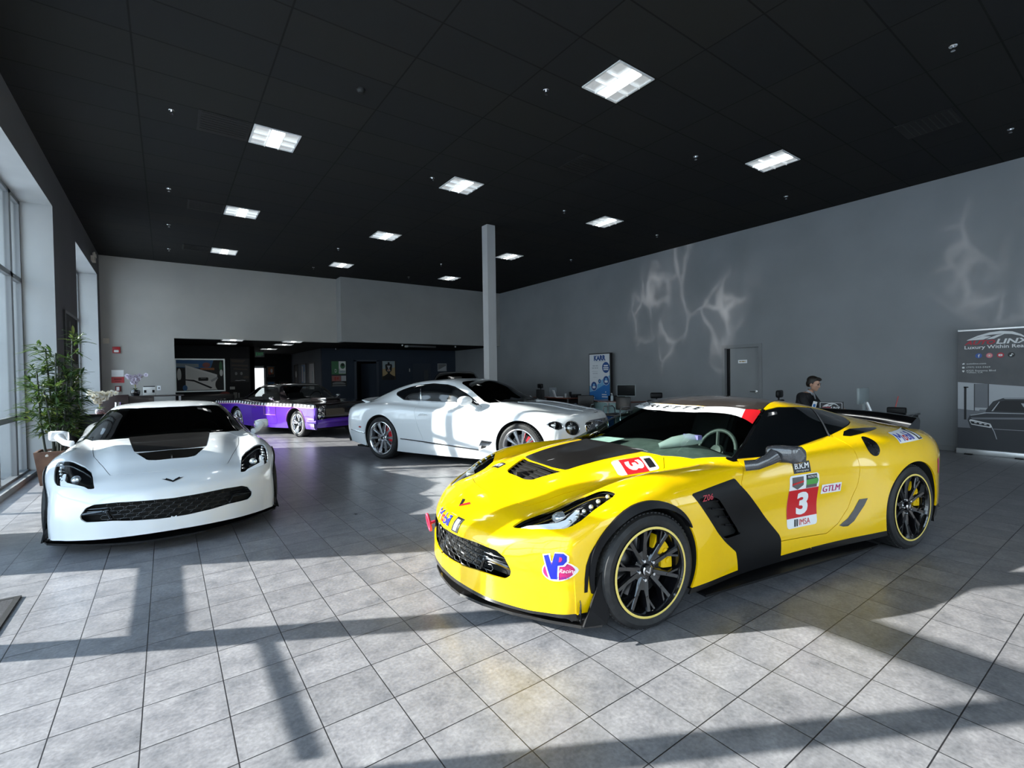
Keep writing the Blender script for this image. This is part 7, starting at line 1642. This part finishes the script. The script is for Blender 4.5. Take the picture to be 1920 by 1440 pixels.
def build_man(loc, rz, label):
    t = thing('person', label, 'person', loc, rz)
    SKIN = noise_mix(mat('skin', (.50, .29, .20), .5), (.44, .245, .165), (.54, .32, .225), 12); HAIR = noise_mix(mat('hair_dark', (.010, .008, .007), .5), (.006, .005, .004), (.022, .016, .012), 60); SUIT = noise_mix(mat('suit_black', (.011, .011, .013), .7), (.008, .008, .010), (.016, .016, .019), 40); SHIRT = mat('shirt_grey', (.32, .33, .36), .7)
    # torso, arms, legs: joints of the pose (faces -y)
    def rig(d, hands=True):
        V = [(0, .02, .56, .145+d, .12+d), (0, .03, .72, .135+d, .105+d), (0, -.03, .90, .155+d, .115+d), (0, -.09, 1.00, .13+d, .09+d), (0, -.125, 1.06, .06+d*.4, .06+d*.4), (0, -.155, 1.12, .052, .054)]
        E_ = [(0, 1), (1, 2), (2, 3), (3, 4), (4, 5)]
        for s in (-1, 1):
            b = len(V); V += [(s*.155, -.07, 1.005, .068+d, .068+d), (s*.205, -.10, .94, .058+d, .058+d), (s*.235, -.20, .80, .045+d, .045+d), (s*.17, -.42, .80, .030+d*.8, .028+d*.8), (s*.155, -.46, .80, .026+d*.2, .022+d*.2)]
            E_ += [(3, b), (b, b+1), (b+1, b+2), (b+2, b+3), (b+3, b+4)]
            b = len(V); V += [(s*.10, -.02, .54, .10+d, .09+d), (s*.125, -.42, .54, .066+d, .066+d), (s*.125, -.44, .30, .052+d, .055+d), (s*.125, -.42, .10, .038+d, .042+d), (s*.13, -.54, .05, .036+d, .028+d)]
            E_ += [(0, b), (b, b+1), (b+1, b+2), (b+2, b+3), (b+3, b+4)]
        return V, E_
    bm = BM(); V, E_ = rig(0); me = skin_mesh(V, E_); bm.from_mesh(me)
    # head, tipped forward
    Mh = Matrix.Translation((0, -.185, 1.215)) @ Matrix.Rotation(math.radians(16), 4, 'X')
    def el(c, r, seg=20):
        bmesh.ops.create_uvsphere(bm, u_segments=seg, v_segments=14, radius=1, matrix=Mh @ Matrix.Translation(c) @ Matrix.Diagonal((*r, 1)))
    el((0, .015, .035), (.076, .098, .090)); el((0, -.035, -.02), (.060, .062, .085)); el((0, -.055, -.085), (.036, .036, .030)); el((0, -.030, -.06), (.058, .055, .045))
    el((0, -.098, -.022), (.014, .022, .016)); el((0, -.090, .008), (.010, .014, .030)); el((0, -.082, .030), (.05, .016, .010)); el((0, -.088, -.055), (.024, .012, .008)); el((0, -.086, -.066), (.020, .012, .007))
    for s in (-1, 1): el((s*.076, .010, -.01), (.010, .020, .032)); el((s*.045, -.062, -.018), (.020, .020, .016))
    # hands: palm and five bent fingers each, resting on the desk edge
    for s in (-1, 1):
        w = Vector((s*.155, -.46, .80)); palm = w+Vector((-s*.010, -.055, -.004))
        bmesh.ops.create_uvsphere(bm, u_segments=16, v_segments=10, radius=1, matrix=Matrix.Translation(palm) @ Matrix.Diagonal((.040, .050, .016, 1)))
        for k, (dx, L) in enumerate(((-.030, .066), (-.010, .076), (.010, .071), (.029, .056))):
            p0 = palm+Vector((dx, -.030, 0)); p1 = p0+Vector((dx*.25, -L*.6, .004)); p2 = p1+Vector((dx*.1, -L*.35, -.010)); p3 = p2+Vector((0, -L*.22, -.014)); tube(bm, [p0, p1, p2, p3], [.0095, .009, .0085, .007], 8)
        p0 = palm+Vector((-s*.030, .015, 0)); tube(bm, [p0, p0+Vector((-s*.025, -.025, -.004)), p0+Vector((-s*.032, -.055, -.010))], [.012, .0105, .008], 8)
    body = mesh_obj('body', remeshed(bm, .0065, 5), SKIN, t)
    V, E_ = rig(.016); keep = [0, 1, 2, 3, 6, 7, 8, 9, 16, 17, 18, 19]
    V2 = V[:4]+[(0, -.11, 1.045, .085, .080)]; E2 = [(0, 1), (1, 2), (2, 3), (3, 4)]
    for s, b in ((-1, 6), (1, 16)):
        n = len(V2); V2 += V[b:b+4]; E2 += [(3, n), (n, n+1), (n+1, n+2), (n+2, n+3)]
    mesh_obj('jacket', skin_mesh(V2, E2), SUIT, t)
    V2 = [V[0]]; E2 = []
    for b in (11, 21):
        n = len(V2); V2 += V[b:b+4]; E2 += [(0, n), (n, n+1), (n+1, n+2), (n+2, n+3)]
    mesh_obj('trousers', skin_mesh(V2, E2), SUIT, t)
    for s in (-1, 1):
        bm = BM(); tube(bm, [(s*.13, -.38, .045), (s*.13, -.47, .05), (s*.13, -.57, .042), (s*.13, -.62, .035)], [.04, .046, .04, .025], 12); obj('shoe', bm, GLOSSBLK, t, 60)
    bm = BM(); tube(bm, [(.0, -.115, 1.055), (0, -.145, 1.095)], [.072, .062], 16, caps=False); quadface(bm, [(-.045, -.185, 1.06), (.045, -.185, 1.06), (.02, -.215, .95), (-.02, -.215, .95)]); obj('shirt_collar', bm, SHIRT, t, 60)
    bm = BM()
    def hel(c, r): bmesh.ops.create_uvsphere(bm, u_segments=20, v_segments=14, radius=1, matrix=Mh @ Matrix.Translation(c) @ Matrix.Diagonal((*r, 1)))
    hel((0, .028, .058), (.082, .098, .085)); hel((0, .07, .0), (.066, .052, .075)); hel((0, -.045, .105), (.058, .050, .030)); hel((.02, -.062, .10), (.040, .035, .028))
    for s in (-1, 1): hel((s*.068, .03, .02), (.016, .045, .05)); hel((s*.070, -.008, .03), (.009, .014, .03))
    mesh_obj('hair', remeshed(bm, .007, 3), HAIR, t)
    for s in (-1, 1):
        bm = BM(); bmesh.ops.create_uvsphere(bm, u_segments=10, v_segments=8, radius=.011, matrix=Mh @ Matrix.Translation((s*.031, -.086, .012))); obj('eye', bm, mat('eye_dark', (.03, .02, .018), .2), t, 60)
        bm = BM(); bmesh.ops.create_uvsphere(bm, u_segments=10, v_segments=6, radius=1, matrix=Mh @ Matrix.Translation((s*.032, -.093, .033)) @ Matrix.Diagonal((.022, .007, .005, 1))); obj('eyebrow', bm, HAIR, t, 60)
    return t
build_man((9.25, 3.95, 0), 0, 'man with short dark hair in a black suit sitting at the sales desk')
# ---------------------------------------------------------------- the cars in place
yc, YB_ = build_c7('sports_car', 'yellow sports coupe covered in racing stickers with number 3 on the door', (2.3475, 2.6550, 0), math.radians(169.988), YELLOW, True)
racing_stickers(yc, YB_)
wc, _ = build_c7('sports_car', 'white sports coupe with a black bonnet panel, seen from the front', (.027, 5.90, 0), math.radians(-89.85), PEARL, False); wc.scale = (.957,)*3
build_gt('grand_tourer', 'white grand tourer with round headlamps and chrome ten-spoke wheels', (4.9954, 5.9363, 0), math.radians(-67.882), GTW, True)
sl = build_gt('saloon_car', 'black car mostly hidden behind the white grand tourer', (6.8, 12.25, 0), math.radians(-120), mat('saloon_black', (.01, .01, .012), .15, coat=1), False); sl.scale = (1, 1, 1.14)
build_muscle('muscle_car', 'purple and black sixties coupe with a chequered stripe', (3.4225, 12.982, 0), math.radians(-70.275))
# ---------------------------------------------------------------- outdoors and light
bm = BM(); box(bm, -60, -2.45, -60, 60, -.3, -.08); tag(obj('ground_outside', bm, noise_mix(mat('outdoor_paving', (.6, .6, .6), .9), (.55, .56, .57), (.66, .66, .66), 1)), kind='structure')
bm = BM(); box(bm, -2.0, 40, -60, YF-.2, -.3, -.08); tag(obj('ground_front', bm, MATS['outdoor_paving']), kind='structure')
w = bpy.data.worlds.new('sky'); sc.world = w; w.use_nodes = True; N, L = w.node_tree.nodes, w.node_tree.links
bg = N['Background']; tc = N.new('ShaderNodeTexCoord'); sep = N.new('ShaderNodeSeparateXYZ'); L.new(tc.outputs['Generated'], sep.inputs[0])
r = N.new('ShaderNodeValToRGB'); r.color_ramp.elements[0].position = .45; r.color_ramp.elements[0].color = (.86, .93, .97, 1); r.color_ramp.elements[1].position = .9; r.color_ramp.elements[1].color = (.45, .66, .95, 1)
mr = N.new('ShaderNodeMapRange'); mr.inputs[1].default_value = -1; mr.inputs[2].default_value = 1; L.new(sep.outputs['Z'], mr.inputs[0]); L.new(mr.outputs[0], r.inputs['Fac']); L.new(r.outputs[0], bg.inputs[0]); bg.inputs[1].default_value = SKY_E
su = bpy.data.lights.new('sun', 'SUN'); su.energy = SUN_E; su.angle = math.radians(.53); su.color = (1.0, .955, .90); so = bpy.data.objects.new('sun', su); COL.objects.link(so)
d = Vector((.875, -.485, -.414)).normalized(); so.rotation_euler = d.to_track_quat('-Z', 'Y').to_euler(); so.location = (-20, 15, 12)
def portal(loc, rot, sx, sy, name):
    l = bpy.data.lights.new(name, 'AREA'); l.shape = 'RECTANGLE'; l.size = sx; l.size_y = sy; l.cycles.is_portal = True
    o = bpy.data.objects.new(name, l); COL.objects.link(o); o.location = loc; o.rotation_euler = rot
for k, (a, b) in enumerate(OPEN): portal((-2.47, (a+b)/2, HEAD/2), (0, -PI/2, 0), HEAD, b-a, 'window_portal')
for k, (a, b) in enumerate(FO): portal(((a+b)/2, YF-.22, 1.95), (-PI/2, 0, 0) if 0 else (PI/2, 0, 0), b-a, 3.3, 'shopfront_portal')
sc.view_settings.view_transform = VIEW; sc.view_settings.look = LOOK; sc.view_settings.exposure = EXPO; sc.view_settings.gamma = 1.0
c = sc.cycles; c.use_denoising = True; c.max_bounces = 10; c.diffuse_bounces = 5; c.glossy_bounces = 5; c.transparent_max_bounces = 12; c.transmission_bounces = 6; c.sample_clamp_indirect = 6; c.caustics_reflective = False; c.caustics_refractive = False

# added spot lamps with a patterned beam, imitating sun glints off the cars
def glint_spot(loc, target, ang, power, scale, seed, thr, name):
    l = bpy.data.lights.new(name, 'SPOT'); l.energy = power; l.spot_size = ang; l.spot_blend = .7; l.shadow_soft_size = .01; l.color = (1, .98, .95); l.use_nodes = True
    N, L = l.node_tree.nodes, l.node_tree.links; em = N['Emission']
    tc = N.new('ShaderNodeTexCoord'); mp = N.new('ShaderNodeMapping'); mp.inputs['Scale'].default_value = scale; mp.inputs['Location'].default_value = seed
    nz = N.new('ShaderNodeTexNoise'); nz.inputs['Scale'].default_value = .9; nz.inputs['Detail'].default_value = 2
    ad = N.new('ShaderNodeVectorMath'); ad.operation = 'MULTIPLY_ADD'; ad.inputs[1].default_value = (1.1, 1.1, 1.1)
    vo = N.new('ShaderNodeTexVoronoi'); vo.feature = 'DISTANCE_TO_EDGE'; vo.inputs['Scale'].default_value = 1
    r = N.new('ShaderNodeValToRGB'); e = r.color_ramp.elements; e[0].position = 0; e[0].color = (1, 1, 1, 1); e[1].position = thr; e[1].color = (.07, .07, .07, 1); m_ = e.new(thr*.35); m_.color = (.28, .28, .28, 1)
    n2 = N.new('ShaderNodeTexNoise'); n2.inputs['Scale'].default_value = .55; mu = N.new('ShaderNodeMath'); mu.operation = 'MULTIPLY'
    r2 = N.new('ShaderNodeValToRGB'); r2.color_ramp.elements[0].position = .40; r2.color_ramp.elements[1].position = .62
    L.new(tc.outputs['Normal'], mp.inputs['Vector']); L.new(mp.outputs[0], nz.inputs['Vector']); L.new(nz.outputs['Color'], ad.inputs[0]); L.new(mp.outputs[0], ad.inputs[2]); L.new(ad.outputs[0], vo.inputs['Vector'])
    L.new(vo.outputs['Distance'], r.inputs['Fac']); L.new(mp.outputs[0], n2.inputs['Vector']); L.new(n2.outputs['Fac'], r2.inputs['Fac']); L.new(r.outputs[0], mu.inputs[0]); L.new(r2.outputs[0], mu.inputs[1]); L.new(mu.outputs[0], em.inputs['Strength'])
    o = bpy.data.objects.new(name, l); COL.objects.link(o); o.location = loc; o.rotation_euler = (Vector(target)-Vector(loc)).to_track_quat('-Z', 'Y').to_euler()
glint_spot((.6, 5.6, 1.05), (11.25, 7.55, 3.1), math.radians(22), 3500, (14, 9, 9), (2.1, .4, 1.3), .22, 'bonnet_glint')
glint_spot((1.9, 3.0, 1.05), (11.25, 1.5, 3.3), math.radians(16), 1100, (12, 8, 8), (5.2, 3.4, .3), .22, 'wing_glint')
